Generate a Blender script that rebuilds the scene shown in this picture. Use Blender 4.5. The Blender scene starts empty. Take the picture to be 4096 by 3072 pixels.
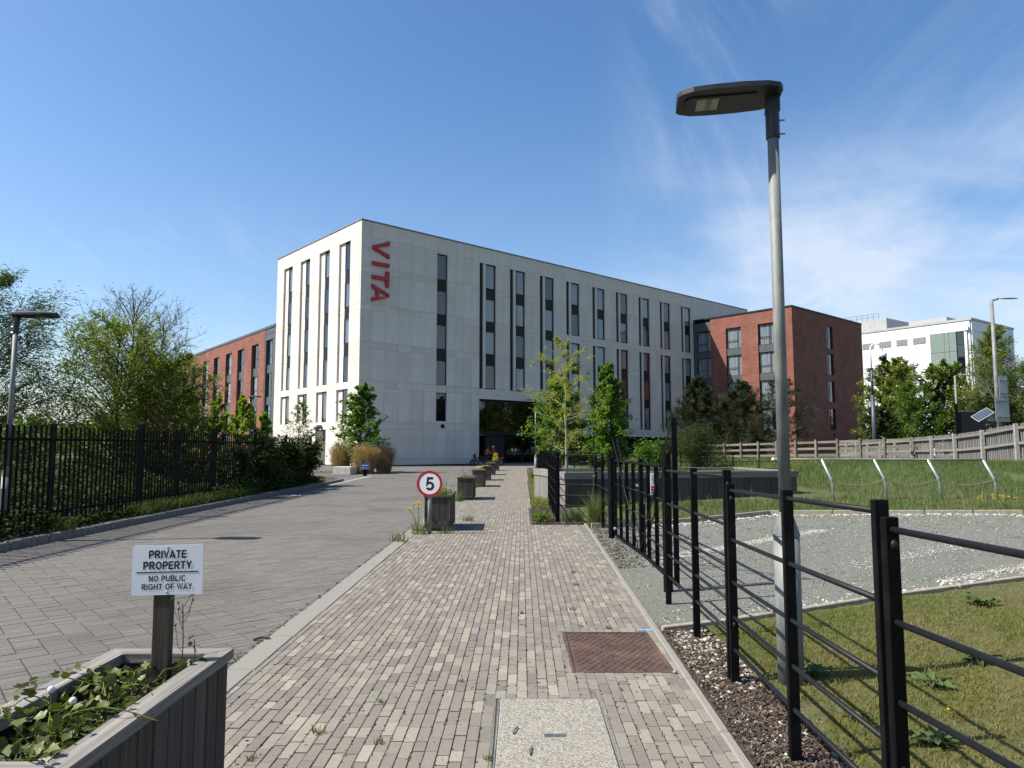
import bpy, bmesh, math, random
import numpy as np
from mathutils import Vector, Matrix

R = math.radians
rnd = random.Random(11)
SC = bpy.context.scene
COL = SC.collection

# ---------------------------------------------------------------- camera
cam = bpy.data.cameras.new('camera')
cam.sensor_width = 36.0
cam.lens = 24.966
cam.clip_start = 0.05
cam.clip_end = 3000
camo = bpy.data.objects.new('camera', cam)
COL.objects.link(camo)
camo.location = (0, 0, 1.6)
camo.rotation_euler = (R(90 + 5.05), 0, 0)
SC.camera = camo

# ---------------------------------------------------------------- world, sun, exposure
SUN_EL, SUN_AZ = 48.0, 261.0          # azimuth clockwise from +Y
world = bpy.data.worlds.new('World')
SC.world = world
world.use_nodes = True
wn, wl = world.node_tree.nodes, world.node_tree.links
wn.clear()
w_out = wn.new('ShaderNodeOutputWorld')
w_bg = wn.new('ShaderNodeBackground')
w_bg.inputs['Strength'].default_value = 0.086
w_sky = wn.new('ShaderNodeTexSky')
w_sky.sky_type = 'NISHITA'
w_sky.sun_disc = False
w_sky.sun_elevation = R(SUN_EL)
w_sky.sun_rotation = R(SUN_AZ)
w_sky.altitude = 60
w_sky.air_density = 1.0
w_sky.dust_density = 1.1
w_sky.ozone_density = 2.2


def wmath(op, a, b=None, c=None, clamp=False):
    n = wn.new('ShaderNodeMath'); n.operation = op; n.use_clamp = clamp
    for i, v in enumerate((a, b, c)):
        if v is None: continue
        if isinstance(v, (int, float)): n.inputs[i].default_value = v
        else: wl.new(v, n.inputs[i])
    return n.outputs[0]


def wstep(v, lo, hi):
    n = wn.new('ShaderNodeMapRange'); n.interpolation_type = 'SMOOTHSTEP'
    wl.new(v, n.inputs['Value'])
    n.inputs['From Min'].default_value = lo; n.inputs['From Max'].default_value = hi
    return n.outputs['Result']


def wnoise(vec, scale, detail, rough, dist=0.0, loc=(0, 0, 0), rot=(0, 0, 0), sc=(1, 1, 1)):
    m = wn.new('ShaderNodeMapping')
    m.inputs['Location'].default_value = loc
    m.inputs['Rotation'].default_value = rot
    m.inputs['Scale'].default_value = sc
    wl.new(vec, m.inputs['Vector'])
    n = wn.new('ShaderNodeTexNoise')
    n.inputs['Scale'].default_value = scale; n.inputs['Detail'].default_value = detail
    n.inputs['Roughness'].default_value = rough; n.inputs['Distortion'].default_value = dist
    wl.new(m.outputs[0], n.inputs['Vector'])
    return n.outputs['Fac']


w_tc = wn.new('ShaderNodeTexCoord')
w_sep = wn.new('ShaderNodeSeparateXYZ')
wl.new(w_tc.outputs['Generated'], w_sep.inputs[0])
dx, dy, dz = w_sep.outputs
elev = wmath('ARCSINE', dz)
azim = wmath('ARCTAN2', dx, dy)
# cirrus sheet: directions projected on a high flat layer
inv = wmath('DIVIDE', 1.0, wmath('ADD', wmath('MAXIMUM', dz, 0.0), 0.10))
w_cmb = wn.new('ShaderNodeCombineXYZ')
wl.new(wmath('MULTIPLY', dx, inv), w_cmb.inputs[0])
wl.new(wmath('MULTIPLY', dy, inv), w_cmb.inputs[1])
fine = wnoise(w_cmb.outputs[0], 2.2, 9, 0.62, 0.9, rot=(0, 0, R(25)), sc=(1.0, 0.28, 1))
broad = wnoise(w_cmb.outputs[0], 0.9, 4, 0.5, 0.3, loc=(3.3, 1.2, 0), rot=(0, 0, R(12)))
# tall feathery streaks: noise stretched along the elevation, bent sideways
w_cm2 = wn.new('ShaderNodeCombineXYZ')
bend = wmath('MULTIPLY', wmath('POWER', elev, 2.0), 0.55)
wl.new(wmath('MULTIPLY', wmath('ADD', azim, bend), 7.0), w_cm2.inputs[0])
wl.new(wmath('MULTIPLY', elev, 2.0), w_cm2.inputs[1])
feather = wnoise(w_cm2.outputs[0], 1.9, 8, 0.60, 0.5, loc=(1.7, 0.4, 0))
w_cm3 = wn.new('ShaderNodeCombineXYZ')
wl.new(wmath('MULTIPLY', wmath('SUBTRACT', azim, wmath('MULTIPLY', elev, 0.9)), 2.2), w_cm3.inputs[0])
wl.new(wmath('MULTIPLY', wmath('ADD', elev, wmath('MULTIPLY', azim, 0.25)), 6.5), w_cm3.inputs[1])
veil = wnoise(w_cm3.outputs[0], 1.3, 7, 0.55, 0.35, loc=(0.2, 2.1, 0))
# more cloud towards the right-hand horizon, feathers right of the middle, hardly any on the left
bank = wmath('MULTIPLY', wmath('MULTIPLY', wstep(azim, 0.02, 0.40), wmath('SUBTRACT', 1.0, wstep(elev, 0.20, 0.46))), wstep(veil, 0.30, 0.66))
plume = wmath('MULTIPLY', wmath('MULTIPLY', wstep(azim, 0.10, 0.26), wmath('SUBTRACT', 1.0, wstep(azim, 0.34, 0.60))), wstep(feather, 0.40, 0.78))
right = wmath('MULTIPLY', wmath('MULTIPLY', wstep(azim, 0.25, 0.60), wmath('SUBTRACT', 1.0, wstep(elev, 0.30, 0.80))), wstep(fine, 0.36, 0.74))
wisps = wmath('MULTIPLY', wmath('MULTIPLY', wmath('SUBTRACT', 1.0, wstep(elev, 0.14, 0.36)), wstep(fine, 0.50, 0.70)), wstep(broad, 0.42, 0.62))
haze_ = wmath('MULTIPLY', wmath('SUBTRACT', 1.0, wstep(elev, -0.05, 0.55)), 0.20)
dens = wmath('ADD', wmath('MULTIPLY', bank, 0.86), wmath('MULTIPLY', plume, 0.26))
dens = wmath('ADD', dens, wmath('MULTIPLY', right, 0.26))
dens = wmath('ADD', dens, wmath('MULTIPLY', wisps, 0.40))
dens = wmath('ADD', dens, haze_, None, True)
w_mix = wn.new('ShaderNodeMix'); w_mix.data_type = 'RGBA'
wl.new(wmath('MULTIPLY', dens, 0.80), w_mix.inputs['Factor'])
w_hs = wn.new('ShaderNodeHueSaturation')
w_hs.inputs['Saturation'].default_value = 1.22
wl.new(w_sky.outputs[0], w_hs.inputs['Color'])
wl.new(w_hs.outputs[0], w_mix.inputs['A'])
w_mix.inputs['B'].default_value = (4.3, 4.75, 5.6, 1)
wl.new(w_mix.outputs['Result'], w_bg.inputs['Color'])
wl.new(w_bg.outputs[0], w_out.inputs['Surface'])

sun = bpy.data.lights.new('sun', 'SUN')
sun.energy = 4.3
sun.angle = R(0.5)
sun.color = (1.0, 0.945, 0.86)
suno = bpy.data.objects.new('sun', sun)
COL.objects.link(suno)
_to = Vector((math.sin(R(SUN_AZ)) * math.cos(R(SUN_EL)), math.cos(R(SUN_AZ)) * math.cos(R(SUN_EL)), math.sin(R(SUN_EL))))
suno.rotation_euler = _to.to_track_quat('Z', 'Y').to_euler()
suno.location = (-20, -5, 30)

SC.view_settings.view_transform = 'Standard'
SC.view_settings.look = 'None'
SC.view_settings.gamma = 1.0
SC.view_settings.use_curve_mapping = False
SC.view_settings.exposure = 1.1
SC.cycles.max_bounces = 6
SC.cycles.transparent_max_bounces = 12
SC.cycles.sample_clamp_indirect = 6

# ---------------------------------------------------------------- materials
def mat(name, c1, c2=None, scale=6.0, rough=0.7, bump=0.0, bscale=None, metal=0.0, spec=0.4, stretch=(1, 1, 1),
        detail=6, lo=0.35, hi=0.65, tint=False, c3=None, s3=1.0, bdist=0.01):
    m = bpy.data.materials.new(name); m.use_nodes = True
    N, L = m.node_tree.nodes, m.node_tree.links
    b = N['Principled BSDF']
    b.inputs['Roughness'].default_value = rough
    b.inputs['Metallic'].default_value = metal
    b.inputs['Specular IOR Level'].default_value = spec
    tc = N.new('ShaderNodeTexCoord')
    mp = N.new('ShaderNodeMapping'); mp.inputs['Scale'].default_value = stretch
    L.new(tc.outputs['Object'], mp.inputs['Vector'])
    c2 = c2 or tuple(x * 0.8 for x in c1)
    nz = N.new('ShaderNodeTexNoise')
    nz.inputs['Scale'].default_value = scale; nz.inputs['Detail'].default_value = detail; nz.inputs['Roughness'].default_value = 0.62
    L.new(mp.outputs[0], nz.inputs['Vector'])
    rp = N.new('ShaderNodeValToRGB')
    rp.color_ramp.elements[0].position = lo; rp.color_ramp.elements[1].position = hi
    rp.color_ramp.elements[0].color = (*c2, 1); rp.color_ramp.elements[1].color = (*c1, 1)
    L.new(nz.outputs['Fac'], rp.inputs['Fac'])
    col = rp.outputs['Color']
    if c3:
        n3 = N.new('ShaderNodeTexNoise'); n3.inputs['Scale'].default_value = s3; n3.inputs['Detail'].default_value = 5
        L.new(tc.outputs['Object'], n3.inputs['Vector'])
        r3 = N.new('ShaderNodeValToRGB'); r3.color_ramp.elements[0].position = 0.48; r3.color_ramp.elements[1].position = 0.66
        L.new(n3.outputs['Fac'], r3.inputs['Fac'])
        mx = N.new('ShaderNodeMix'); mx.data_type = 'RGBA'
        L.new(r3.outputs['Color'], mx.inputs['Factor']); L.new(col, mx.inputs['A']); mx.inputs['B'].default_value = (*c3, 1)
        col = mx.outputs['Result']
    if tint:
        at = N.new('ShaderNodeAttribute'); at.attribute_name = 'tint'
        mx = N.new('ShaderNodeMix'); mx.data_type = 'RGBA'; mx.blend_type = 'MULTIPLY'; mx.inputs['Factor'].default_value = 1
        L.new(col, mx.inputs['A']); L.new(at.outputs['Color'], mx.inputs['B'])
        col = mx.outputs['Result']
    L.new(col, b.inputs['Base Color'])
    if bump:
        bn = N.new('ShaderNodeTexNoise'); bn.inputs['Scale'].default_value = bscale or scale * 4; bn.inputs['Detail'].default_value = 5
        L.new(mp.outputs[0], bn.inputs['Vector'])
        bp = N.new('ShaderNodeBump'); bp.inputs['Strength'].default_value = bump; bp.inputs['Distance'].default_value = bdist
        L.new(bn.outputs['Fac'], bp.inputs['Height']); L.new(bp.outputs[0], b.inputs['Normal'])
    return m


def leafmat(name, c1, c2, trans=0.35, rough=0.6, spec=0.16):
    m = bpy.data.materials.new(name); m.use_nodes = True
    N, L = m.node_tree.nodes, m.node_tree.links
    b = N['Principled BSDF']; b.inputs['Roughness'].default_value = rough; b.inputs['Specular IOR Level'].default_value = spec
    at = N.new('ShaderNodeAttribute'); at.attribute_name = 'tint'
    mx = N.new('ShaderNodeMix'); mx.data_type = 'RGBA'
    L.new(at.outputs['Fac'], mx.inputs['Factor'])
    mx.inputs['A'].default_value = (*c2, 1); mx.inputs['B'].default_value = (*c1, 1)
    L.new(mx.outputs['Result'], b.inputs['Base Color'])
    tr = N.new('ShaderNodeBsdfTranslucent')
    mc = N.new('ShaderNodeMix'); mc.data_type = 'RGBA'; mc.blend_type = 'MULTIPLY'; mc.inputs['Factor'].default_value = 1
    L.new(mx.outputs['Result'], mc.inputs['A']); mc.inputs['B'].default_value = (1.5, 1.6, 0.7, 1)
    L.new(mc.outputs['Result'], tr.inputs['Color'])
    ms = N.new('ShaderNodeMixShader'); ms.inputs['Fac'].default_value = trans
    L.new(b.outputs[0], ms.inputs[1]); L.new(tr.outputs[0], ms.inputs[2])
    L.new(ms.outputs[0], N['Material Output'].inputs['Surface'])
    return m


def glassmat(name, tintc, refl, through):
    m = bpy.data.materials.new(name); m.use_nodes = True
    N, L = m.node_tree.nodes, m.node_tree.links
    N.remove(N['Principled BSDF'])
    g = N.new('ShaderNodeBsdfGlossy'); g.inputs['Roughness'].default_value = 0.02; g.inputs['Color'].default_value = (0.9, 0.95, 1, 1)
    t = N.new('ShaderNodeBsdfTransparent'); t.inputs['Color'].default_value = (*tintc, 1)
    lw = N.new('ShaderNodeFresnel'); lw.inputs['IOR'].default_value = 1.5
    nz = N.new('ShaderNodeTexNoise'); nz.inputs['Scale'].default_value = 0.8
    tc = N.new('ShaderNodeTexCoord'); L.new(tc.outputs['Object'], nz.inputs['Vector'])
    bp = N.new('ShaderNodeBump'); bp.inputs['Strength'].default_value = 0.05; bp.inputs['Distance'].default_value = 0.05
    L.new(nz.outputs['Fac'], bp.inputs['Height']); L.new(bp.outputs[0], g.inputs['Normal'])
    ad = N.new('ShaderNodeMath'); ad.operation = 'MULTIPLY_ADD'; ad.inputs[1].default_value = 1.1; ad.inputs[2].default_value = refl; ad.use_clamp = True
    L.new(lw.outputs[0], ad.inputs[0])
    geo = N.new('ShaderNodeNewGeometry'); om = N.new('ShaderNodeMath'); om.operation = 'SUBTRACT'; om.inputs[0].default_value = 1.0
    L.new(geo.outputs['Backfacing'], om.inputs[1])
    mu = N.new('ShaderNodeMath'); mu.operation = 'MULTIPLY'; L.new(ad.outputs[0], mu.inputs[0]); L.new(om.outputs[0], mu.inputs[1])
    ad = mu
    ms = N.new('ShaderNodeMixShader')
    L.new(ad.outputs[0], ms.inputs['Fac']); L.new(t.outputs[0], ms.inputs[1]); L.new(g.outputs[0], ms.inputs[2])
    L.new(ms.outputs[0], N['Material Output'].inputs['Surface'])
    return m


def wallbrick(name, c1, c2, mortar):
    m = bpy.data.materials.new(name); m.use_nodes = True
    N, L = m.node_tree.nodes, m.node_tree.links
    b = N['Principled BSDF']; b.inputs['Roughness'].default_value = 0.85; b.inputs['Specular IOR Level'].default_value = 0.2
    tc = N.new('ShaderNodeTexCoord'); sp = N.new('ShaderNodeSeparateXYZ'); cm = N.new('ShaderNodeCombineXYZ')
    L.new(tc.outputs['Object'], sp.inputs[0])
    ad = N.new('ShaderNodeMath'); L.new(sp.outputs[0], ad.inputs[0]); L.new(sp.outputs[1], ad.inputs[1])
    L.new(ad.outputs[0], cm.inputs[0]); L.new(sp.outputs[2], cm.inputs[1])
    br = N.new('ShaderNodeTexBrick'); L.new(cm.outputs[0], br.inputs['Vector'])
    br.inputs['Scale'].default_value = 1.0; br.inputs['Brick Width'].default_value = 0.33; br.inputs['Row Height'].default_value = 0.10
    br.inputs['Mortar Size'].default_value = 0.012; br.inputs['Color1'].default_value = (*c1, 1); br.inputs['Color2'].default_value = (*c2, 1)
    br.inputs['Mortar'].default_value = (*mortar, 1); br.inputs['Bias'].default_value = -0.1
    nz = N.new('ShaderNodeTexNoise'); nz.inputs['Scale'].default_value = 0.6; nz.inputs['Detail'].default_value = 8
    L.new(tc.outputs['Object'], nz.inputs['Vector'])
    rp = N.new('ShaderNodeMapRange'); rp.inputs['From Min'].default_value = 0.3; rp.inputs['From Max'].default_value = 0.7
    rp.inputs['To Min'].default_value = 0.78; rp.inputs['To Max'].default_value = 1.12
    L.new(nz.outputs['Fac'], rp.inputs['Value'])
    mp2 = N.new('ShaderNodeMapping'); mp2.inputs['Scale'].default_value = (0.8, 0.8, 7.5); L.new(tc.outputs['Object'], mp2.inputs['Vector'])
    n2 = N.new('ShaderNodeTexNoise'); n2.inputs['Scale'].default_value = 1.0; n2.inputs['Detail'].default_value = 6; L.new(mp2.outputs[0], n2.inputs['Vector'])
    r2 = N.new('ShaderNodeMapRange'); r2.inputs['From Min'].default_value = 0.3; r2.inputs['From Max'].default_value = 0.7
    r2.inputs['To Min'].default_value = 0.85; r2.inputs['To Max'].default_value = 1.12; L.new(n2.outputs['Fac'], r2.inputs['Value'])
    mm = N.new('ShaderNodeMath'); mm.operation = 'MULTIPLY'; L.new(rp.outputs[0], mm.inputs[0]); L.new(r2.outputs[0], mm.inputs[1])
    mx = N.new('ShaderNodeMix'); mx.data_type = 'RGBA'; mx.blend_type = 'MULTIPLY'; mx.inputs['Factor'].default_value = 1
    L.new(br.outputs['Color'], mx.inputs['A']); L.new(mm.outputs[0], mx.inputs['B'])
    L.new(mx.outputs['Result'], b.inputs['Base Color'])
    bp = N.new('ShaderNodeBump'); bp.inputs['Strength'].default_value = 0.5; bp.inputs['Distance'].default_value = 0.01; bp.invert = True
    L.new(br.outputs['Fac'], bp.inputs['Height']); L.new(bp.outputs[0], b.inputs['Normal'])
    return m


def concretepanel(name):
    # pale precast concrete: mottled, with faint rain streaks running down
    m = mat(name, (0.595, 0.560, 0.500), (0.525, 0.494, 0.442), scale=0.9, rough=0.85, bump=0.25, bscale=40, detail=9, spec=0.25,
            stretch=(1, 1, 0.55), lo=0.3, hi=0.62)
    N, L = m.node_tree.nodes, m.node_tree.links
    b = N['Principled BSDF']; src = b.inputs['Base Color'].links[0].from_socket
    tc = N.new('ShaderNodeTexCoord'); mp = N.new('ShaderNodeMapping'); mp.inputs['Scale'].default_value = (7, 7, 0.22)
    oi = N.new('ShaderNodeObjectInfo')
    L.new(tc.outputs['Object'], mp.inputs['Vector'])
    L.new(oi.outputs['Location'], mp.inputs['Location'])
    n = N.new('ShaderNodeTexNoise'); n.inputs['Scale'].default_value = 1.0; n.inputs['Detail'].default_value = 4
    L.new(mp.outputs[0], n.inputs['Vector'])
    rp = N.new('ShaderNodeMapRange'); rp.inputs['From Min'].default_value = 0.35; rp.inputs['From Max'].default_value = 0.62
    rp.inputs['To Min'].default_value = 0.93; rp.inputs['To Max'].default_value = 1.0
    L.new(n.outputs['Fac'], rp.inputs['Value'])
    rr = N.new('ShaderNodeMapRange'); rr.inputs['To Min'].default_value = 0.92; rr.inputs['To Max'].default_value = 1.05
    L.new(oi.outputs['Random'], rr.inputs['Value'])
    mm = N.new('ShaderNodeMath'); mm.operation = 'MULTIPLY'; L.new(rp.outputs[0], mm.inputs[0]); L.new(rr.outputs[0], mm.inputs[1])
    mx = N.new('ShaderNodeMix'); mx.data_type = 'RGBA'; mx.blend_type = 'MULTIPLY'; mx.inputs['Factor'].default_value = 1
    L.new(src, mx.inputs['A']); L.new(mm.outputs[0], mx.inputs['B']); L.new(mx.outputs['Result'], b.inputs['Base Color'])
    return m


M = {}
M['panel'] = concretepanel('pale_concrete_panel')
M['dark_metal'] = mat('anthracite_metal', (0.013, 0.014, 0.015), (0.010, 0.011, 0.012), scale=3, rough=0.5, spec=0.2)
M['grey_clad'] = mat('grey_cladding', (0.075, 0.080, 0.080), (0.062, 0.066, 0.066), scale=2, rough=0.5)
M['core'] = mat('dark_backing', (0.028, 0.028, 0.030), (0.02, 0.02, 0.022), scale=2, rough=0.8)
M['coping'] = mat('grey_coping', (0.20, 0.20, 0.19), (0.11, 0.11, 0.105), scale=5, rough=0.6)
M['glass'] = glassmat('window_glass', (0.80, 0.84, 0.87), 0.04, 0.6)
M['dark_glass'] = glassmat('entrance_glass', (0.25, 0.27, 0.27), 0.03, 0.3)
M['curtain'] = mat('curtain_cloth', (0.58, 0.57, 0.54), (0.26, 0.26, 0.25), scale=2.0, rough=0.9, stretch=(9, 9, 0.12))
M['room'] = mat('dark_room', (0.03, 0.03, 0.03), (0.015, 0.015, 0.016), scale=1.0, rough=0.9)
M['brick'] = wallbrick('red_brickwork', (0.255, 0.090, 0.062), (0.175, 0.062, 0.047), (0.17, 0.115, 0.092))
M['red'] = mat('red_letter_paint', (0.40, 0.012, 0.028), (0.34, 0.010, 0.022), scale=2, rough=0.4)
M['black_paint'] = mat('black_steel_paint', (0.0034, 0.0037, 0.0045), (0.0024, 0.0026, 0.0032), scale=14, rough=0.55, spec=0.09, bump=0.12, bscale=90,
                       c3=(0.0065, 0.0068, 0.0072), s3=7.0)
M['rail_paint'] = mat('grey_black_rail_paint', (0.0085, 0.0095, 0.0115), (0.006, 0.0068, 0.0082), scale=20, rough=0.5, spec=0.2, bump=0.1, bscale=120)
M['galv'] = mat('galvanised_steel', (0.185, 0.200, 0.190), (0.115, 0.130, 0.130), scale=9, rough=0.62, metal=0.15, spec=0.35, stretch=(3, 3, 0.5), c3=(0.215, 0.212, 0.185), s3=4.0)
M['galv_bright'] = mat('bright_tube_steel', (0.50, 0.51, 0.51), (0.36, 0.37, 0.37), scale=16, rough=0.38, metal=0.6)
M['lamp_grey'] = mat('lamp_casting_paint', (0.05, 0.05, 0.047), (0.04, 0.04, 0.038), scale=6, rough=0.5)
M['lamp_dark'] = mat('lamp_bracket_paint', (0.020, 0.022, 0.025), scale=6, rough=0.45)
M['led'] = mat('lamp_lens', (0.30, 0.29, 0.24), (0.20, 0.195, 0.16), scale=40, rough=0.15)
for ax, st in (('x', (0.5, 20, 20)), ('y', (20, 0.5, 20)), ('z', (20, 20, 0.5))):
    M['wood_' + ax] = mat('weathered_wood_' + ax, (0.215, 0.200, 0.176), (0.055, 0.050, 0.045), scale=2.6, rough=0.85, bump=0.55, bscale=8, stretch=st,
                          lo=0.28, hi=0.70, tint=True, bdist=0.006)
    M['darkwood_' + ax] = mat('dark_wood_' + ax, (0.082, 0.073, 0.061), (0.020, 0.0185, 0.0165), scale=2.6, rough=0.8, bump=0.5, bscale=8, stretch=st,
                              lo=0.28, hi=0.72, tint=True, bdist=0.005)
    M['greywood_' + ax] = mat('silver_wood_' + ax, (0.225, 0.215, 0.192), (0.105, 0.098, 0.087), scale=2.6, rough=0.85, bump=0.4, bscale=8, stretch=st,
                              lo=0.3, hi=0.7, tint=True, bdist=0.006)
M['path_brick'] = mat('clay_paver', (1.0, 0.975, 0.935), (0.86, 0.835, 0.805), scale=22, rough=0.9, bump=0.35, bscale=160, tint=True, spec=0.2, bdist=0.003)
M['road_block'] = mat('grey_block_paver', (1.0, 0.985, 0.96), (0.80, 0.785, 0.765), scale=30, rough=0.9, bump=0.4, bscale=220, tint=True, spec=0.2, c3=(0.72, 0.70, 0.68), s3=0.45, bdist=0.003)
M['joint'] = mat('joint_sand', (0.075, 0.068, 0.057), (0.040, 0.037, 0.031), scale=60, rough=1.0, bump=0.5)
M['granite'] = mat('pale_kerb_stone', (0.245, 0.232, 0.204), (0.150, 0.142, 0.123), scale=130, rough=0.9, bump=0.35, bscale=200, c3=(0.20, 0.19, 0.165), s3=2.0)
M['kerb'] = mat('dark_kerb_concrete', (0.19, 0.18, 0.16), (0.10, 0.095, 0.085), scale=12, rough=0.9, bump=0.4, bscale=80)
M['edging'] = mat('pale_edging_concrete', (0.31, 0.272, 0.210), (0.20, 0.175, 0.138), scale=16, rough=0.9, bump=0.35, bscale=120)
M['agg'] = mat('exposed_aggregate', (0.32, 0.298, 0.248), (0.105, 0.096, 0.080), scale=85, rough=0.9, bump=0.5, bscale=140, lo=0.36, hi=0.60)
M['rust'] = mat('rusty_iron', (0.105, 0.064, 0.050), (0.058, 0.038, 0.032), scale=14, rough=0.75, metal=0.25, bump=0.3, bscale=120, c3=(0.135, 0.078, 0.058), s3=4.0)
M['soil'] = mat('dark_soil', (0.070, 0.055, 0.042), (0.028, 0.022, 0.017), scale=22, rough=1.0, bump=0.8, bscale=60)
M['chip'] = mat('bark_chip', (1, 1, 1), (0.75, 0.72, 0.7), scale=30, rough=0.95, tint=True)
M['gravel'] = mat('grey_gravel_bed', (0.158, 0.160, 0.132), (0.076, 0.080, 0.066), scale=70, rough=0.95, bump=0.9, bscale=120, lo=0.35, hi=0.62, c3=(0.13, 0.125, 0.108), s3=1.1)
M['stone'] = mat('loose_stone', (1, 1, 1), (0.8, 0.79, 0.77), scale=60, rough=0.9, tint=True)
M['turf'] = mat('turf_base', (0.090, 0.082, 0.028), (0.048, 0.058, 0.014), scale=7, rough=1.0, bump=0.6, bscale=90)
M['far_ground'] = mat('rough_ground', (0.085, 0.085, 0.045), (0.05, 0.055, 0.028), scale=0.5, rough=1.0)
M['grass'] = leafmat('grass_blade', (0.110, 0.140, 0.020), (0.185, 0.150, 0.050), 0.25, 0.6, 0.2)
M['meadow'] = leafmat('meadow_blade', (0.062, 0.105, 0.020), (0.140, 0.140, 0.055), 0.25, 0.6, 0.2)
M['white_paint'] = mat('white_sign_paint', (0.72, 0.73, 0.74), (0.66, 0.67, 0.68), scale=5, rough=0.45)
M['black_print'] = mat('black_print', (0.012, 0.012, 0.014), scale=5, rough=0.5)
M['sign_red'] = mat('red_sign_ring', (0.36, 0.012, 0.016), (0.31, 0.010, 0.014), scale=5, rough=0.4)
M['sign_blue'] = mat('blue_sign', (0.012, 0.055, 0.26), (0.010, 0.045, 0.22), scale=5, rough=0.4)
M['steel'] = mat('screw_steel', (0.45, 0.45, 0.45), scale=9, rough=0.35, metal=0.8)
M['blue_mark'] = mat('blue_paint_mark', (0.10, 0.30, 0.50), (0.16, 0.34, 0.50), scale=30, rough=0.8)
M['plate'] = mat('dark_name_plate', (0.075, 0.085, 0.09), (0.055, 0.06, 0.065), scale=30, rough=0.5)
M['white_line'] = mat('white_road_paint', (0.52, 0.51, 0.47), (0.30, 0.29, 0.27), scale=9, rough=0.8)
M['bark'] = mat('brown_bark', (0.115, 0.090, 0.066), (0.055, 0.043, 0.032), scale=8, rough=0.95, bump=0.6, bscale=30, stretch=(3, 3, 0.6))
M['pale_bark'] = mat('pale_bark', (0.26, 0.235, 0.195), (0.14, 0.125, 0.105), scale=8, rough=0.9, bump=0.4, bscale=30, stretch=(3, 3, 0.6))
M['lf_bright'] = leafmat('bright_spring_leaf', (0.225, 0.307, 0.033), (0.112, 0.188, 0.024), 0.40)
M['lf_mid'] = leafmat('mid_green_leaf', (0.128, 0.195, 0.036), (0.063, 0.114, 0.024), 0.32)
M['lf_lime'] = leafmat('lime_green_leaf', (0.128, 0.225, 0.030), (0.054, 0.117, 0.019), 0.32)
M['lf_yellow'] = leafmat('yellow_green_leaf', (0.323, 0.323, 0.053), (0.188, 0.210, 0.042), 0.40)
M['lf_ash'] = leafmat('olive_spring_leaf', (0.190, 0.225, 0.038), (0.090, 0.120, 0.026), 0.36)
M['lf_willow'] = leafmat('grey_green_leaf', (0.115, 0.150, 0.060), (0.055, 0.080, 0.034), 0.30, 0.75, 0.06)
M['lf_pine'] = leafmat('dark_pine_needle', (0.070, 0.082, 0.040), (0.030, 0.038, 0.020), 0.15)
M['lf_dark'] = leafmat('dark_shrub_leaf', (0.058, 0.082, 0.020), (0.024, 0.038, 0.011), 0.22, 0.6, 0.15)
M['lf_bramble'] = leafmat('bramble_leaf', (0.058, 0.090, 0.020), (0.015, 0.026, 0.008), 0.14, 0.75, 0.08)
M['bank_base'] = mat('bank_turf', (0.062, 0.078, 0.022), (0.036, 0.052, 0.012), scale=5, rough=1.0, bump=0.6, bscale=60)
M['mortar'] = mat('pale_mortar', (0.15, 0.14, 0.12), (0.10, 0.093, 0.08), scale=40, rough=1.0, bump=0.4)
M['lf_ivy'] = leafmat('ivy_leaf', (0.120, 0.135, 0.030), (0.022, 0.038, 0.012), 0.18, 0.45, 0.28)
M['lf_dock'] = leafmat('dock_leaf', (0.085, 0.115, 0.040), (0.050, 0.075, 0.026), 0.2)
M['straw'] = leafmat('dry_straw', (0.42, 0.31, 0.17), (0.22, 0.15, 0.075), 0.25, 0.8, 0.1)
M['blossom'] = leafmat('white_blossom', (0.55, 0.52, 0.38), (0.42, 0.40, 0.26), 0.3)
M['petal'] = leafmat('yellow_petal', (0.62, 0.46, 0.02), (0.50, 0.33, 0.015), 0.3)
M['block'] = mat('pale_block_concrete', (0.50, 0.48, 0.41), (0.36, 0.345, 0.30), scale=6, rough=0.9, bump=0.2)
M['white_clad'] = mat('white_cladding', (0.66, 0.68, 0.68), (0.60, 0.62, 0.62), scale=1.2, rough=0.5)
M['green_clad'] = mat('grey_green_cladding', (0.155, 0.205, 0.180), (0.14, 0.185, 0.162), scale=1.2, rough=0.5)
M['louvre'] = mat('louvre_metal', (0.36, 0.37, 0.36), (0.27, 0.28, 0.27), scale=3, rough=0.5)
M['beam'] = mat('pale_blue_beam_paint', (0.36, 0.42, 0.46), (0.27, 0.32, 0.36), scale=4, rough=0.6)
M['concrete_post'] = mat('grey_concrete_post', (0.30, 0.295, 0.275), (0.19, 0.188, 0.175), scale=10, rough=0.9, bump=0.3)
M['orange'] = mat('orange_jacket', (0.36, 0.10, 0.03), (0.26, 0.07, 0.025), scale=9, rough=0.8)
M['red_cloth'] = mat('dull_red_jacket', (0.30, 0.040, 0.035), (0.20, 0.03, 0.027), scale=9, rough=0.8)
M['skin'] = mat('skin', (0.26, 0.15, 0.10), (0.22, 0.12, 0.08), scale=9, rough=0.6)
M['dark_cloth'] = mat('dark_cloth', (0.018, 0.019, 0.023), scale=9, rough=0.9)
M['tyre'] = mat('tyre_rubber', (0.015, 0.015, 0.015), scale=9, rough=0.8)
M['solar'] = mat('solar_cell', (0.030, 0.045, 0.085), (0.022, 0.034, 0.066), scale=9, rough=0.2)
M['blue_grey_pole'] = mat('blue_grey_pole_paint', (0.055, 0.066, 0.088), (0.045, 0.055, 0.075), scale=5, rough=0.45)
M['door'] = mat('brown_grey_door', (0.085, 0.078, 0.062), (0.07, 0.064, 0.052), scale=2, rough=0.55)
M['lid_seed'] = mat('dandelion_clock', (0.62, 0.61, 0.57), scale=30, rough=0.9)

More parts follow.
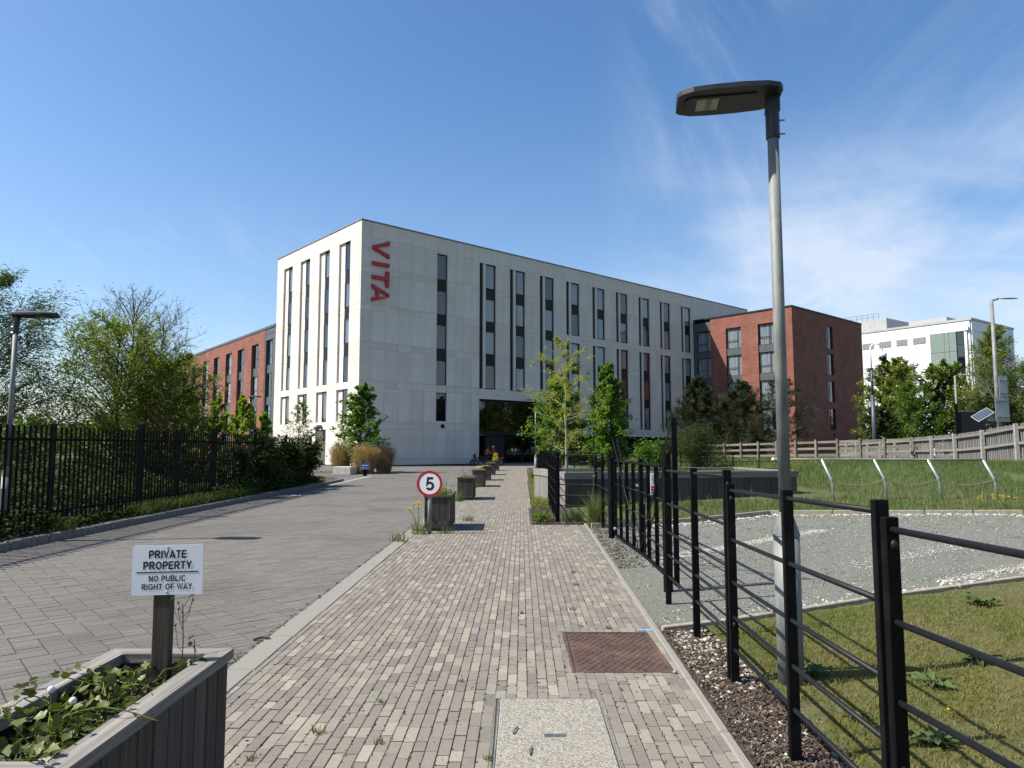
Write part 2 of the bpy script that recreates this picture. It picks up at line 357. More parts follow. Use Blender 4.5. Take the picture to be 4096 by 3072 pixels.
# ---------------------------------------------------------------- mesh helpers
class MB:
    """collects faces of one mesh"""
    def __init__(s):
        s.v = []; s.f = []; s.t = []; s.tint = (1, 1, 1)

    def add(s, vs, fs):
        o = len(s.v)
        s.v.extend(tuple(p) for p in vs)
        s.f.extend(tuple(i + o for i in f) for f in fs)
        s.t.extend([s.tint] * len(vs))
        return s

    def box(s, x0, x1, y0, y1, z0, z1, b=0.0, mx=None):
        if b <= 0:
            vs = [(x, y, z) for z in (z0, z1) for y in (y0, y1) for x in (x0, x1)]
            fs = [(0, 2, 3, 1), (4, 5, 7, 6), (0, 1, 5, 4), (2, 6, 7, 3), (0, 4, 6, 2), (1, 3, 7, 5)]
        else:
            vs, fs, ix = [], [], {}
            for k, z in enumerate((z0, z1)):
                for j, y in enumerate((y0, y1)):
                    for i, x in enumerate((x0, x1)):
                        sx, sy, sz = (b, -b)[i], (b, -b)[j], (b, -b)[k]
                        for a, p in enumerate(((x, y + sy, z + sz), (x + sx, y, z + sz), (x + sx, y + sy, z))):
                            ix[i, j, k, a] = len(vs); vs.append(p)
            def q(*c): fs.append(tuple(ix[k] for k in c))
            for i in (0, 1):
                q((i, 0, 0, 0), (i, 1, 0, 0), (i, 1, 1, 0), (i, 0, 1, 0)) if i else q((i, 0, 0, 0), (i, 0, 1, 0), (i, 1, 1, 0), (i, 1, 0, 0))
                q((0, i, 0, 1), (0, i, 1, 1), (1, i, 1, 1), (1, i, 0, 1)) if i else q((0, i, 0, 1), (1, i, 0, 1), (1, i, 1, 1), (0, i, 1, 1))
                q((0, 0, i, 2), (1, 0, i, 2), (1, 1, i, 2), (0, 1, i, 2)) if i else q((0, 0, i, 2), (0, 1, i, 2), (1, 1, i, 2), (1, 0, i, 2))
            for a in (0, 1):
                for c in (0, 1):
                    q((a, c, 0, 0), (a, c, 1, 0), (a, c, 1, 1), (a, c, 0, 1))
                    q((a, 0, c, 0), (a, 1, c, 0), (a, 1, c, 2), (a, 0, c, 2))
                    q((0, a, c, 1), (1, a, c, 1), (1, a, c, 2), (0, a, c, 2))
                    for d in (0, 1): q((a, c, d, 0), (a, c, d, 1), (a, c, d, 2))
        if mx is not None: vs = [mx @ Vector(p) for p in vs]
        return s.add(vs, fs)

    def bar(s, p, q, w, h, b=0.0, up=(0, 0, 1)):
        """square bar from p to q, w across, h along up"""
        p, q = Vector(p), Vector(q); d = q - p; L = d.length; x = d.normalized()
        z = Vector(up); y = z.cross(x)
        if y.length < 1e-4: y = Vector((0, 1, 0)).cross(x)
        y.normalize(); z = x.cross(y)
        mx = Matrix.Translation(p) @ Matrix((x, y, z)).transposed().to_4x4()
        return s.box(0, L, -w / 2, w / 2, -h / 2, h / 2, b, mx)

    def tube(s, pts, rad, n=8, cap=True):
        pts = [Vector(p) for p in pts]
        if not hasattr(rad, '__len__'): rad = [rad] * len(pts)
        vs, fs = [], []
        ref = None
        for i, p in enumerate(pts):
            d = (pts[min(i + 1, len(pts) - 1)] - pts[max(i - 1, 0)]).normalized()
            if ref is None: ref = Vector((1, 0, 0)) if abs(d.x) < 0.8 else Vector((0, 1, 0))
            a = (ref - d * ref.dot(d)).normalized(); ref = a; b = d.cross(a)
            for k in range(n):
                t = 2 * math.pi * k / n
                vs.append(p + (a * math.cos(t) + b * math.sin(t)) * rad[i])
        for i in range(len(pts) - 1):
            for k in range(n):
                fs.append((i * n + k, i * n + (k + 1) % n, (i + 1) * n + (k + 1) % n, (i + 1) * n + k))
        if cap:
            fs.append(tuple(range(n))[::-1]); fs.append(tuple((len(pts) - 1) * n + k for k in range(n)))
        return s.add(vs, fs)

    def prism(s, poly, mx, d0, d1):
        """polygon in local xy, extruded d0..d1 along local z, placed by mx"""
        n = len(poly)
        vs = [mx @ Vector((x, y, d0)) for x, y in poly] + [mx @ Vector((x, y, d1)) for x, y in poly]
        fs = [tuple(range(n))[::-1], tuple(range(n, 2 * n))] + [(i, (i + 1) % n, n + (i + 1) % n, n + i) for i in range(n)]
        return s.add(vs, fs)

    def sphere(s, c, r, n=8, m=5, sq=(1, 1, 1)):
        vs, fs = [], []
        for i in range(m + 1):
            a = math.pi * i / m
            for k in range(n):
                t = 2 * math.pi * k / n
                vs.append((c[0] + r * sq[0] * math.sin(a) * math.cos(t), c[1] + r * sq[1] * math.sin(a) * math.sin(t), c[2] + r * sq[2] * math.cos(a)))
        for i in range(m):
            for k in range(n): fs.append((i * n + k, (i + 1) * n + k, (i + 1) * n + (k + 1) % n, i * n + (k + 1) % n))
        return s.add(vs, fs)

    def mesh(s, name, smooth=False):
        me = bpy.data.meshes.new(name)
        me.from_pydata(s.v, [], s.f)
        if s.v:
            a = me.color_attributes.new('tint', 'FLOAT_COLOR', 'POINT')
            a.data.foreach_set('color', np.array([(*t, 1.0) for t in s.t], 'f').ravel())
        if smooth:
            me.polygons.foreach_set('use_smooth', [True] * len(me.polygons))
        me.update()
        return me


def link(name, me, m=None, parent=None, loc=None, rz=0.0, label=None, kind=None):
    o = bpy.data.objects.new(name, me)
    COL.objects.link(o)
    if m is not None and not me.materials: me.materials.append(m)
    if parent is not None: o.parent = parent
    if loc is not None: o.location = loc
    if rz: o.rotation_euler = (0, 0, rz)
    if label: o['label'] = label
    if kind: o['kind'] = kind
    return o


def part(name, mb, m, parent, label=None, smooth=False, kind=None, loc=None):
    return link(name, mb.mesh(name, smooth), m, parent, loc, 0, label, kind)


def thing(name, label, cat, loc=(0, 0, 0), rz=0.0, group=None):
    o = bpy.data.objects.new(name, None); COL.objects.link(o)
    o.empty_display_size = 0.2
    o.location = loc; o.rotation_euler = (0, 0, rz)
    o['label'] = label; o['category'] = cat
    if group: o['group'] = group
    return o


def tag(o, label, cat, group=None):
    o['label'] = label; o['category'] = cat
    if group: o['group'] = group
    return o


def copy_tree(o, parent=None):
    c = o.copy(); COL.objects.link(c)
    if parent is not None: c.parent = parent
    for ch in list(o.children): copy_tree(ch, c)
    return c


def npmesh(name, verts, faces, tint=None, smooth=False):
    """verts (n,3), faces (m,k) arrays; tint (n,) grey or (n,3)"""
    verts = np.asarray(verts, 'f'); faces = np.asarray(faces, 'i')
    me = bpy.data.meshes.new(name)
    me.vertices.add(len(verts)); me.vertices.foreach_set('co', verts.ravel())
    m, k = faces.shape
    me.loops.add(m * k); me.loops.foreach_set('vertex_index', faces.ravel())
    me.polygons.add(m); me.polygons.foreach_set('loop_start', np.arange(0, m * k, k, dtype='i'))
    me.polygons.foreach_set('use_smooth', np.full(m, bool(smooth)))
    if tint is not None:
        tint = np.asarray(tint, 'f')
        if tint.ndim == 1: tint = np.repeat(tint[:, None], 3, 1)
        a = me.color_attributes.new('tint', 'FLOAT_COLOR', 'POINT')
        a.data.foreach_set('color', np.concatenate([tint, np.ones((len(tint), 1), 'f')], 1).ravel())
    me.update(calc_edges=True)
    return me


def sheet(name, poly, z, m, kind='structure'):
    me = bpy.data.meshes.new(name)
    me.from_pydata([(x, y, z) for x, y in poly], [], [tuple(range(len(poly)))])
    return link(name, me, m, kind=kind)


def sstep(t): t = np.clip(t, 0, 1); return t * t * (3 - 2 * t)


def terr(x, y):
    """height of the ground right of the path: rises gently, then the grass mound"""
    b = np.clip(0.04 * np.maximum(np.asarray(x, float) - 1.4, 0), 0, 0.3)
    y = np.asarray(y, float)
    return b + (0.75 * sstep((y - 16.4) / 7) - 0.35 * sstep((y - 24.5) / 4)) * sstep((np.asarray(x) - 8.6) / 3.5)


def inside(px, py, poly):
    px, py = np.asarray(px), np.asarray(py)
    r = np.zeros(px.shape, bool); n = len(poly)
    for i in range(n):
        (x1, y1), (x2, y2) = poly[i], poly[(i + 1) % n]
        c = (y1 > py) != (y2 > py)
        with np.errstate(divide='ignore', invalid='ignore'):
            r ^= c & (px < (x2 - x1) * (py - y1) / (y2 - y1 + 1e-12) + x1)
    return r


def text_mesh(s, size, depth, align='CENTER', bold=0.0):
    cu = bpy.data.curves.new('text', 'FONT'); cu.body = s; cu.size = size; cu.extrude = depth; cu.align_x = align; cu.align_y = 'CENTER'
    cu.offset = bold; cu.resolution_u = 3
    o = bpy.data.objects.new('text', cu); COL.objects.link(o)
    bpy.context.view_layer.update()
    me = bpy.data.meshes.new_from_object(o.evaluated_get(bpy.context.evaluated_depsgraph_get()))
    bpy.data.objects.remove(o); bpy.data.curves.remove(cu)
    return me

# ================================================================ SETTING
NR = np.random.default_rng(5)
sheet('ground', [(-900, -300), (900, -300), (900, 1200), (-900, 1200)], -0.10, M['far_ground'])

# main building frame: x along the shaded front, y into the block
BC = Vector((-12.49, 57.67, 0)); BA = math.atan2(0.65886, 0.75225)
BU = Vector((math.cos(BA), math.sin(BA), 0)); BV = Vector((-math.sin(BA), math.cos(BA), 0))

PR0 = lambda y: 1.263 + (y - 6.42) * 0.0306            # right edging of the path, near part
PLK = lambda y: -1.845 + (y - 5.16) * 0.0084           # left flush kerb, path side
PR1 = lambda y: 0.446 + (y - 16.5) * 0.0185            # right edge of the path beyond the gate
KL = -7.80                                             # kerb of the planted strip

# ---- road bed and its block pavers
road_poly = [(-7.9, -3), (PLK(-3) - 0.21, -3), (PLK(62) - 0.2, 62), (PLK(62) + 2.5, 70), (-40, 96), (-40, 52), (-19, 45), (-8.6, 34.5), (-7.9, 31)]
road = sheet('road', road_poly, -0.006, M['joint'])


def block_mesh(L, W, H, inset, jit, r):
    """one paver: domed top with worn arrises, no underside"""
    j = [(r.uniform(-jit, jit), r.uniform(-jit, jit)) for _ in range(4)]
    c = [(-L / 2 + j[0][0], -W / 2 + j[0][1]), (L / 2 + j[1][0], -W / 2 + j[1][1]), (L / 2 + j[2][0], W / 2 + j[2][1]), (-L / 2 + j[3][0], W / 2 + j[3][1])]
    k = [(x * (1 - 2 * inset / L), y * (1 - 2 * inset / W)) for x, y in c]
    v = [(x, y, -0.02) for x, y in c] + [(x, y, H - inset * 0.6) for x, y in c] + [(x, y, H) for x, y in k]
    f = [(8, 9, 10, 11)] + [(4 + i, 4 + (i + 1) % 4, 8 + (i + 1) % 4, 8 + i) for i in range(4)] + [(i, (i + 1) % 4, 4 + (i + 1) % 4, 4 + i) for i in range(4)]
    return v, f


def lay_pavers(name, parent, m, cx, cy, ang, L, W, keep_near, tints, inset, jit, weights=None, hvar=0.0015, tw=0.02, seed=3):
    """cx, cy, ang: arrays of paver centres; the nearest ones become objects, the rest one mesh"""
    r = random.Random(seed)
    n = len(cx)
    order = np.argsort(np.hypot(cx, cy - 0.0))
    L = np.broadcast_to(np.asarray(L, float), (n,)); W = np.broadcast_to(np.asarray(W, float), (n,))
    protos = []
    for i in range(16):
        v, f = block_mesh(1.0, 1.0, 0.0, inset, jit, r)
        v = np.array(v); v[8:, :2] = v[4:8, :2]
        v[:, 1] = np.sign(v[:, 1]) * .5 + (v[:, 1] - np.sign(v[:, 1]) * .5) * 10
        protos.append((v, f))
    f = protos[0][1]
    pick = NR.integers(0, 16, n); tcol = np.array(tints)[NR.choice(len(tints), n, p=weights)]
    tcol = tcol * NR.uniform(0.90, 1.08, (n, 1))
    hz = NR.normal(0, hvar, n); tl = NR.normal(0, tw, n)
    near = order[:keep_near]; rest = order[keep_near:]
    for i in near:
        v, _ = protos[pick[i]]
        vv = v.copy(); vv[:, 0] *= L[i]; vv[:, 1] *= W[i]
        vv[8:, :2] -= np.sign(vv[8:, :2]) * inset
        me = bpy.data.meshes.new(name); me.from_pydata(vv.tolist(), [], f)
        a = me.color_attributes.new('tint', 'FLOAT_COLOR', 'POINT')
        a.data.foreach_set('color', np.tile(np.append(tcol[i], 1.0), 12).astype('f'))
        me.materials.append(m)
        o = bpy.data.objects.new(name, me); COL.objects.link(o)
        o.parent = parent; o.location = (cx[i], cy[i], hz[i] + (0.0 if parent is None else -parent.location.z)); o.rotation_euler = (0, 0, ang[i] + tl[i] * 0.4)
    P = np.stack([p[0] for p in protos])[pick[rest]].copy()          # (k,12,3)
    P[:, :, 0] *= L[rest][:, None]; P[:, :, 1] *= W[rest][:, None]
    P[:, 8:, :2] -= np.sign(P[:, 8:, :2]) * inset
    a = ang[rest] + tl[rest] * 0.4
    ca, sa = np.cos(a)[:, None], np.sin(a)[:, None]
    X = P[:, :, 0] * ca - P[:, :, 1] * sa + cx[rest][:, None]
    Y = P[:, :, 0] * sa + P[:, :, 1] * ca + cy[rest][:, None]
    Z = P[:, :, 2] + hz[rest][:, None]
    V = np.stack([X, Y, Z], 2).reshape(-1, 3)
    F = (np.array(f)[None] + (np.arange(len(rest)) * 12)[:, None, None]).reshape(-1, 4)
    o = link(name, npmesh(name, V, F, np.repeat(tcol[rest], 12, 0)), m, parent, kind='stuff')
    return o


# herringbone of grey blocks, its axes parallel to the buildings
W_ = 0.19
yy, kk = np.meshgrid(np.arange(-380, 380), np.arange(-140, 140), indexing='ij')
x0_ = (yy + 4 * kk).ravel(); y0_ = yy.ravel()
keep_ = np.abs(x0_) < 320
x0_, y0_ = x0_[keep_], y0_[keep_]
HB, HL, HW = [], [], []
g_ = 0.0030
for r_ in (0, 1):                                     # flat pair: two courses, close inner joint
    HB.append(np.stack([(x0_ + 1) * W_, (y0_ + .25 + .5 * r_) * W_ + (g_ / 2 if r_ == 0 else -g_ / 2)], 1)); HL.append(np.full(len(x0_), 2 * W_ - .012)); HW.append(np.full(len(x0_), W_ / 2 - .0062))
for r_ in range(4):                                   # upright stack of four short courses
    HB.append(np.stack([(x0_ + 3.5) * W_, (y0_ + .25 + .5 * r_) * W_ + (1.5 - r_) * g_ / 3], 1)); HL.append(np.full(len(x0_), W_ - .012)); HW.append(np.full(len(x0_), W_ / 2 - .0035))
hc = np.concatenate(HB); hL = np.concatenate(HL); hW = np.concatenate(HW)
hc[:, 1] *= -1
ca, sa = math.cos(BA), math.sin(BA)
wx = hc[:, 0] * ca - hc[:, 1] * sa - 6.0; wy = hc[:, 0] * sa + hc[:, 1] * ca + 24.0
road_in = [(-7.86, 1.5), (PLK(1.5) - 0.13, 1.5), (PLK(60) - 0.13, 60), (-40, 92), (-40, 53), (-19, 46), (-8.5, 34.6), (-7.88, 31)]
loc_y = (wx - BC.x) * BV.x + (wy - BC.y) * BV.y; loc_x = (wx - BC.x) * BU.x + (wy - BC.y) * BU.y
ok = inside(wx, wy, road_in) & (wy < 62) & ~((loc_y > -0.2) & (loc_x > -0.2)) & (wx > -26)
lay_pavers('paver', road, M['road_block'], wx[ok], wy[ok], np.full(ok.sum(), BA), hL[ok], hW[ok], 300,
           [(0.142, 0.136, 0.126), (0.135, 0.130, 0.121), (0.148, 0.141, 0.129), (0.145, 0.134, 0.124)], 0.0022, 0.0008, hvar=0.0009, tw=0.006)

# ---- footpath of narrow clay pavers
path_poly = [(PLK(-2), -2), (PR0(-2), -2), (PR0(14.6), 14.6), (1.50, 15.0), (PR1(14.9), 14.9), (PR1(54), 54), (9, 56), (6.2, 74.5), (PLK(62), 62)]
path = sheet('footpath', path_poly, -0.0065, M['joint'])
HOLES = [(0.435, 1.165, 5.215, 6.315), (-0.10, 0.545, 2.2, 4.69)]      # rusty cover, concrete cover
pang = -0.014
cs, sn = math.cos(pang), math.sin(pang)
pw, pl = 0.0685, 0.205
cols = np.arange(-45, 75); PX, PY, PLn = [], [], []
for c in cols:
    y = 1.2 - NR.uniform(0, 0.2)
    while y < 73:
        l = pl if NR.random() > 0.16 else pl * NR.uniform(0.55, 0.8)
        PX.append(c * pw); PY.append(y + l / 2); PLn.append(l); y += l
PX, PY, PLn = map(np.array, (PX, PY, PLn))
gx = PX * cs - (PY) * sn * 1.0 + 0.0; gy = PY
gx = PX + PY * 0.014
r_edge = np.where(gy < 14.75, PR0(gy) + 0.01, PR1(gy) - 0.02)
r_edge = np.where(gy > 55, 5.0, r_edge)
front_y = (gx - BC.x) * BV.x + (gy - BC.y) * BV.y
ok = (gx > PLK(gy) - 0.03) & (gx < r_edge) & (front_y < 1.4)
gx, gy, PLn = gx[ok], gy[ok], PLn[ok]
# bricks are cut round the two covers
bx0, bx1, by0, by1 = gx - pw / 2, gx + pw / 2, gy - PLn / 2, gy + PLn / 2
for x0, x1, y0, y1 in HOLES:
    hit = (bx1 > x0) & (bx0 < x1) & (by1 > y0) & (by0 < y1)
    cx_lo, cx_hi, cy_lo, cy_hi = bx1 - x0, x1 - bx0, by1 - y0, y1 - by0          # overlap from each side
    m_ = np.minimum.reduce([cx_lo, cx_hi, cy_lo, cy_hi])
    bx1 = np.where(hit & (m_ == cx_lo), x0 - .002, bx1); bx0 = np.where(hit & (m_ == cx_hi), x1 + .002, bx0)
    by1 = np.where(hit & (m_ == cy_lo), y0 - .002, by1); by0 = np.where(hit & (m_ == cy_hi), y1 + .002, by0)
gx, gy, PLn, PWn = (bx0 + bx1) / 2, (by0 + by1) / 2, by1 - by0, bx1 - bx0
ok = (PLn > .022) & (PWn > .014)
lay_pavers('brick', path, M['path_brick'], gx[ok], gy[ok], np.full(ok.sum(), math.pi / 2 - 0.014), PLn[ok] - 0.0065, PWn[ok] - 0.0055, 300,
           [(0.188, 0.173, 0.152), (0.208, 0.193, 0.166), (0.238, 0.222, 0.186), (0.164, 0.151, 0.137), (0.192, 0.172, 0.152), (0.262, 0.245, 0.204), (0.175, 0.159, 0.144)],
           0.0020, 0.0012, weights=[.22, .20, .14, .14, .16, .04, .10], hvar=0.0012, tw=0.02, seed=8)

# ---- flush kerb between road and path, kerb of the planted strip, edgings
flush = thing('flush_kerb', 'pale flush stone kerb between grey road and brick path', 'kerb')
flush['kind'] = 'structure'
y = 1.6
while y < 58:
    l = 0.915
    x0, x1 = PLK(y), PLK(y + l)
    mb = MB()
    mb.box(-0.2135, -0.004, 0.005, l - 0.005, -0.08, 0.006 + rnd.uniform(0, 0.003), 0.006)
    part('kerb_stone', mb, M['granite'], flush, loc=(x0, y, 0))
    y += l
kerb = thing('raised_kerb', 'dark raised stone kerb along the planted strip by the palisade fence', 'kerb')
kerb['kind'] = 'structure'
y = 3.0
while y < 33.0:
    mb = MB()
    mb.box(-0.15, 0, 0.004, 0.911, -0.08, 0.125 + rnd.uniform(-0.006, 0.006), 0.018)
    part('kerb_stone', mb, M['kerb'], kerb, loc=(KL + rnd.uniform(-0.008, 0.008), y, 0))
    y += 0.915
edge = thing('path_edging', 'narrow pale concrete edging along the right side of the brick path', 'kerb')
edge['kind'] = 'structure'
y = 1.4
while y < 14.2:
    mb = MB()
    mb.bar((PR0(y), y + 0.004, -0.03), (PR0(y + 0.91), y + 0.906, -0.03), 0.055, 0.085 + rnd.uniform(0, 0.006), 0.008)
    part('edging_stone', mb, M['granite'], edge)
    y += 0.914

# ---- planted strip left, sheets right
sheet('planting_bed', [(KL - 0.145, 2), (KL - 0.145, 33), (-8.7, 35), (-19.5, 45.4), (-60, 52), (-120, 52), (-120, -20), (KL - 0.145, -20)], 0.115, M['soil'])
sheet('mulch_strip', [(PR0(-2) + 0.03, -2), (1.92, -2), (1.92, 4.2), (1.80, 5.2), (1.62, 6.0), (1.46, 6.32), (PR0(6.4) + 0.03, 6.4)], 0.006, M['soil'])
sheet('fence_bed', [(PR1(14.95), 14.95), (1.50, 15.02), (1.9, 14.2), (2.4, 16.2), (1.6, 19.0), (PR1(45) + 1.2, 45), (PR1(50) + 1, 55), (PR1(55), 55)], 0.004, M['soil'])

# gravel parking bay and lawns: one height field with three materials
edge_near = [(1.30, 6.325), (1.87, 6.49), (2.69, 6.79), (3.70, 7.20), (5.52, 7.81), (9.0, 8.9), (14, 10.4)]
edge_far = [(1.55, 14.15), (3.18, 14.25), (4.42, 14.70), (5.44, 15.20), (5.81, 15.05), (9.76, 13.70), (14, 12.2)]
en = lambda x: np.interp(x, [p[0] for p in edge_near], [p[1] for p in edge_near])
ef = lambda x: np.interp(x, [p[0] for p in edge_far], [p[1] for p in edge_far])


def strip(name, m, x, ylo, yhi, ny, dz, bump=0.0):
    """height-field sheet between two border curves"""
    X = np.repeat(x[:, None], ny, 1); T = np.linspace(0, 1, ny)[None]
    Y = ylo[:, None] * (1 - T) + yhi[:, None] * T
    Z = terr(X, Y) + dz
    if bump: Z = Z + NR.normal(0, bump, Z.shape)
    V = np.stack([X, Y, Z], 2).reshape(-1, 3)
    i, j = np.meshgrid(np.arange(len(x) - 1), np.arange(ny - 1), indexing='ij')
    a = (i * ny + j).ravel()
    F = np.stack([a, a + ny, a + ny + 1, a + 1], 1)
    return link(name, npmesh(name, V, F, smooth=True), m, kind='structure')


xx = np.concatenate([np.arange(1.30, 10, 0.2), np.arange(10, 14.1, 0.5)])
strip('gravel_bay', M['gravel'], xx, en(xx), ef(xx), 60, 0.0, 0.004)
xl = np.concatenate([np.arange(1.70, 8, 0.15), np.arange(8, 14.1, 0.5)])
strip('lawn', M['turf'], xl, np.full(len(xl), -3.0), np.minimum(en(xl), 20), 70, 0.012, 0.006)
xm = np.concatenate([np.arange(1.55, 30, 0.4), np.arange(30, 60, 2), np.array([80, 140.])])
strip('grass_bank', M['bank_base'], xm, np.where(xm > 14, -3.0, ef(xm)), np.where(xm < 9, 54.0, 75.0), 150, 0.008, 0.0)

for nm, pts, lab in (('bay_edging', edge_near, 'pale concrete edging between the gravel bay and the near lawn'),
                     ('bay_edging', edge_far, 'pale concrete edging between the gravel bay and the grass bank')):
    e = thing(nm, lab, 'kerb'); e['kind'] = 'structure'
    P = [Vector((x, y, float(terr(x, y)))) for x, y in pts]
    for p, q in zip(P[:-1], P[1:]):
        k = max(1, round((q - p).length / 0.915))
        for i in range(k):
            a, b = p.lerp(q, i / k + 0.004), p.lerp(q, (i + 1) / k - 0.004)
            mb = MB(); mb.bar(a + Vector((0, 0, 0.0)), b + Vector((0, 0, 0.0)), 0.055, 0.10 if lab.endswith('lawn') else 0.20, 0.007)
            part('edging_stone', mb, M['edging'], e)

# painted line on the forecourt
mb = MB()
a, b = Vector((-7.63, 29.9, 0)), Vector((-7.72, 39.4, 0))
mb.bar(a + Vector((0, 0, 0.004)), b + Vector((0, 0, 0.004)), 0.12, 0.004)
mb.bar((-7.2, 50.5, 0.004), (-3.8, 55.5, 0.004), 0.12, 0.004)
o = link('road_marking', mb.mesh('road_marking'), M['white_line'], kind='structure')

# ================================================================ COVERS IN THE PATH
mb = MB()
for x0, x1, y0, y1 in HOLES:
    for a in ((x0 - .08, x0 - .001, y0 - .25, y1 + .25), (x1 + .001, x1 + .08, y0 - .25, y1 + .25), (x0, x1, y0 - .25, y0 - .001), (x0, x1, y1 + .001, y1 + .25)): mb.box(*a, -.05, -.0022)
link('mortar_bed', mb.mesh('mortar_bed'), M['mortar'], path, kind='stuff')
x0, x1, y0, y1 = HOLES[0]
cv = thing('iron_cover', 'square rusty iron inspection cover with raised lattice pattern in the path', 'cover', ((x0 + x1) / 2, (y0 + y1) / 2, 0), -0.01)
hx_, hy_ = (x1 - x0) / 2, (y1 - y0) / 2
mb = MB(); t = 0.022
mb.box(-hx_, hx_, -hy_, -hy_ + t, -0.05, 0.004, 0.002); mb.box(-hx_, hx_, hy_ - t, hy_, -0.05, 0.004, 0.002)
mb.box(-hx_, -hx_ + t, -hy_ + t, hy_ - t, -0.05, 0.004, 0.002); mb.box(hx_ - t, hx_, -hy_ + t, hy_ - t, -0.05, 0.004, 0.002)
part('frame', mb, M['rust'], cv)
mb = MB(); mb.box(-hx_ + t + 0.006, hx_ - t - 0.006, -hy_ + t + 0.006, hy_ - t - 0.006, -0.05, -0.004)
part('plate', mb, M['rust'], cv)
mb = MB(); nx, ny = 22, 20
sx, sy = (2 * hx_ - 0.09) / nx, (2 * hy_ - 0.09) / ny
for i in range(nx):
    for j in range(ny):
        if (i + j) % 2: continue
        cx, cy = -hx_ + 0.045 + (i + .5) * sx, -hy_ + 0.045 + (j + .5) * sy
        if abs(cx) < 0.03 and abs(abs(cy) - 0.14) < 0.05: continue
        w, h = sx * 0.46, sy * 0.40
        mb.add([(cx - w, cy - h, -0.004), (cx + w, cy - h, -0.004), (cx + w, cy + h, -0.004), (cx - w, cy + h, -0.004),
                (cx - w * .8, cy - h * .7, 0.006), (cx + w * .8, cy - h * .7, 0.006), (cx + w * .8, cy + h * .7, 0.006), (cx - w * .8, cy + h * .7, 0.006)],
               [(4, 5, 6, 7), (0, 1, 5, 4), (1, 2, 6, 5), (2, 3, 7, 6), (3, 0, 4, 7)])
part('raised_pattern', mb, M['rust'], cv, kind='stuff')
for s_ in (-1, 1):
    mb = MB(); mb.box(-0.03, 0.03, s_ * 0.14 - 0.012, s_ * 0.14 + 0.012, -0.01, -0.001); part('key_hole', mb, M['core'], cv)

x0, x1, y0, y1 = HOLES[1]
bc = thing('concrete_cover', 'pale exposed aggregate concrete cover with dark name plate in the path', 'cover', ((x0 + x1) / 2, (y0 + y1) / 2, 0), -0.012)
hx_, hy_ = (x1 - x0) / 2 - 0.012, (y1 - y0) / 2 - 0.012
mb = MB(); mb.box(-hx_, hx_, -hy_, hy_, -0.08, 0.005, 0.005); part('slab', mb, M['agg'], bc)
mb = MB(); t = 0.010
for sx in (-1, 1): mb.box(sx * (hx_ + 0.008) - 0.004, sx * (hx_ + 0.008) + 0.004, -hy_, hy_, -0.06, 0.003)
mb.box(-hx_, hx_, hy_ + 0.004, hy_ + 0.012, -0.06, 0.003); part('steel_frame', mb, M['galv'], bc)
py_ = 4.095 - (y0 + y1) / 2; px_ = 0.232 - (x0 + x1) / 2
mb = MB(); mb.box(px_ - 0.062, px_ + 0.062, py_ - 0.021, py_ + 0.021, 0, 0.0075, 0.002); pl_ = part('name_plate', mb, M['plate'], bc)
link('lettering', text_mesh('BT', 0.028, 0.0008, bold=0.0006), M['steel'], pl_, (px_ + 0.005, py_, 0.0085))
for sx in (-1, 1):
    mb = MB(); mb.box(px_ + sx * 0.05 - 0.003, px_ + sx * 0.05 + 0.003, py_ - 0.004, py_ + 0.004, 0.0072, 0.009)
    part('rivet', mb, M['steel'], bc)
mb = MB(); mb.box(1.10, 1.16, 6.36, 6.40, 0.0, 0.0052); mb.box(1.168, 1.225, 6.355, 6.40, 0.0, 0.0052)
tag(link('paint_mark', mb.mesh('paint_mark'), M['blue_mark']), 'two short blue paint dabs on the path at the corner of the rusty cover', 'paint mark')

# ================================================================ BUILDINGS
_pan = {}


def slab(w, d, h, b=0.005):
    """shared slab mesh centred in x and z, y from 0 to d"""
    k = (round(w, 3), round(d, 3), round(h, 3))
    if k not in _pan:
        _pan[k] = MB().box(-w / 2, w / 2, 0, d, -h / 2, h / 2, b).mesh('panel')
        _pan[k].materials.append(M['panel'])
    return _pan[k]


def panel(root, t0, t1, z0, z1, side, gap=0.010, d=0.22):
    w, h = t1 - t0 - gap, z1 - z0 - gap
    o = bpy.data.objects.new('panel', slab(w, d, h)); COL.objects.link(o); o.parent = root
    c, zc = (t0 + t1) / 2, (z0 + z1) / 2
    if side == 'front': o.location = (c, rnd.uniform(-.002, .002), zc)
    else:
        o.location = (rnd.uniform(-.002, .002), c, zc); o.rotation_euler = (0, 0, -math.pi / 2)
    return o


def wave_curtain(w, h, seed):
    r = random.Random(seed); n = 26; v = []; f = []
    ph = r.uniform(0, 6)
    for i in range(n + 1):
        x = -w / 2 + w * i / n
        y = 0.035 * math.sin(i * 1.5 + ph) + 0.02 * math.sin(i * 0.7 + ph * 2)
        v += [(x, y, -h / 2), (x * 0.985, y, h / 2)]
    for i in range(n): f.append((2 * i, 2 * i + 2, 2 * i + 3, 2 * i + 1))
    me = bpy.data.meshes.new('curtain'); me.from_pydata(v, [], f)
    me.polygons.foreach_set('use_smooth', [True] * len(f)); me.materials.append(M['curtain'])
    return me


_win = {}
_cur = [wave_curtain(1, 1, i) for i in range(4)]


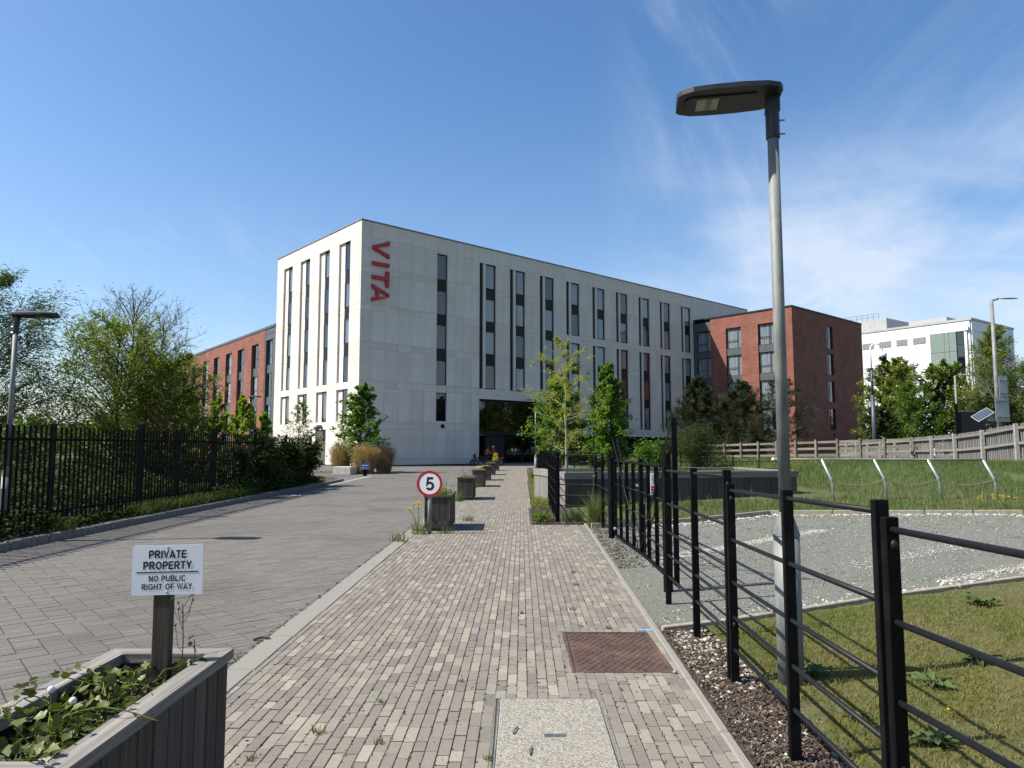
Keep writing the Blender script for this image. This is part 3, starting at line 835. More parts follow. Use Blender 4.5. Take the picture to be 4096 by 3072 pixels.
def window(root, c, z0, z1, w, ax, depth, cur=0, vent=True, mull=0.30):
    """glazed unit facing -y (ax 0) or -x (ax 1), front of the frame at depth"""
    h = z1 - z0
    k = (round(w, 2), round(h, 2), vent, mull)
    if k not in _win:
        t = 0.05; mb = MB()
        mb.box(-w / 2, w / 2, 0, 0.07, -h / 2, -h / 2 + t); mb.box(-w / 2, w / 2, 0, 0.07, h / 2 - t, h / 2)
        mb.box(-w / 2, -w / 2 + t, 0, 0.07, -h / 2 + t, h / 2 - t); mb.box(w / 2 - t, w / 2, 0, 0.07, -h / 2 + t, h / 2 - t)
        g = MB()
        if vent:
            xm = -w / 2 + w * mull
            mb.box(xm - 0.025, xm + 0.025, 0.002, 0.068, -h / 2 + t, h / 2 - t)
            mb.box(-w / 2 + t, xm - 0.025, 0.004, 0.066, -h * 0.12 - 0.025, -h * 0.12 + 0.025)
        g.box(-w / 2 + t, w / 2 - t, 0.034, 0.040, -h / 2 + t, h / 2 - t)
        fm, gm = mb.mesh('window'), g.mesh('pane')
        fm.materials.append(M['dark_metal']); gm.materials.append(M['glass'])
        rm = MB().box(-w / 2 + .01, w / 2 - .01, 0.42, 0.43, -h / 2 + .01, h / 2 - .01).mesh('room_back'); rm.materials.append(M['room'])
        _win[k] = fm, gm
    fm, gm = _win[k]
    o = bpy.data.objects.new('window', fm); COL.objects.link(o); o.parent = root
    if ax == 0: o.location = (c, depth, (z0 + z1) / 2)
    elif ax == 1: o.location = (depth, c, (z0 + z1) / 2); o.rotation_euler = (0, 0, -math.pi / 2)
    else: o.location = (c, depth, (z0 + z1) / 2); o.rotation_euler = (0, 0, math.pi)
    p = bpy.data.objects.new('pane', gm); COL.objects.link(p); p.parent = o
    if cur:
        q = bpy.data.objects.new('curtain', _cur[rnd.randrange(4)]); COL.objects.link(q); q.parent = o
        fw = {1: 1.0, 2: 0.55, 3: 0.75}[cur]
        q.location = ((1 - fw) * w / 2 * rnd.choice((1, 1, -1)), 0.16, 0); q.scale = ((w - 0.1) * fw, 1, h - 0.1)
    return o


def box_part(name, root, m, *a, b=0.0, label=None):
    return part(name, MB().box(*a, b), m, root, label)


# ---------------------------------------------------------------- the pale block with the red letters
mainb = thing('apartment_building', 'tall pale concrete block with red VITA letters and narrow window strips', 'building', tuple(BC), BA)
DP = 0.22
ROW = [0.0, 0.55, 3.05, 3.70, 6.45, 7.05, 9.70, 10.28, 12.90, 13.42, 16.07, 16.64, 19.15, 20.42]
STR = [12.55, 16.35, 20.38, 24.20, 28.27, 32.19, 36.20, 40.22, 44.48]; SW = 2.02
LEFTCOL = [0.0, 1.05, 2.37, 3.72, 5.03, 6.36, 7.68]
T0, T1 = 7.68, 8.83                                          # the single window strip nearest the corner


def rows(root, t0, t1, zlo, zhi, side, cuts=ROW):
    zs = [zlo] + [z for z in cuts if zlo + 0.05 < z < zhi - 0.05] + [zhi]
    for a, b in zip(zs[:-1], zs[1:]): panel(root, t0, t1, a, b, side)


for a, b in zip(LEFTCOL[:-1], LEFTCOL[1:]): rows(mainb, a, b, 0.06, 20.42, 'front')
for a, b in ((0.06, 3.86), (6.40, 7.06), (18.98, 20.42)): rows(mainb, T0, T1, a, b, 'front', [0.55, 3.05, 19.15])
for a, b in zip([8.83, 9.81, 10.71, 11.65], [9.81, 10.71, 11.65, 12.55]): rows(mainb, a, b, 0.06, 20.42, 'front')
for i, s in enumerate(STR):
    e = STR[i + 1] if i + 1 < len(STR) else 47.0
    zlo = 6.05 if s < 21 else 2.72
    if s < 23:
        panel(mainb, s, s + SW, 6.05, 7.0, 'front')
    else:
        panel(mainb, s, s + SW, 12.52, 13.30, 'front'); panel(mainb, s, s + SW, 2.72, 3.56, 'front')
    panel(mainb, s, s + SW, 18.98, 20.42, 'front')
    g0, g1 = s + SW, e
    gm_ = (g0 + g1) / 2 + 0.12
    zc = [z for z in ROW if zlo + 0.05 < z < 20.3]
    zs = [zlo] + zc + [20.42]
    for a, b in zip(zs[:-1], zs[1:]):
        if b - a > 1.8 and g1 - g0 > 1.2: panel(mainb, g0, gm_, a, b, 'front'); panel(mainb, gm_, g1, a, b, 'front')
        else: panel(mainb, g0, g1, a, b, 'front')
panel(mainb, 21.70, 22.40, 0.06, 2.70, 'front')
panel(mainb, 47.0, 53.5, 17.2, 20.42, 'front'); panel(mainb, 53.5, 60.0, 17.2, 20.42, 'front')

# left front
LS = [(1.87, 3.87), (5.64, 7.66), (9.56, 11.56), (13.37, 15.35)]
LW_ = [(0.225, 1.87), (3.87, 5.64), (7.66, 9.56), (11.56, 13.37), (15.35, 16.95)]
for k, (a, b) in enumerate(LW_):
    zs = ROW[1:]
    rows(mainb, a, b, 0.06, 20.42, 'side')
for a, b in LS:
    panel(mainb, a, b, 6.42, 7.02, 'side'); panel(mainb, a, b, 19.10, 20.42, 'side')
    if a == 5.64:
        panel(mainb, a, b, 3.08, 3.74, 'side')
    else:
        rows(mainb, a, b, 0.06, 3.74, 'side', [0.55, 3.05])

# structure behind the panels
core = MB()
core.box(.8, 12.5, .8, 17.0, 0, 20.3)
core.box(12.5, 21.95, .8, 17.0, 5.97, 20.3)
core.box(21.95, 60, .8, 17.0, 2.68, 20.3)
core.box(12.5, 60, 3.0, 17.0, 0, 2.9)
core.box(12.5, 21.95, 2.6, 17.0, 2.9, 5.95)
part('wall_core', core, M['core'], mainb)
cp = MB()
cp.box(-0.05, 60.05, -0.05, 0.45, 20.42, 20.55, 0.02); cp.box(-0.05, 0.45, 0.45, 17.0, 20.42, 20.55, 0.02); cp.box(0.45, 60, 0.45, 17, 20.3, 20.40)
part('coping', cp, M['coping'], mainb)
box_part('soffit', mainb, M['dark_metal'], 21.95, 60, 0.23, 3.0, 2.60, 2.679)

FL = [(16.64, 18.94), (13.43, 15.63), (10.32, 12.50), (7.06, 9.28)]


def spandrel(c, z0, z1, w, ax, depth=0.15):
    mb = MB()
    if ax == 0: mb.box(c - w / 2, c + w / 2, depth, DP, z0 + .004, z1 - .004)
    else: mb.box(depth, DP, c - w / 2, c + w / 2, z0 + .004, z1 - .004)
    part('spandrel', mb, M['dark_metal'], mainb)


c = (T0 + T1) / 2; w = T1 - T0 - 0.04
for k, (a, b) in enumerate(FL):
    window(mainb, c, a, b, w, 0, 0.13, 0, False)
    if k < 3: spandrel(c, FL[k + 1][1], a, w, 0)
window(mainb, c, 3.88, 6.38, w, 0, 0.13, 0, False)
for i, s in enumerate(STR):
    c, w = s + 1.41, 1.16
    if s < 23: grp = [FL]
    else: grp = [[(16.64, 18.94), (13.34, 15.63)], [(10.35, 12.48), (7.06, 9.30), (3.60, 6.10)]]
    for gr in grp:
        for k, (a, b) in enumerate(gr):
            cur = rnd.choice((1, 1, 1, 3, 0)) if b > 12 else rnd.choice((1, 0, 0, 3, 2))
            window(mainb, c, a, b, w, 0, 0.13, cur, False)
            if k + 1 < len(gr): spandrel(c, gr[k + 1][1], a, w, 0)
        z0, z1 = gr[-1][0], gr[0][1]
        box_part('dark_strip', mainb, M['dark_metal'], s + 0.004, s + 0.47, 0.175, DP, z0, z1)
        box_part('fin', mainb, M['panel'], s + 0.50, s + 0.80, 0.06, DP, z0 - .03, z1 + .03, b=0.01)
for a, b in LS:
    c, w = a + 0.56, 1.10
    for k, (z0, z1) in enumerate(FL):
        window(mainb, c, z0, z1, w, 1, 0.13, rnd.choice((1, 3, 0, 2)), False)
        if k < 3: spandrel(c, FL[k + 1][1], z0, w, 1)
    window(mainb, c, 3.78, 6.40, w, 1, 0.13, 2, False)
    for z0, z1 in ((7.06, 9.70), (9.70, 12.9), (12.9, 16.07), (16.07, 19.08), (3.76, 6.40)):
        mb = MB(); mb.box(0.17, DP, a + 1.13, b - 0.002, z0 + .006, z1 - .006, 0.006)
        part('back_panel', mb, M['panel'], mainb)

# door in the left front, hoods and wall lamps
dr = MB(); dr.box(0.14, DP, 5.68, 7.62, 0.06, 3.06); d_ = part('side_door', dr, M['door'], mainb)
dl = MB()
dl.box(0.10, 0.14, 5.74, 6.62, 0.1, 2.10, .01); dl.box(0.10, 0.14, 6.68, 7.56, 0.1, 2.10, .01); dl.box(0.10, 0.14, 5.74, 7.56, 2.18, 3.0, .01)
link('leaf', dl.mesh('leaf'), M['door'], d_)
hd = MB(); hd.tube([(-0.02, 6.45, 3.35), (-0.35, 6.45, 3.30), (-0.55, 6.45, 3.12)], [0.16, 0.22, 0.24], 10)
part('wall_lamp', hd, M['grey_clad'], mainb, smooth=True)
hd = MB(); hd.sphere((8.35, -0.10, 3.42), 0.20, 10, 6, (1, .8, .9)); part('wall_lamp', hd, M['dark_metal'], mainb, smooth=True)

# letters, standing off the wall and reading downwards
def letter(polys):
    mb = MB()
    for poly in polys:
        mx = Matrix(((1, 0, 0, 0), (0, 0, -1, 0), (0, 1, 0, 0), (0, 0, 0, 1)))
        mb.prism(poly, mx, 0.03, 0.20)
    part('letter', mb, M['red'], mainb)


xa, xb = 0.99, 2.62
letter([[(xa, 18.12), (xa, 18.40), (xb, 19.04), (xb, 18.68), (xa + .36, 18.26)], [(xa, 18.40), (xa, 18.12), (xb, 17.52), (xb, 17.88), (xa + .36, 18.26)]][:1] +
       [[(xa, 18.12), (xb, 17.52), (xb, 17.86), (xa + .37, 18.25)]])
letter([[(xa, 16.76), (xb, 16.76), (xb, 17.08), (xa, 17.08)]])
letter([[(xa, 15.58), (xb - .33, 15.58), (xb - .33, 15.90), (xa, 15.90)], [(xb - .33, 15.05), (xb, 15.05), (xb, 16.40), (xb - .33, 16.40)]])
letter([[(xa, 14.80), (xb, 14.26), (xb, 14.50), (xa, 15.14)], [(xa, 13.66), (xb, 14.22), (xb, 14.262), (xa + .0, 14.0)],
        [(1.36, 14.10), (1.64, 14.18), (1.64, 14.62), (1.36, 14.70)]])

# entrance: glazed front, dark lobby box, doors
en_ = mainb
fr = MB()
for t in (12.62, 13.72, 15.66, 17.68, 19.6, 21.86): fr.box(t - .04, t + .04, 0.35, 0.47, 3.08, 5.86)
fr.box(12.58, 21.92, 0.34, 0.48, 5.86, 5.95); fr.box(12.58, 21.92, 0.30, 0.50, 2.72, 3.06)
part('entrance_frame', fr, M['dark_metal'], mainb)
for a, b in zip((12.66, 13.76, 15.70, 17.72, 19.64), (13.68, 15.62, 17.64, 19.56, 21.82)):
    box_part('entrance_pane', mainb, M['dark_glass'], a, b, 0.40, 0.41, 3.08, 5.86)
box_part('lobby_wall', mainb, M['dark_metal'], 13.7, 16.10, 0.52, 2.9, 0.0, 2.70)
box_part('ceiling_lamp', mainb, M['white_paint'], 12.70, 13.55, 0.55, 0.75, 2.66, 2.72)
for a, b in ((16.35, 17.36), (17.40, 18.41), (18.55, 19.5), (19.6, 20.6), (20.64, 21.62)):
    mb = MB(); t = .05
    mb.box(a, a + t, 0.60, 0.66, 0.02, 2.55); mb.box(b - t, b, 0.60, 0.66, 0.02, 2.55)
    mb.box(a + t, b - t, 0.60, 0.66, 0.02, 0.14); mb.box(a + t, b - t, 0.60, 0.66, 2.47, 2.55)
    d_ = part('entrance_door' if b < 18.5 else 'side_light', mb, M['dark_metal'], mainb)
    link('pane', MB().box(a + t, b - t, 0.625, 0.635, 0.14, 2.47).mesh('pane'), M['dark_glass'], d_)
    if b < 18.5:
        q = MB(); xn = b - 0.28 if a < 17 else a + 0.12
        q.box(xn, xn + 0.17, 0.612, 0.618, 1.15, 1.42); link('notice', q.mesh('notice'), M['white_paint'], d_)
        q = MB(); xh = b - .09 if a < 17 else a + .09
        q.tube([(xh, 0.55, 0.8), (xh, 0.55, 1.5)], 0.015, 6); link('handle', q.mesh('handle'), M['steel'], d_)
for t in range(23, 46, 2):
    mb = MB(); mb.box(t - .05, t + .05, 2.85, 2.99, 0, 2.6); part('undercroft_post', mb, M['grey_clad'], mainb)


# ---------------------------------------------------------------- brick wings
def brick_wing_left():
    d = Vector((-0.6186, 0.7857, 0)); a = math.atan2(d.y, d.x)
    o = Vector((-12.49, 57.67, 0)) + BV * 17.02
    root = thing('brick_wing', 'long red brick wing running back behind the trees, joined by a grey link', 'building', tuple(o), a)
    # local x along the wing, +y outwards
    xs_ = [(4.92, 7.13), (9.65, 11.93), (14.05, 16.35), (19.0, 21.24), (23.6, 26.0), (28.76, 31.1), (33.5, 35.8), (38.2, 40.5), (43.0, 45.3), (47.8, 50.1), (52.5, 54.8)]
    L_ = 62.0
    mb = MB(); x = 3.0
    for p, q in xs_ + [(L_, L_)]:
        m_ = MB(); m_.box(x, p, -0.30, 0, 0, 12.46); part('brick_pier', m_, M['brick'], root); x = q
    m_ = MB(); m_.box(3.0, L_, -0.30, 0, 12.46, 13.66); part('brick_band', m_, M['brick'], root)
    box_part('wall_core', root, M['core'], 0.0, L_, -14, -0.9, 0, 13.6)
    m_ = MB(); m_.box(-0.1, L_, -0.4, 0.06, 13.66, 13.95, 0.02); m_.box(-0.1, L_, -14, -0.4, 13.60, 13.7); part('roof_edge', m_, M['grey_clad'], root)
    # grey link
    m_ = MB(); m_.box(0.0, 2.98, -0.30, -0.02, 12.48, 13.10, .01); m_.box(0.0, 2.98, -0.30, -0.02, 13.12, 13.655, .01)
    m_.box(0.0, 0.76, -0.30, -0.02, 0, 12.46, .01); m_.box(2.72, 2.98, -0.30, -0.02, 0, 12.46, .01); m_.box(0.76, 2.72, -0.30, -0.04, 0, 3.43, .01)
    part('link_cladding', m_, M['grey_clad'], root)
    FW = [(9.94, 12.44), (6.66, 9.10), (3.45, 5.86)]
    for i, (p, q) in enumerate([(0.78, 2.70)] + xs_):
        for k, (z0, z1) in enumerate(FW):
            window(root, (p + q) / 2 - .1, z0, z1, q - p - .24, 2, -0.20, rnd.choice((0, 0, 2, 3)) if i < 7 else 0, True, 0.66)
            z2 = FW[k - 1][0] if k else None
            if k: box_part('spandrel', root, M['grey_clad'], p + .01, q - .01, -0.30, -0.19, z1, z2)
        box_part('spandrel', root, M['grey_clad'], p + .01, q - .01, -0.30, -0.19, 0.0, 3.44)
    return root


brick_wing_left()


def brick_wing_right():
    o = BC + BU * 47.06
    root = thing('brick_wing', 'four storey red brick wing standing right of the lamp post, end wall in shade', 'building', tuple(o), BA)
    ye, H_ = -13.0, 17.3
    zt_ = 15.87
    FW = [(13.37, 15.85), (10.07, 12.54), (6.80, 9.25), (3.5, 6.0)]
    ys_ = [(-6.60, -4.56), (-10.75, -8.78)]
    # lit side facing -x: piers between window strips
    for p, q in ((-4.56, -2.43), (-8.78, -6.60), (ye, -10.75)):
        m_ = MB(); m_.box(0, 0.30, p, q, 0, zt_); part('brick_pier', m_, M['brick'], root)
    m_ = MB(); m_.box(0, 0.30, ye, -2.43, zt_, H_); part('brick_band', m_, M['brick'], root)
    for p, q in ys_:
        for k, (z0, z1) in enumerate(FW):
            window(root, (p + q) / 2, z0, z1, q - p - .04, 1, 0.14, 1 if k < 3 else 3, True, 0.72)
            if k: box_part('spandrel', root, M['grey_clad'], 0.12, 0.30, p + .01, q - .01, z1, FW[k - 1][0])
        box_part('spandrel', root, M['grey_clad'], 0.12, 0.30, p + .01, q - .01, 0, 3.5)
    # link to the pale block
    m_ = MB(); m_.box(0.0, 0.30, -2.43, -0.003, 15.87, 17.0, .01); m_.box(0.0, 0.30, -0.45, -0.003, 0, 15.87, .01)
    part('link_cladding', m_, M['grey_clad'], root)
    for k, (z0, z1) in enumerate(FW):
        window(root, -1.44, z0, z1, 1.94, 1, 0.12, 1, True, 0.72)
        if k: box_part('spandrel', root, M['grey_clad'], 0.10, 0.30, -2.42, -0.46, z1, FW[k - 1][0])
    # end wall facing -y with four small windows
    wx0, wx1 = 8.35, 10.05
    zs = [(13.35, 16.10), (10.18, 12.74), (6.89, 9.45), (3.55, 6.13)]
    X1 = 18.3
    m_ = MB(); m_.box(0.30, wx0, ye, ye + 0.3, 0, H_); part('end_wall', m_, M['brick'], root)
    m_ = MB(); m_.box(wx1, X1, ye, ye + 0.3, 0, H_); part('end_wall', m_, M['brick'], root)
    zz = [H_] + [z for a in zs for z in (a[1], a[0])] + [0]
    for a, b in zip(zz[::2], zz[1::2]):
        m_ = MB(); m_.box(wx0, wx1, ye, ye + 0.3, b, a); part('brick_infill', m_, M['brick'], root)
    for a, b in zs: window(root, (wx0 + wx1) / 2, a, b, wx1 - wx0, 0, ye + 0.16, 0, True, 0.4)
    m_ = MB(); m_.box(0.9, X1 - .3, ye + .9, -0.01, 0, H_ - .1); part('wall_core', m_, M['core'], root)
    m_ = MB(); m_.box(X1 - .3, X1, ye + .302, 2, 0, H_); part('end_wall', m_, M['brick'], root)
    m_ = MB(); m_.box(-0.06, X1 + .06, ye - .06, ye + .4, H_, H_ + .22, .02); m_.box(-0.06, 0.4, ye + .4, -0.005, H_, H_ + .22, .02)
    m_.box(0.4, X1, ye + .4, 0, H_ - .1, H_ + .02)
    part('roof_edge', m_, M['dark_metal'], root)
    for x in (9.3,):
        m_ = MB(); m_.sphere((x, ye - .1, 3.0), 0.18, 8, 5, (1.2, .8, .6)); part('wall_lamp', m_, M['dark_metal'], root, smooth=True)


brick_wing_right()


# ---------------------------------------------------------------- white clad block far right
def far_block():
    Y = 110.0; K = Vector((71.7, Y, 0)); Ht = 21.4
    a = math.atan2(math.cos(R(36)), -math.sin(R(36)))          # left face runs back to the left
    root = thing('laboratory_building', 'white clad block with grey green panels rising behind the roadside trees', 'building', tuple(K), a)
    # local x along the left face (away), +y outwards (towards camera-left)
    cols = [0, 0.9, 2.05, 3.1, 3.8, 5.9, 6.5, 8.7, 9.4, 11.4, 12.1, 14.3, 15.0, 17.2, 18.0, 24.0]
    rws = [0, 4.0, 8.0, 11.5, 14.6, 16.7, 19.8, Ht]
    for i, (p, q) in enumerate(zip(cols[:-1], cols[1:])):
        for j, (u_, v_) in enumerate(zip(rws[:-1], rws[1:])):
            green = 2.0 <= p < 5.8 and 2 <= j <= 5
            if i == 1 and 3 <= j <= 5: continue
            mb = MB(); mb.box(p + .02, q - .02, -0.2, 0, u_ + .02, v_ - .02, .01)
            part('panel', mb, M['green_clad'] if green else M['white_clad'], root)
            if j == 5 and q - p > 1.8 and p >= 6:
                lb = MB(); lb.box(p + .1, q - .1, 0.0, 0.03, 18.5, 19.6)
                for k in range(9): lb.box(p + .15, q - .15, 0.03, 0.10, 18.55 + k * .115, 18.61 + k * .115)
                part('louvre', lb, M['louvre'], root)
    mb = MB(); mb.box(.92, 2.03, -0.2, -0.12, 11.5, 19.8); w_ = part('window', mb, M['dark_metal'], root)
    for k in range(4):
        g = MB(); g.box(1.0, 1.95, -0.12, -0.10, 11.6 + k * 2.05, 13.55 + k * 2.05); link('pane', g.mesh('pane'), M['glass'], w_)
    dn = MB(); dn.tube([(0.5, 0.15, 19.8), (0.5, 0.15, 0)], 0.12, 8); dn.box(0.15, .85, 0.01, 0.4, 19.8, 20.4); part('downpipe', dn, M['white_clad'], root)
    cb = MB(); cb.box(0.01, 24, -16.8, -0.202, 0, Ht - .1); part('wall_core', cb, M['core'], root)
    # right face (local -x side)
    for i in range(4):
        for j, (u_, v_) in enumerate(zip(rws[:-1], rws[1:])):
            mb = MB(); mb.box(-0.2, 0, -16.8 + i * 4.2 + .02, -16.8 + (i + 1) * 4.2 - .02 - (0.2 if i == 3 else 0), u_ + .02, v_ - .02, .01)
            part('panel', mb, M['white_clad'], root)
    ct = MB(); ct.box(-0.3, 24, -16.9, 0.12, Ht, Ht + .35); part('coping', ct, M['louvre'], root)
    pr = MB(); pr.box(4.5, 10.5, -8, -3, Ht + .35, Ht + 1.5); part('roof_plant', pr, M['louvre'], root)
    pr = MB(); pr.box(13.5, 24, -12, -1.5, Ht + .35, Ht + 2.5); part('roof_plant', pr, M['louvre'], root)
    rl = MB()
    for x in range(15, 25): rl.tube([(x, -2, Ht + 2.5), (x, -2, Ht + 3.6)], .04, 5)
    for z in (Ht + 3.05, Ht + 3.6): rl.tube([(15, -2, z), (24, -2, z)], .04, 5)
    part('roof_rail', rl, M['galv'], root)


far_block()

# ================================================================ STREET FURNITURE
def planter(loc, rz, label, L=1.2, W=0.50, H=0.68, wood='darkwood', near=False, group='wooden planters beside the brick path'):
    """slatted timber box on feet; local x across, y along, origin at the base centre"""
    t = thing('wooden_planter', label, 'planter', loc, rz, group)
    b = 0.004 if near else 0.0
    capw, caph = 0.085, 0.042
    r = random.Random(len(label) * 37 + int(loc[1] * 10))
    z0, z1 = 0.055, H - caph
    th = 0.022

    def board(n, mk, axis, x0, x1, y0, y1):
        mb = MB(); s = r.uniform(0.62, 1.25); mb.tint = (s, s * r.uniform(.97, 1.0), s * r.uniform(.93, 1.0))
        mb.box(x0, x1, y0, y1, z0 + r.uniform(-.004, .004), z1, b)
        part('board', mb, M[wood + '_z'], t)
    nb = max(4, round(L / 0.105)); pb = L / nb
    for i in range(nb):
        a, c = -L / 2 + i * pb + 0.004, -L / 2 + (i + 1) * pb - 0.004
        for sx in (-1, 1):
            o = sx * r.uniform(0, .003)
            board(nb, None, 'z', (W / 2 - th if sx > 0 else -W / 2) + o, (W / 2 if sx > 0 else -W / 2 + th) + o, a, c)
    nw = max(4, round(W / 0.105)); pw_ = (W - 2 * th - .004) / nw
    for i in range(nw):
        a, c = -W / 2 + th + .002 + i * pw_ + 0.003, -W / 2 + th + .002 + (i + 1) * pw_ - 0.003
        for sy in (-1, 1): board(nw, None, 'z', a, c, L / 2 - th if sy > 0 else -L / 2, L / 2 if sy > 0 else -L / 2 + th)
    # mitred cap frame
    ox, oy = W / 2 + 0.018, L / 2 + 0.018
    ix, iy = ox - capw, oy - capw
    cs_ = [((-ox, -oy), (ox, -oy), (ix, -iy), (-ix, -iy)), ((ox, oy), (-ox, oy), (-ix, iy), (ix, iy)),
           ((ox, -oy), (ox, oy), (ix, iy), (ix, -iy)), ((-ox, oy), (-ox, -oy), (-ix, -iy), (-ix, iy))]
    for k, p in enumerate(cs_):
        mb = MB(); s = r.uniform(1.1, 1.7) if near else r.uniform(.9, 1.3); mb.tint = (s, s, s)
        cx = sum(a for a, _ in p) / 4; cy = sum(c for _, c in p) / 4
        pp = [(cx + (a - cx) * .998, cy + (c - cy) * .998) for a, c in p]
        lo = [(x, y, H - caph) for x, y in pp] + [(x, y, H - .004) for x, y in pp]
        tp = [(cx + (a - cx) * (.985 if abs(a - cx) < .3 else .995), cy + (c - cy) * (.985 if abs(c - cy) < .3 else .995), H) for a, c in pp]
        mb.add(lo + tp, [(3, 2, 1, 0), (8, 9, 10, 11)] + [(i, (i + 1) % 4, 4 + (i + 1) % 4, 4 + i) for i in range(4)] + [(4 + i, 4 + (i + 1) % 4, 8 + (i + 1) % 4, 8 + i) for i in range(4)])
        part('cap', mb, M[('wood' if near else wood) + ('_x' if k < 2 else '_y')], t)
    # inner lining rail under the cap, feet, soil
    mb = MB(); mb.tint = (.7, .7, .7)
    mb.box(-ix - .0, ix + .0, iy + .002, iy + .03, z1 - .09, z1 - .002); mb.box(-ix, ix, -iy - .03, -iy - .002, z1 - .09, z1 - .002)
    part('inner_rail', mb, M[wood + '_x'], t)
    for sx in (-1, 1):
        for sy in (-1, 1):
            mb = MB(); mb.tint = (.9, .9, .9)
            mb.box(sx * (W / 2 - .07) - .04, sx * (W / 2 - .07) + .04, sy * (L / 2 - .10) - .04, sy * (L / 2 - .10) + .04, 0, z0 + .02)
            part('foot', mb, M[wood + '_z'], t)
    mb = MB(); n = 8
    for i in range(n):
        for j in range(n): pass
    V = []; F = []
    for i in range(n + 1):
        for j in range(n + 1):
            V.append((-W / 2 + th + (W - 2 * th) * i / n, -L / 2 + th + (L - 2 * th) * j / n, H - 0.13 + r.uniform(-.012, .012)))
    for i in range(n):
        for j in range(n): F.append((i * (n + 1) + j, (i + 1) * (n + 1) + j, (i + 1) * (n + 1) + j + 1, i * (n + 1) + j + 1))
    mb.add(V, F); part('earth', mb, M['soil'], t)
    return t


near_planter = planter((-1.515, 2.66, 0), 0.0, 'large weathered planter full of ivy holding the private property sign', 1.2, 0.50, 0.70, 'darkwood', True)
ROWP = [(-1.425, 14.32, 'dark slatted planter with yellow green plants directly behind the round 5 sign'),
        (-1.40, 22.2, 'square looking dark planter with thin dry stalks, second behind the 5 sign'),
        (-1.34, 29.2, 'dark planter with pale trailing succulents, third behind the 5 sign'),
        (-1.27, 34.6, 'dark planter with dead seed stems, fourth behind the 5 sign'),
        (-1.20, 41.2, 'dark planter with low ginger plants, fifth behind the 5 sign'),
        (-1.12, 48.4, 'farthest planter in the row, tall yellow flowers by the entrance')]
row_planters = [planter((x, y, 0), 0.008, lab) for x, y, lab in ROWP]

# ---- long raised beds right of the path
def raised_bed():
    A, B = Vector((1.40, 18.8, 0)), Vector((8.04, 20.2, 0))
    d = (B - A).normalized(); a = math.atan2(d.y, d.x); L = (B - A).length
    t = thing('raised_bed', 'long grey timber raised bed with pale capping behind the black railings', 'planter bed', tuple(A), a)
    D, H = 3.4, 0.90
    r = random.Random(4); n = round(L / 0.205); w = L / n
    for i in range(n):
        mb = MB(); s = r.uniform(.75, 1.25); mb.tint = (s, s, s); mb.box(i * w + .005, (i + 1) * w - .005, 0, .03, 0.02, H - .13)
        part('board', mb, M['darkwood_z'], t)
    n = round(D / .16); w = D / n
    for i in range(n):
        for x in (0, L - .03):
            mb = MB(); s = r.uniform(.85, 1.15); mb.tint = (s, s, s); mb.box(x - .004, x + .026, .032 + i * w + .003, .032 + (i + 1) * w - .003, 0.02, H - .13)
            part('board', mb, M['greywood_z'], t)
    mb = MB(); mb.tint = (1.1, 1.1, 1.1); mb.box(-.03, L + .03, -.025, .0, H - .15, H - .02); part('fascia', mb, M['wood_x'], t)
    mb = MB(); mb.tint = (1.1, 1.1, 1.1); mb.box(-.035, -.007, 0.0, D + .03, H - .15, H - .02); part('fascia', mb, M['greywood_y'], t)
    for k in range(4):
        mb = MB(); s = r.uniform(.9, 1.1); mb.tint = (s, s, s); mb.box(-.03 + k * (L + .06) / 4, -.034 + (k + 1) * (L + .06) / 4, -.03, .19, H - .018, H + .03)
        part('cap', mb, M['greywood_x'], t)
    for x in (-.04, L - .18):
        mb = MB(); mb.tint = (1.15, 1.15, 1.15); mb.box(x, x + .22, .194, D, H - .018, H + .03); part('cap', mb, M['greywood_y'], t)
    mb = MB(); mb.tint = (1, 1, 1); mb.box(.185, L - .185, D - .22, D, H - .018, H + .03); part('cap', mb, M['greywood_x'], t)
    mb = MB(); mb.box(.03, L - .03, .03, D - .03, 0, H - .16); part('earth', mb, M['soil'], t)
    return t


raised_bed()

# ---- signs
def arc(cx, cy, rx, ry, a0, a1, n=9):
    return [(cx + rx * math.cos(R(a0 + (a1 - a0) * i / n)), cy + ry * math.sin(R(a0 + (a1 - a0) * i / n))) for i in range(n + 1)]


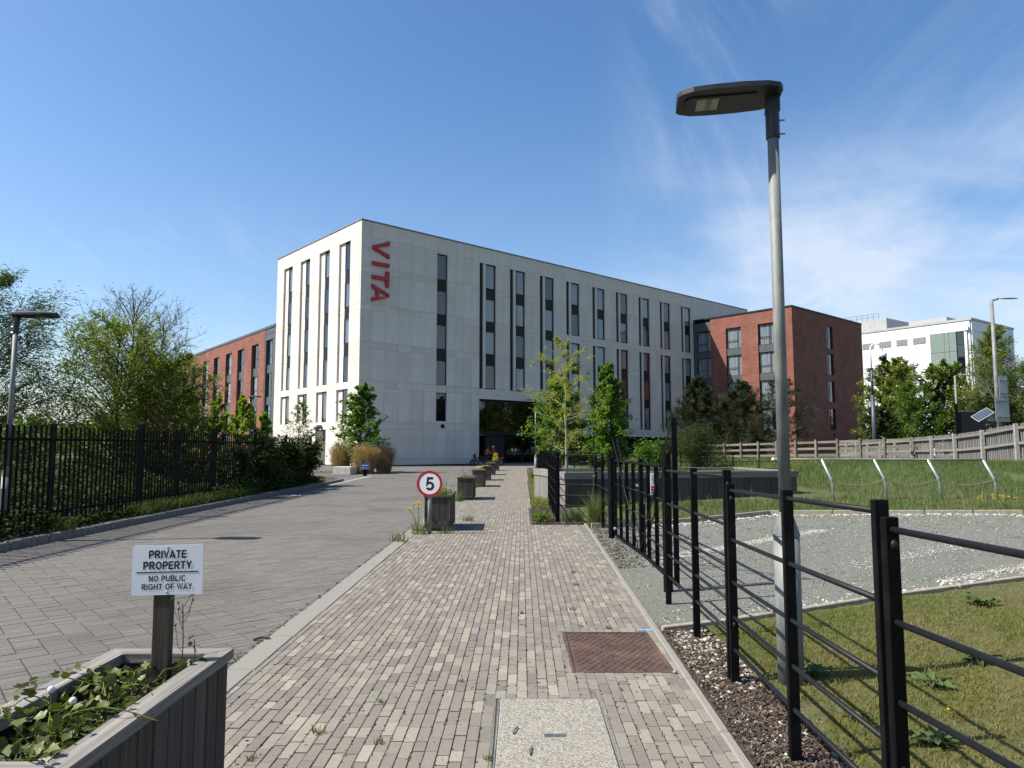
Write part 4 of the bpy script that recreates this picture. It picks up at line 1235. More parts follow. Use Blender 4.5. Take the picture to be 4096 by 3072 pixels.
# bold sans letters as pen strokes in a box one unit high: width, strokes
GL = {
    'P': (.66, [[(.09, 0), (.09, 1)], [(.09, .92), (.36, .92)] + arc(.36, .68, .22, .24, 90, -90) + [(.09, .44)]]),
    'R': (.70, [[(.09, 0), (.09, 1)], [(.09, .92), (.38, .92)] + arc(.38, .70, .21, .22, 90, -90) + [(.09, .48)], [(.36, .48), (.62, 0)]]),
    'B': (.68, [[(.09, 0), (.09, 1)], [(.09, .92), (.36, .92)] + arc(.36, .725, .20, .195, 90, -90) + [(.09, .53)], [(.36, .53)] + arc(.37, .305, .225, .225, 90, -90) + [(.09, .08)]]),
    'I': (.20, [[(.10, 0), (.10, 1)]]),
    'V': (.68, [[(.06, 1), (.34, .06), (.62, 1)]]),
    'A': (.72, [[(.06, 0), (.36, .95), (.66, 0)], [(.16, .27), (.56, .27)]]),
    'T': (.62, [[(.31, 0), (.31, .98)], [(.01, .92), (.61, .92)]]),
    'E': (.62, [[(.09, 0), (.09, 1)], [(.09, .92), (.60, .92)], [(.09, .52), (.56, .52)], [(.09, .08), (.61, .08)]]),
    'F': (.58, [[(.09, 0), (.09, 1)], [(.09, .92), (.57, .92)], [(.09, .50), (.50, .50)]]),
    'L': (.58, [[(.09, 0), (.09, 1)], [(.09, .08), (.57, .08)]]),
    'O': (.80, [arc(.40, .50, .30, .42, 90, 450, 22)]),
    'C': (.74, [arc(.41, .50, .31, .42, 40, 320, 18)]),
    'G': (.80, [arc(.42, .50, .32, .42, 42, 330, 18) + [(.70, .44), (.44, .44)]]),
    'U': (.72, [[(.09, 1), (.09, .36)] + arc(.36, .34, .27, .26, 180, 360, 12) + [(.63, 1)]]),
    'N': (.72, [[(.09, 0), (.09, 1)], [(.11, .94), (.61, .06)], [(.63, 0), (.63, 1)]]),
    'H': (.72, [[(.09, 0), (.09, 1)], [(.63, 0), (.63, 1)], [(.09, .53), (.63, .53)]]),
    'Y': (.68, [[(.05, 1), (.34, .48), (.63, 1)], [(.34, .52), (.34, 0)]]),
    'W': (.96, [[(.05, 1), (.26, .06), (.48, .92), (.70, .06), (.91, 1)]]),
    '5': (.66, [[(.58, .91), (.19, .91), (.12, .47)] + arc(.32, .33, .25, .245, 128, -148, 20)]),
    ' ': (.30, []),
}


def stroke_text(s, size, pen, mx, gap=.10):
    """flat stroke lettering, centred on the origin of mx, facing its +z"""
    mb = MB(); W = sum(GL[c][0] for c in s) + gap * (len(s) - 1); x0 = -W / 2; lay = 0
    for ch in s:
        w, st = GL[ch]
        for line in st:
            P = [Vector((x0 + x, y - .5)) for x, y in line]; n = len(P); Lf = []; Rt = []
            closed = (P[0] - P[-1]).length < .01
            for i in range(n):
                a = P[i - 1] if i else (P[-2] if closed else None); b = P[i + 1] if i < n - 1 else (P[1] if closed else None)
                d1 = (P[i] - a).normalized() if a is not None else None; d2 = (b - P[i]).normalized() if b is not None else None
                d1 = d1 or d2; d2 = d2 or d1
                n1 = Vector((-d1.y, d1.x)); n2 = Vector((-d2.y, d2.x)); m = (n1 + n2).normalized(); k = pen / 2 / max(m.dot(n1), .45)
                Lf.append(P[i] + m * k); Rt.append(P[i] - m * k)
            z = lay * .00004; lay += 1
            vs = [mx @ Vector((p.x * size, p.y * size, z)) for p in Lf + Rt]
            mb.add(vs, [(i, i + n, i + n + 1, i + 1) for i in range(n - 1)])
        x0 += w + gap
    return mb.mesh('lettering')


def sign_private():
    t = thing('notice_sign', 'white PRIVATE PROPERTY notice on a short wooden stake in the ivy planter', 'sign', (-1.475, 3.06, 0.45), R(3))
    mb = MB(); mb.tint = (.95, .85, .70); mb.box(-.036, .036, 0, .045, 0, .72, .004)
    s_ = part('stake', mb, M['darkwood_z'], t)
    bd = MB(); w, h, r_ = .146, .103, .008
    poly = []
    for cx, cy, a0 in ((w - r_, h - r_, 0), (-w + r_, h - r_, 90), (-w + r_, -h + r_, 180), (w - r_, -h + r_, 270)):
        for k in range(4): poly.append((cx + r_ * math.cos(R(a0 + k * 30)), cy + r_ * math.sin(R(a0 + k * 30))))
    mx = Matrix.Translation((0.02, -.002, .632)) @ Matrix.Rotation(R(90), 4, 'X') @ Matrix.Rotation(R(0.8), 4, 'Z')
    bd.prism(poly, mx, 0, .003)
    b_ = part('board', bd, M['white_paint'], t)
    for s, sz, y in (('PRIVATE', .0325, .065), ('PROPERTY', .0325, .019), ('NO PUBLIC', .0245, -.035), ('RIGHT OF WAY', .0245, -.069)):
        me = stroke_text(s, sz, .215 if sz > .030 else .185, mx @ Matrix.Translation((0, y, .0036)))
        link('lettering', me, M['black_print'], b_)
    q = MB(); q.prism([(-.128, -.011), (.128, -.011), (.128, -.0065), (-.128, -.0065)], mx, .0032, .0038); link('rule', q.mesh('rule'), M['black_print'], b_)
    for y in (.092, -.092):
        q = MB(); q.sphere(mx @ Vector((0, y, .004)), .0055, 8, 4); link('screw', q.mesh('screw'), M['steel'], b_)


sign_private()


def disc(mb, c, r0, r1, y0, y1, n=40):
    """ring or disc facing -y"""
    vs = []; fs = []
    for k in range(n):
        a = 2 * math.pi * k / n
        for rr, yy in ((r1, y0), (r1, y1), (r0, y1), (r0, y0)):
            vs.append((c[0] + rr * math.cos(a), yy, c[2] + rr * math.sin(a)))
    for k in range(n):
        for q in range(4): fs.append((k * 4 + q, k * 4 + (q + 1) % 4, ((k + 1) % n) * 4 + (q + 1) % 4, ((k + 1) % n) * 4 + q))
    mb.add(vs, fs); return mb


def sign_five():
    t = thing('speed_sign', 'round white 5 sign with red ring on a short grey pole in the path', 'sign', (-1.524, 13.32, 0), R(-4))
    p = MB(); p.tube([(0, 0, 0), (0, 0, .93)], .038, 14); part('pole', p, M['galv'], t, smooth=True)
    mb = MB(); disc(mb, (0, 0, .918), 0.0005, .243, -.046, -.042, 48); d_ = part('disc', mb, M['white_paint'], t)
    mb = MB(); disc(mb, (0, 0, .918), .193, .242, -.048, -.0465, 48); link('ring', mb.mesh('ring'), M['sign_red'], d_)
    me = stroke_text('5', .245, .19, Matrix.Translation((.004, -.0475, .918)) @ Matrix.Rotation(R(90), 4, 'X')); link('number', me, M['black_print'], d_)
    mb = MB(); mb.box(-.05, .05, -.041, -.036, .83, .86); mb.box(-.05, .05, -.041, -.036, .98, 1.01); part('bracket', mb, M['galv'], t)
    mb = MB(); disc(mb, (0, 0, 0), 0, .01, 0, .001, 8)
    return t


sign_five()


def sign_oneway():
    t = thing('one_way_sign', 'small blue ONE WAY sign with white arrow on a black stub by the dry grasses', 'sign', (-8.10, 39.4, 0), R(8))
    mb = MB(); mb.box(-.11, .11, -.06, .10, 0, .36, .02); part('stub', mb, M['black_paint'], t)
    mb = MB(); mb.box(-.24, .24, -.09, -.07, .36, .72, .005); b_ = part('board', mb, M['sign_blue'], t)
    mb = MB(); z = .58
    mx = Matrix.Translation((0, -.0905, 0)) @ Matrix.Rotation(R(90), 4, 'X')
    mb.prism([(-.19, z), (-.08, z - .07), (-.08, z - .028), (.19, z - .028), (.19, z + .028), (-.08, z + .028), (-.08, z + .07)], mx, 0, .003)
    mb.prism([(-.235, .366), (.235, .366), (.235, .374), (-.235, .374)], mx, 0, .002); mb.prism([(-.235, .706), (.235, .706), (.235, .714), (-.235, .714)], mx, 0, .002)
    mb.prism([(-.235, .374), (-.227, .374), (-.227, .706), (-.235, .706)], mx, 0, .002); mb.prism([(.227, .374), (.235, .374), (.235, .706), (.227, .706)], mx, 0, .002)
    link('arrow', mb.mesh('arrow'), M['white_paint'], b_)
    me = stroke_text('ONE WAY', .075, .20, Matrix.Translation((0, -.092, .445)) @ Matrix.Rotation(R(90), 4, 'X')); link('lettering', me, M['white_paint'], b_)


sign_oneway()

# ---- lamp posts: local +x is the way the head points
def lamp_head(root, z, L=0.72, W=0.39, tilt=-1.0):
    """flat leaf-shaped head: domed lid, dark underside, lens"""
    mx = Matrix.Translation((0, 0, z)) @ Matrix.Rotation(R(-tilt), 4, 'Y')
    prof = [(-.07, .075), (-.04, .115), (.06, .145), (.26, .158), (.50, .158), (.66, .148), (.75, .120), (.78, .095)]
    k = L / .78
    n = len(prof); vs = []; ns = 9
    for x, hw in prof:
        for j in range(ns):
            u_ = -1 + 2 * j / (ns - 1)
            hgt = .055 * (1 - abs(u_) ** 2.2) * (1 - ((x - .30) / .60) ** 2) * 1.15
            vs.append(mx @ Vector((x * k, u_ * hw * W / .30, .012 + hgt)))
    fs = [(i * ns + j, (i + 1) * ns + j, (i + 1) * ns + j + 1, i * ns + j + 1) for i in range(n - 1) for j in range(ns - 1)]
    mb = MB(); mb.add(vs, fs)
    # rim and underside
    rim = [(x * k, hw * W / .30) for x, hw in prof] + [(x * k, -hw * W / .30) for x, hw in prof[::-1]]
    part('lamp_lid', mb, M['lamp_grey'], root, smooth=True)
    mb = MB(); mb.prism(rim, mx, -.022, .012); part('lamp_body', mb, M['lamp_dark'], root)
    mb = MB(); inner = [(x * k, y) for x, y in ((.14, .10), (.66, .11), (.72, .07), (.72, -.07), (.66, -.11), (.14, -.10))]
    mb.prism(inner, mx, -.034, -.0225); part('cover', mb, M['lamp_dark'], root)
    mb = MB(); mb.prism([(x * k, y) for x, y in ((.44, .085), (.62, .085), (.62, -.085), (.44, -.085))], mx, -.038, -.0345); part('lens', mb, M['led'], root)
    mb = MB(); mb.prism([(x * k, y) for x, y in ((.50, .080), (.54, .080), (.54, -.080), (.50, -.080))], mx, -.040, -.0385); part('led_strip', mb, M['galv'], root)


def lamp_post(loc, rz, label, h, rb=.085, rt=.042, hb=0.98, head=True, group='grey street lamps', L=.72):
    t = thing('street_lamp', label, 'street lamp', loc, rz, group)
    p = MB(); p.tube([(0, 0, -.05), (0, 0, hb), ], rb, 20); part('base_section', p, M['galv'], t, smooth=True)
    p = MB(); p.tube([(0, 0, hb), (0, 0, hb + .012), (0, 0, hb + .14), (0, 0, hb + .16)], [rb + .004, rb + .004, rt + .006, rt + .002], 20, False); part('shoulder', p, M['galv'], t, smooth=True)
    p = MB(); p.tube([(0, 0, hb + .15), (0, 0, h - .28)], [rt, rt * .93], 18); part('shaft', p, M['galv'], t, smooth=True)
    if head:
        mb = MB(); s = rt * 1.16
        mb.tube([(0, 0, h - .33), (0, 0, h - .13), (.012, 0, h - .12)], [s, s, s * .98], 14)
        mb.prism([(-s * .98, h - .14), (s * .98, h - .14), (s * .7, h + .0), (-s * .1, h + .03), (-s * 1.0, h + .03)],
                 Matrix(((1, 0, 0, 0), (0, 0, -1, 0), (0, 1, 0, 0), (0, 0, 0, 1))), -s * .8, s * .8)
        part('bracket', mb, M['lamp_dark'], t)
        mb = MB()
        for z in (h - .20, h - .30): mb.tube([(-s, 0, z), (-s - .035, 0, z)], .007, 6)
        part('bolt', mb, M['steel'], t)
        lamp_head(t, h, L)
    d = MB(); d.box(-.045, .045, -rb - .004, -rb + .03, .35, .80, .008); part('service_door', d, M['galv'], t)
    return t


lamp_post((1.865, 4.90, float(terr(1.865, 4.9))), R(171), 'tall grey lamp post with dark flat head right behind the black railing', 4.105, L=.665)
lamp_post((-8.58, 12.15, .11), R(-6), 'grey lamp post behind the black palisade fence, head reaching over the road', 3.76, rb=.075, rt=.042, hb=1.0)
lamp_post((1.33, 40.0, 0), R(180), 'slim grey lamp post beside the path near the entrance doors', 4.25, rb=.08, hb=1.0, L=.6)
lamp_post((-15.5, 42.0, .1), R(-20), 'small dark lamp post in front of the left brick wing', 4.45, hb=.9)
t = thing('slim_pole', 'very thin grey pole among the leaves beside the entrance', 'pole', (2.37, 45.0, 0))
p = MB(); p.tube([(0, 0, 0), (0, 0, 3.75)], .04, 10); part('shaft', p, M['galv'], t, smooth=True)
p = MB(); p.sphere((0, 0, 3.77), .06, 8, 4, (1, 1, .5)); part('cap', p, M['lamp_dark'], t)

# street lamps and poles beyond the timber fence
def road_lamp(loc, rz, label, h, arm):
    t = thing('road_lamp', label, 'street lamp', loc, rz, 'street lamps beyond the timber fence')
    p = MB(); p.tube([(0, 0, 0), (0, 0, h)], [.11, .075], 12); part('column', p, M['galv'], t, smooth=True)
    p = MB(); p.tube([(0, 0, h - .25), (0.02, 0, h - .05), (.35, 0, h + .06)], [.055, .05, .04], 8); part('arm', p, M['galv'], t, smooth=True)
    p = MB(); p.sphere((.35 + arm / 2, 0, h + .07), arm / 2, 12, 6, (1, .22, .09)); part('lamp_head', p, M['louvre'], t, smooth=True)
    return t


rl = road_lamp((22.6, 33.0, .5), 0, 'tall grey road lamp carrying the backs of two signs', 8.0, .95)
for z0, z1, x0, x1 in ((3.4, 4.4, -.02, .42), (2.30, 3.45, -.26, .44)):
    t = thing('sign_back', 'grey back of the %s sign fixed to the tall road lamp' % ('upper narrow' if z0 > 3 else 'lower wide'), 'sign', (22.6, 32.93, .45), R(6), 'sign backs on the road lamp')
    mb = MB(); mb.box(x0, x1, -.10, -.085, z0, z1, .004); part('sheet', mb, M['louvre'], t)
    for z in (z0 + .2, z1 - .2):
        mb = MB(); mb.box(x0 + .03, x1 - .03, -.125, -.101, z - .03, z + .03); part('channel', mb, M['galv'], t)
road_lamp((37.6, 60.0, .5), 0, 'thin pale road lamp standing in front of the chestnut tree', 7.1, 1.25)
t = thing('camera_pole', 'dark blue grey pole with white swan neck and dome camera', 'camera pole', (28.0, 55.0, .4))
p = MB(); p.tube([(0, 0, 0), (0, 0, 5.2)], [.17, .14], 14); p.tube([(0, 0, 5.2), (0, 0, 7.3)], [.10, .085], 12); part('column', p, M['blue_grey_pole'], t, smooth=True)
p = MB(); p.tube([(0, 0, 7.25), (0, 0, 7.32)], .16, 10); part('collar', p, M['blue_grey_pole'], t)
p = MB(); p.tube([(0, 0, 7.3), (-.03, 0, 8.8)] + [(.45 - .48 * math.cos(a), 0, 8.8 + .42 * math.sin(a)) for a in [i * math.pi / 8 for i in range(1, 8)]] + [(.93, 0, 8.6)], .055, 8)
part('swan_neck', p, M['white_paint'], t, smooth=True)
p = MB(); p.sphere((.95, 0, 8.35), .30, 12, 8, (1, 1, .85)); part('camera_housing', p, M['white_paint'], t, smooth=True)
p = MB(); p.sphere((.95, 0, 8.10), .265, 12, 8, (1, 1, .95)); part('camera_dome', p, M['dark_metal'], t, smooth=True)

# dark hoarding and solar camera
t = thing('dark_hoarding', 'black panel hoarding seen over the timber fence', 'hoarding', (22.3, 35.5, .5), R(-8))
mb = MB(); mb.box(0, 2.2, 0, .05, 0, 2.85); part('sheet', mb, M['dark_metal'], t)
mb = MB(); mb.box(-.12, -.02, -.05, .05, 0, 3.25); mb.box(2.2, 2.3, -.05, .05, 0, 3.25); part('post', mb, M['black_paint'], t)
t = thing('solar_camera', 'white framed solar panel with camera box above the timber fence', 'solar camera', (22.0, 33.2, 1.05), R(-14))
mb = MB(); mb.tube([(.32, .1, -.6), (.32, .1, 2.2)], .05, 8); part('mast', mb, M['dark_metal'], t)
mx = Matrix.Translation((0, 0, 2.05)) @ Matrix.Rotation(R(-32), 4, 'Y') @ Matrix.Rotation(R(34), 4, 'X')
mb = MB(); mb.box(-.40, .40, -.27, .27, -.02, 0, .0, mx); f_ = part('frame', mb, M['louvre'], t)
for i in range(6):
    for j in range(4):
        mb = MB(); mb.box(-.375 + i * .127, -.375 + i * .127 + .118, -.245 + j * .124, -.245 + j * .124 + .115, .001, .004, 0, mx); link('cell', mb.mesh('cell'), M['solar'], f_)
mb = MB(); mb.box(.20, .50, -.05, .2, 1.72, 2.05, .01); part('battery_box', mb, M['louvre'], t)
mb = MB(); mb.tube([(.05, -.1, 1.55), (.4, 0, 1.62)], .08, 8); mb.sphere((.25, -.05, 1.40), .10, 8, 5); part('camera', mb, M['grey_clad'], t)

# ---- black estate railings
RZ = [1.335, 1.0, .715, .485, .27]


def railing(name, label, pts, hs, rails=RZ, double=(), group='black estate railings', bolts=(), w=.056, d=.036):
    """flat posts at pts, round rails through them; hs: post tops"""
    o = Vector(pts[0]); t = thing(name, label, 'railing', tuple(o), 0, group)
    P = [Vector(p) - o for p in pts]
    for i, p in enumerate(P):
        dv = (P[min(i + 1, len(P) - 1)] - P[max(i - 1, 0)]); a = math.atan2(dv.y, dv.x)
        mb = MB(); mx = Matrix.Translation(p) @ Matrix.Rotation(a, 4, 'Z')
        mb.box(-d / 2, d / 2, -w / 2, w / 2, -.08, hs[i], .004, mx); part('post', mb, M['black_paint'], t)
        if i in bolts:
            mb = MB()
            for z in (hs[i] - .10, .40):
                mb.sphere(mx @ Vector((-d / 2 - .004, 0, z)), .019, 10, 6, (.7, .7, 1))
            part('bolt', mb, M['rail_paint'], t, smooth=True)
    for z in rails:
        mb = MB(); mb.tube([p + Vector((0, 0, z + hs[i] - 1.38 if hs else z)) for i, p in enumerate(P)], .0125, 10); part('rail', mb, M['rail_paint'], t, smooth=True)
    return t


F = lambda y: (1.44 + (y - 3.74) * .0413)
# the run in the foreground is three bolted panels, each a little lower than the one behind
railing('estate_railing', 'nearest black railing panel with thick rails running out of the frame', [(1.62, .35, 0), (1.52, 1.50, 0), (1.405, 2.68, 0)], [1.335, 1.335, 1.34], bolts=(2,))
railing('estate_railing', 'middle black railing panel between two doubled posts before the lamp', [(1.402, 2.74, 0), (1.44, 3.76, 0), (1.506, 4.95, 0)], [1.40, 1.375, 1.345], bolts=(2,))
railing('estate_railing', 'black railing panel reaching from the lamp post to the gate post', [(1.503, 5.01, 0), (1.547, 6.10, 0), (1.59, 7.37, 0)], [1.44, 1.42, 1.40], bolts=(0,))
FP = lambda y: .944 + .0195 * (y - 15.2)
ys_ = [15.2 + i * 1.02 for i in range(30)]
railing('estate_railing', 'long black railing running along the weedy edge of the path to the lamp', [(FP(y), y, 0) for y in ys_], [1.48] * len(ys_), bolts=(0, 1, 2))
railing('estate_railing', 'short black railing return between the path corner and the gate', [(.99, 15.22, 0), (1.76, 15.05, 0), (1.785, 14.1, 0), (1.77, 13.0, 0)], [1.47, 1.47, 1.46, 1.46])
ys_ = [(2.4 + i * 1.05, 27.5 + i * .10, 0) for i in range(9)]
railing('estate_railing', 'thin black railing beneath the trees behind the raised bed', ys_, [1.40] * 9, w=.04, d=.03)

# double gate with tall heel stiles
gt = thing('estate_gate', 'black double gate with tall heel bars and crossed tie rods', 'gate', (1.80, 12.5, 0))
mb = MB(); mb.tube([(-.06, .06, -.05), (-.06, .06, 1.415)], .055, 18); part('gate_post', mb, M['black_paint'], gt, smooth=False)
mb = MB(); mb.tube([(-.08, -4.52, -.05), (-.08, -4.52, 1.53)], .052, 18); part('gate_post', mb, M['black_paint'], gt)


def leaf(y0, y1, xo, xe):
    """leaf from heel y0 to toe y1"""
    X = lambda y: xo + (xe - xo) * (y - y0) / (y1 - y0)
    s = 1 if y1 > y0 else -1
    root = bpy.data.objects.new('gate_leaf', None); COL.objects.link(root); root.parent = gt
    top = 1.36
    for z, hh in ((top, .05), (.085, .05)):
        mb = MB(); mb.bar((X(y0), y0, z), (X(y1), y1, z), .05, .03, .003); part('rail', mb, M['black_paint'], root)
    hz_ = 1.93 if s > 0 else 1.79
    mb = MB(); w_ = .030; mb.box(X(y0) - w_, X(y0) + w_, y0 - .012, y0 + .012, .06, hz_, .003); part('heel_bar', mb, M['black_paint'], root)
    mb = MB(); mb.box(X(y1) - .028, X(y1) + .028, y1 - .012, y1 + .012, .06, 1.42, .003); part('toe_bar', mb, M['black_paint'], root)
    n = 4
    for i in range(1, n):
        y = y0 + (y1 - y0) * i / n
        mb = MB(); mb.box(X(y) - .027, X(y) + .027, y - .006, y + .006, .10, top - .016, .002); part('upright', mb, M['black_paint'], root)
    for z in (.95, .62, .37):
        mb = MB(); mb.tube([(X(y0), y0, z), (X(y1), y1, z)], .011, 8); part('round_rail', mb, M['rail_paint'], root, smooth=True)
    for q in (-.034, .034):
        mb = MB(); mb.tube([(X(y0) + q, y0, hz_ - .05), (X(y1) + q, y1 - s * .03, .11)], .0085, 8); part('tie_rod', mb, M['rail_paint'], root, smooth=True)
    return root


lf1 = leaf(0.0, -2.1, .0, .065)
lf2 = leaf(-4.42, -2.16, .04, .066)
mb = MB(); mb.sphere((-.02, -.06, .19), .03, 8, 6); part('hinge', mb, M['steel'], gt)
mb = MB(); mb.tube([(.10, -2.2, .02), (.10, -2.2, .78)], .014, 8); part('drop_bolt', mb, M['black_paint'], gt)
mb = MB(); mb.box(.03, .10, -2.10, -1.9, 1.02, 1.05); part('latch', mb, M['steel'], gt)
t = thing('warning_plate', 'small white and red warning plate fixed on the gate', 'sign', (1.832, 9.35, .98), 0)
mb = MB(); mb.box(-.028, .028, -.020, -.012, 0, .28, .001); b_ = part('plate', mb, M['white_paint'], t)
mb = MB()
for z in (.015, .05, .085): mb.box(-.022, .022, -.0215, -.0201, z, z + .026)
link('red_band', mb.mesh('red_band'), M['sign_red'], b_)
mb = MB()
for a, c in (((-.005, .26), (.010, .235)), ((.010, .235), (-.008, .20)), ((-.008, .20), (.012, .16)), ((.012, .16), (.0, .135)), ((.012, .20), (.018, .17))):
    mb.bar((a[0], -.0208, a[1]), (c[0], -.0208, c[1]), .001, .006)
link('figure', mb.mesh('figure'), M['black_print'], b_)

# ---- palisade fence and its gate on the left
FX, FZ = -8.40, .10


def pale_mesh():
    mb = MB(); h = 1.89
    pts = [(-.033, .0), (-.012, .014), (.012, .014), (.033, 0.0)]
    vs = []
    for k, (y, x) in enumerate(pts):
        top = h - .085 * k / 3
        vs += [(x, y, .03), (x, y, top), (x - .003, y, .03), (x - .003, y, top)]
    fs = []
    for k in range(3):
        a, b = k * 4, k * 4 + 4
        fs += [(a, b, b + 1, a + 1), (a + 2, a + 3, b + 3, b + 2), (a + 1, b + 1, b + 3, a + 3), (a, a + 2, b + 2, b)]
    fs += [(0, 1, 3, 2), (12, 14, 15, 13)]
    mb.add(vs, fs); me = mb.mesh('pale'); me.materials.append(M['black_paint']); return me


PALE = pale_mesh()


def palisade(name, label, cat, ys, big=(), skip_last=False):
    t = thing(name, label, cat, (FX, ys[0], FZ), 0, 'black palisade fence on the left')
    for i, y in enumerate(ys):
        if y in big:
            mb = MB(); mb.box(-.13, -.01, y - ys[0] - .06, y - ys[0] + .06, 0, 2.02, .004)
        else:
            mb = MB(); mb.box(-.11, -.01, y - ys[0] - .028, y - ys[0] + .028, 0, 1.93, .003)
        part('post', mb, M['black_paint'], t)
    for a, b in zip(ys[:-1], ys[1:]):
        for z in (1.63, .32):
            mb = MB(); mb.bar((-.022, a - ys[0] + .03, z), (-.022, b - ys[0] - .03, z), .045, .045); part('rail', mb, M['black_paint'], t)
        n = round((b - a - .1) / .145); st = (b - a) / (n + 1)
        for k in range(1, n + 1):
            o = bpy.data.objects.new('pale', PALE); COL.objects.link(o); o.parent = t
            o.location = (.004, a - ys[0] + k * st, rnd.uniform(-.008, .008)); o.rotation_euler = (rnd.uniform(-.004, .004), 0, 0)
    return t


palisade('palisade_fence', 'black palisade fence left of the gate, in front of the grey lamp', 'fence', [4.9, 7.65, 10.39, 13.13, 16.20])
g = palisade('palisade_gate', 'black palisade gate between two thick posts with a box lock', 'gate', [16.27, 18.09, 20.24], big=(16.27, 20.24))
mb = MB(); mb.box(.0, .06, 1.72, 1.92, .95, 1.12, .006); mb.box(.0, .05, 1.75, 2.0, .80, .83); part('lock_box', mb, M['black_paint'], g)
palisade('palisade_fence', 'far run of black palisade fence grown through with dark shrubs', 'fence', [20.31, 23.48, 26.67, 29.91])

# ---- steel tube rail with bent legs on the grass
t = thing('tube_rail', 'silver tube rail on bent legs standing on the grass bank', 'railing', (8.0, 17.8, 0))
A, B = Vector((8.0, 17.8, 0)), Vector((11.55, 17.05, 0))
top = []
for i in range(4):
    p = A.lerp(B, i / 3) ; z = float(terr(p.x, p.y)); q = p - A
    k = Vector((q.x - .04, q.y + .02, z + .50)); e = Vector((q.x - .24, q.y + .10, z + .50 + .56))
    top.append(Vector((e.x, e.y, 1.285)))
    mb = MB(); mb.tube([(q.x, q.y, z - .1), k, top[-1]], .030, 10); part('leg', mb, M['galv_bright'], t, smooth=True)
    mb = MB(); mb.tube([k - Vector((0, 0, .035)), k + Vector((-.01, 0, .035))], .040, 10); part('collar', mb, M['galv'], t)
mb = MB(); mb.tube([top[0] + (top[0] - top[1]) * .95] + top, .028, 10); part('top_rail', mb, M['galv'], t, smooth=True)
mb = MB(); mb.sphere(top[0] + (top[0] - top[1]) * .95, .045, 8, 5); part('end_cap', mb, M['white_paint'], t)
mb = MB()
for i in range(3):
    p, q = A.lerp(B, i / 3) - A, A.lerp(B, (i + 1) / 3) - A
    pts = []
    for k in range(9):
        c_ = p.lerp(q, k / 8); pts.append((c_.x - .04, c_.y + .02, float(terr(*(A + c_).xy)) + .50 - .13 * math.sin(math.pi * k / 8)))
    mb.tube(pts, .006, 4)
part('slack_wire', mb, M['galv'], t)

# ---- timber footbridge parapet
A, B = Vector((14.05, 47.0, 0)), Vector((18.3, 40.0, 0)); d = (B - A).normalized()
t = thing('footbridge_rail', 'brown timber post and rail parapet of a footbridge on a pale blue beam', 'railing', tuple(A), math.atan2(d.y, d.x))
L = (B - A).length; sp = L / 6
r = random.Random(9)
for i in range(-2, 9):
    mb = MB(); s = r.uniform(.8, 1.3); mb.tint = (s, s * .93, s * .85); mb.box(i * sp - .06, i * sp + .06, -.12, -.02, -.05, 1.86 + .03 * i, .004)
    part('post', mb, M['wood_z'], t)
    for z in (.62, .98, 1.34, 1.70):
        mb = MB(); s = r.uniform(.8, 1.25); mb.tint = (s, s * .93, s * .85)
        a, b = Vector((i * sp + .003, .0, z + .03 * i)), Vector(((i + 1) * sp - .003, 0, z + .03 * (i + 1)))
        mb.bar(a, b, .05, .13); part('rail', mb, M['wood_x'], t)
for i in range(-2, 8):
    mb = MB(); mb.box(i * sp + .004, (i + 1) * sp - .004, .02, .10, -.10, .42); part('beam', mb, M['beam'], t)
mb = MB(); mb.box(-2 * sp, 8 * sp, -.02, .5, .425, .50); mb.box(-2 * sp, 8 * sp, .5, 2.2, .43, .49); part('deck', mb, M['edging'], t)

# ---- close-board fence with concrete posts on the mound
A, B = Vector((24.9, 54.2, 0)), Vector((17.0, 19.9, 0)); d = (B - A).normalized()
t = thing('timber_fence', 'grey paling fence with concrete posts on top of the grass mound', 'fence', tuple(A), math.atan2(d.y, d.x))
L = (B - A).length; n = 12; sp = L / n


def base_z(s):
    p = A + d * s
    return float(np.interp(p.y, [19, 25, 30, 40, 50, 56], [.98, .92, .62, .48, .34, .30]))


pal = MB(); pal.tint = (1, 1, 1)
w_, h_ = .080, 1.52
ar = [(-w_ / 2, 0), (w_ / 2, 0)] + [(w_ / 2 * math.cos(k * math.pi / 6), h_ + w_ / 2 * math.sin(k * math.pi / 6)) for k in range(7)]
pal.prism(ar, Matrix(((1, 0, 0, 0), (0, 0, -1, 0), (0, 1, 0, 0), (0, 0, 0, 1))), -.02, 0)
pal_mesh = []
for k in range(5):
    s = r.uniform(.75, 1.2); q = MB(); q.tint = (s, s, s); q.prism(ar, Matrix(((1, 0, 0, 0), (0, 0, -1, 0), (0, 1, 0, 0), (0, 0, 0, 1))), -.02, 0)
    me = q.mesh('pale'); me.materials.append(M['greywood_z']); pal_mesh.append(me)
npal = 0
for i in range(n + 1):
    s0 = i * sp; z0 = base_z(s0)
    mb = MB(); mb.box(s0 - .06, s0 + .06, -.22, -.08, z0 - .4, z0 + 1.55, .01); part('post', mb, M['concrete_post'], t)
    if i == n: break
    z1 = base_z(s0 + sp)
    for z in (.25, .85, 1.40):
        mb = MB(); s = r.uniform(.85, 1.15); mb.tint = (s, s, s); mb.bar((s0 + .063, -.11, z0 + z), (s0 + sp - .063, -.11, z1 + z), .05, .10); part('rail', mb, M['greywood_x'], t)
    m_ = int((sp - .1) / .16)
    for k in range(m_):
        s_ = s0 + .12 + k * .16
        o = bpy.data.objects.new('pale', r.choice(pal_mesh)); COL.objects.link(o); o.parent = t
        o.location = (s_, -.04, z0 + (z1 - z0) * (s_ - s0) / sp + r.uniform(-.01, .01)); npal += 1

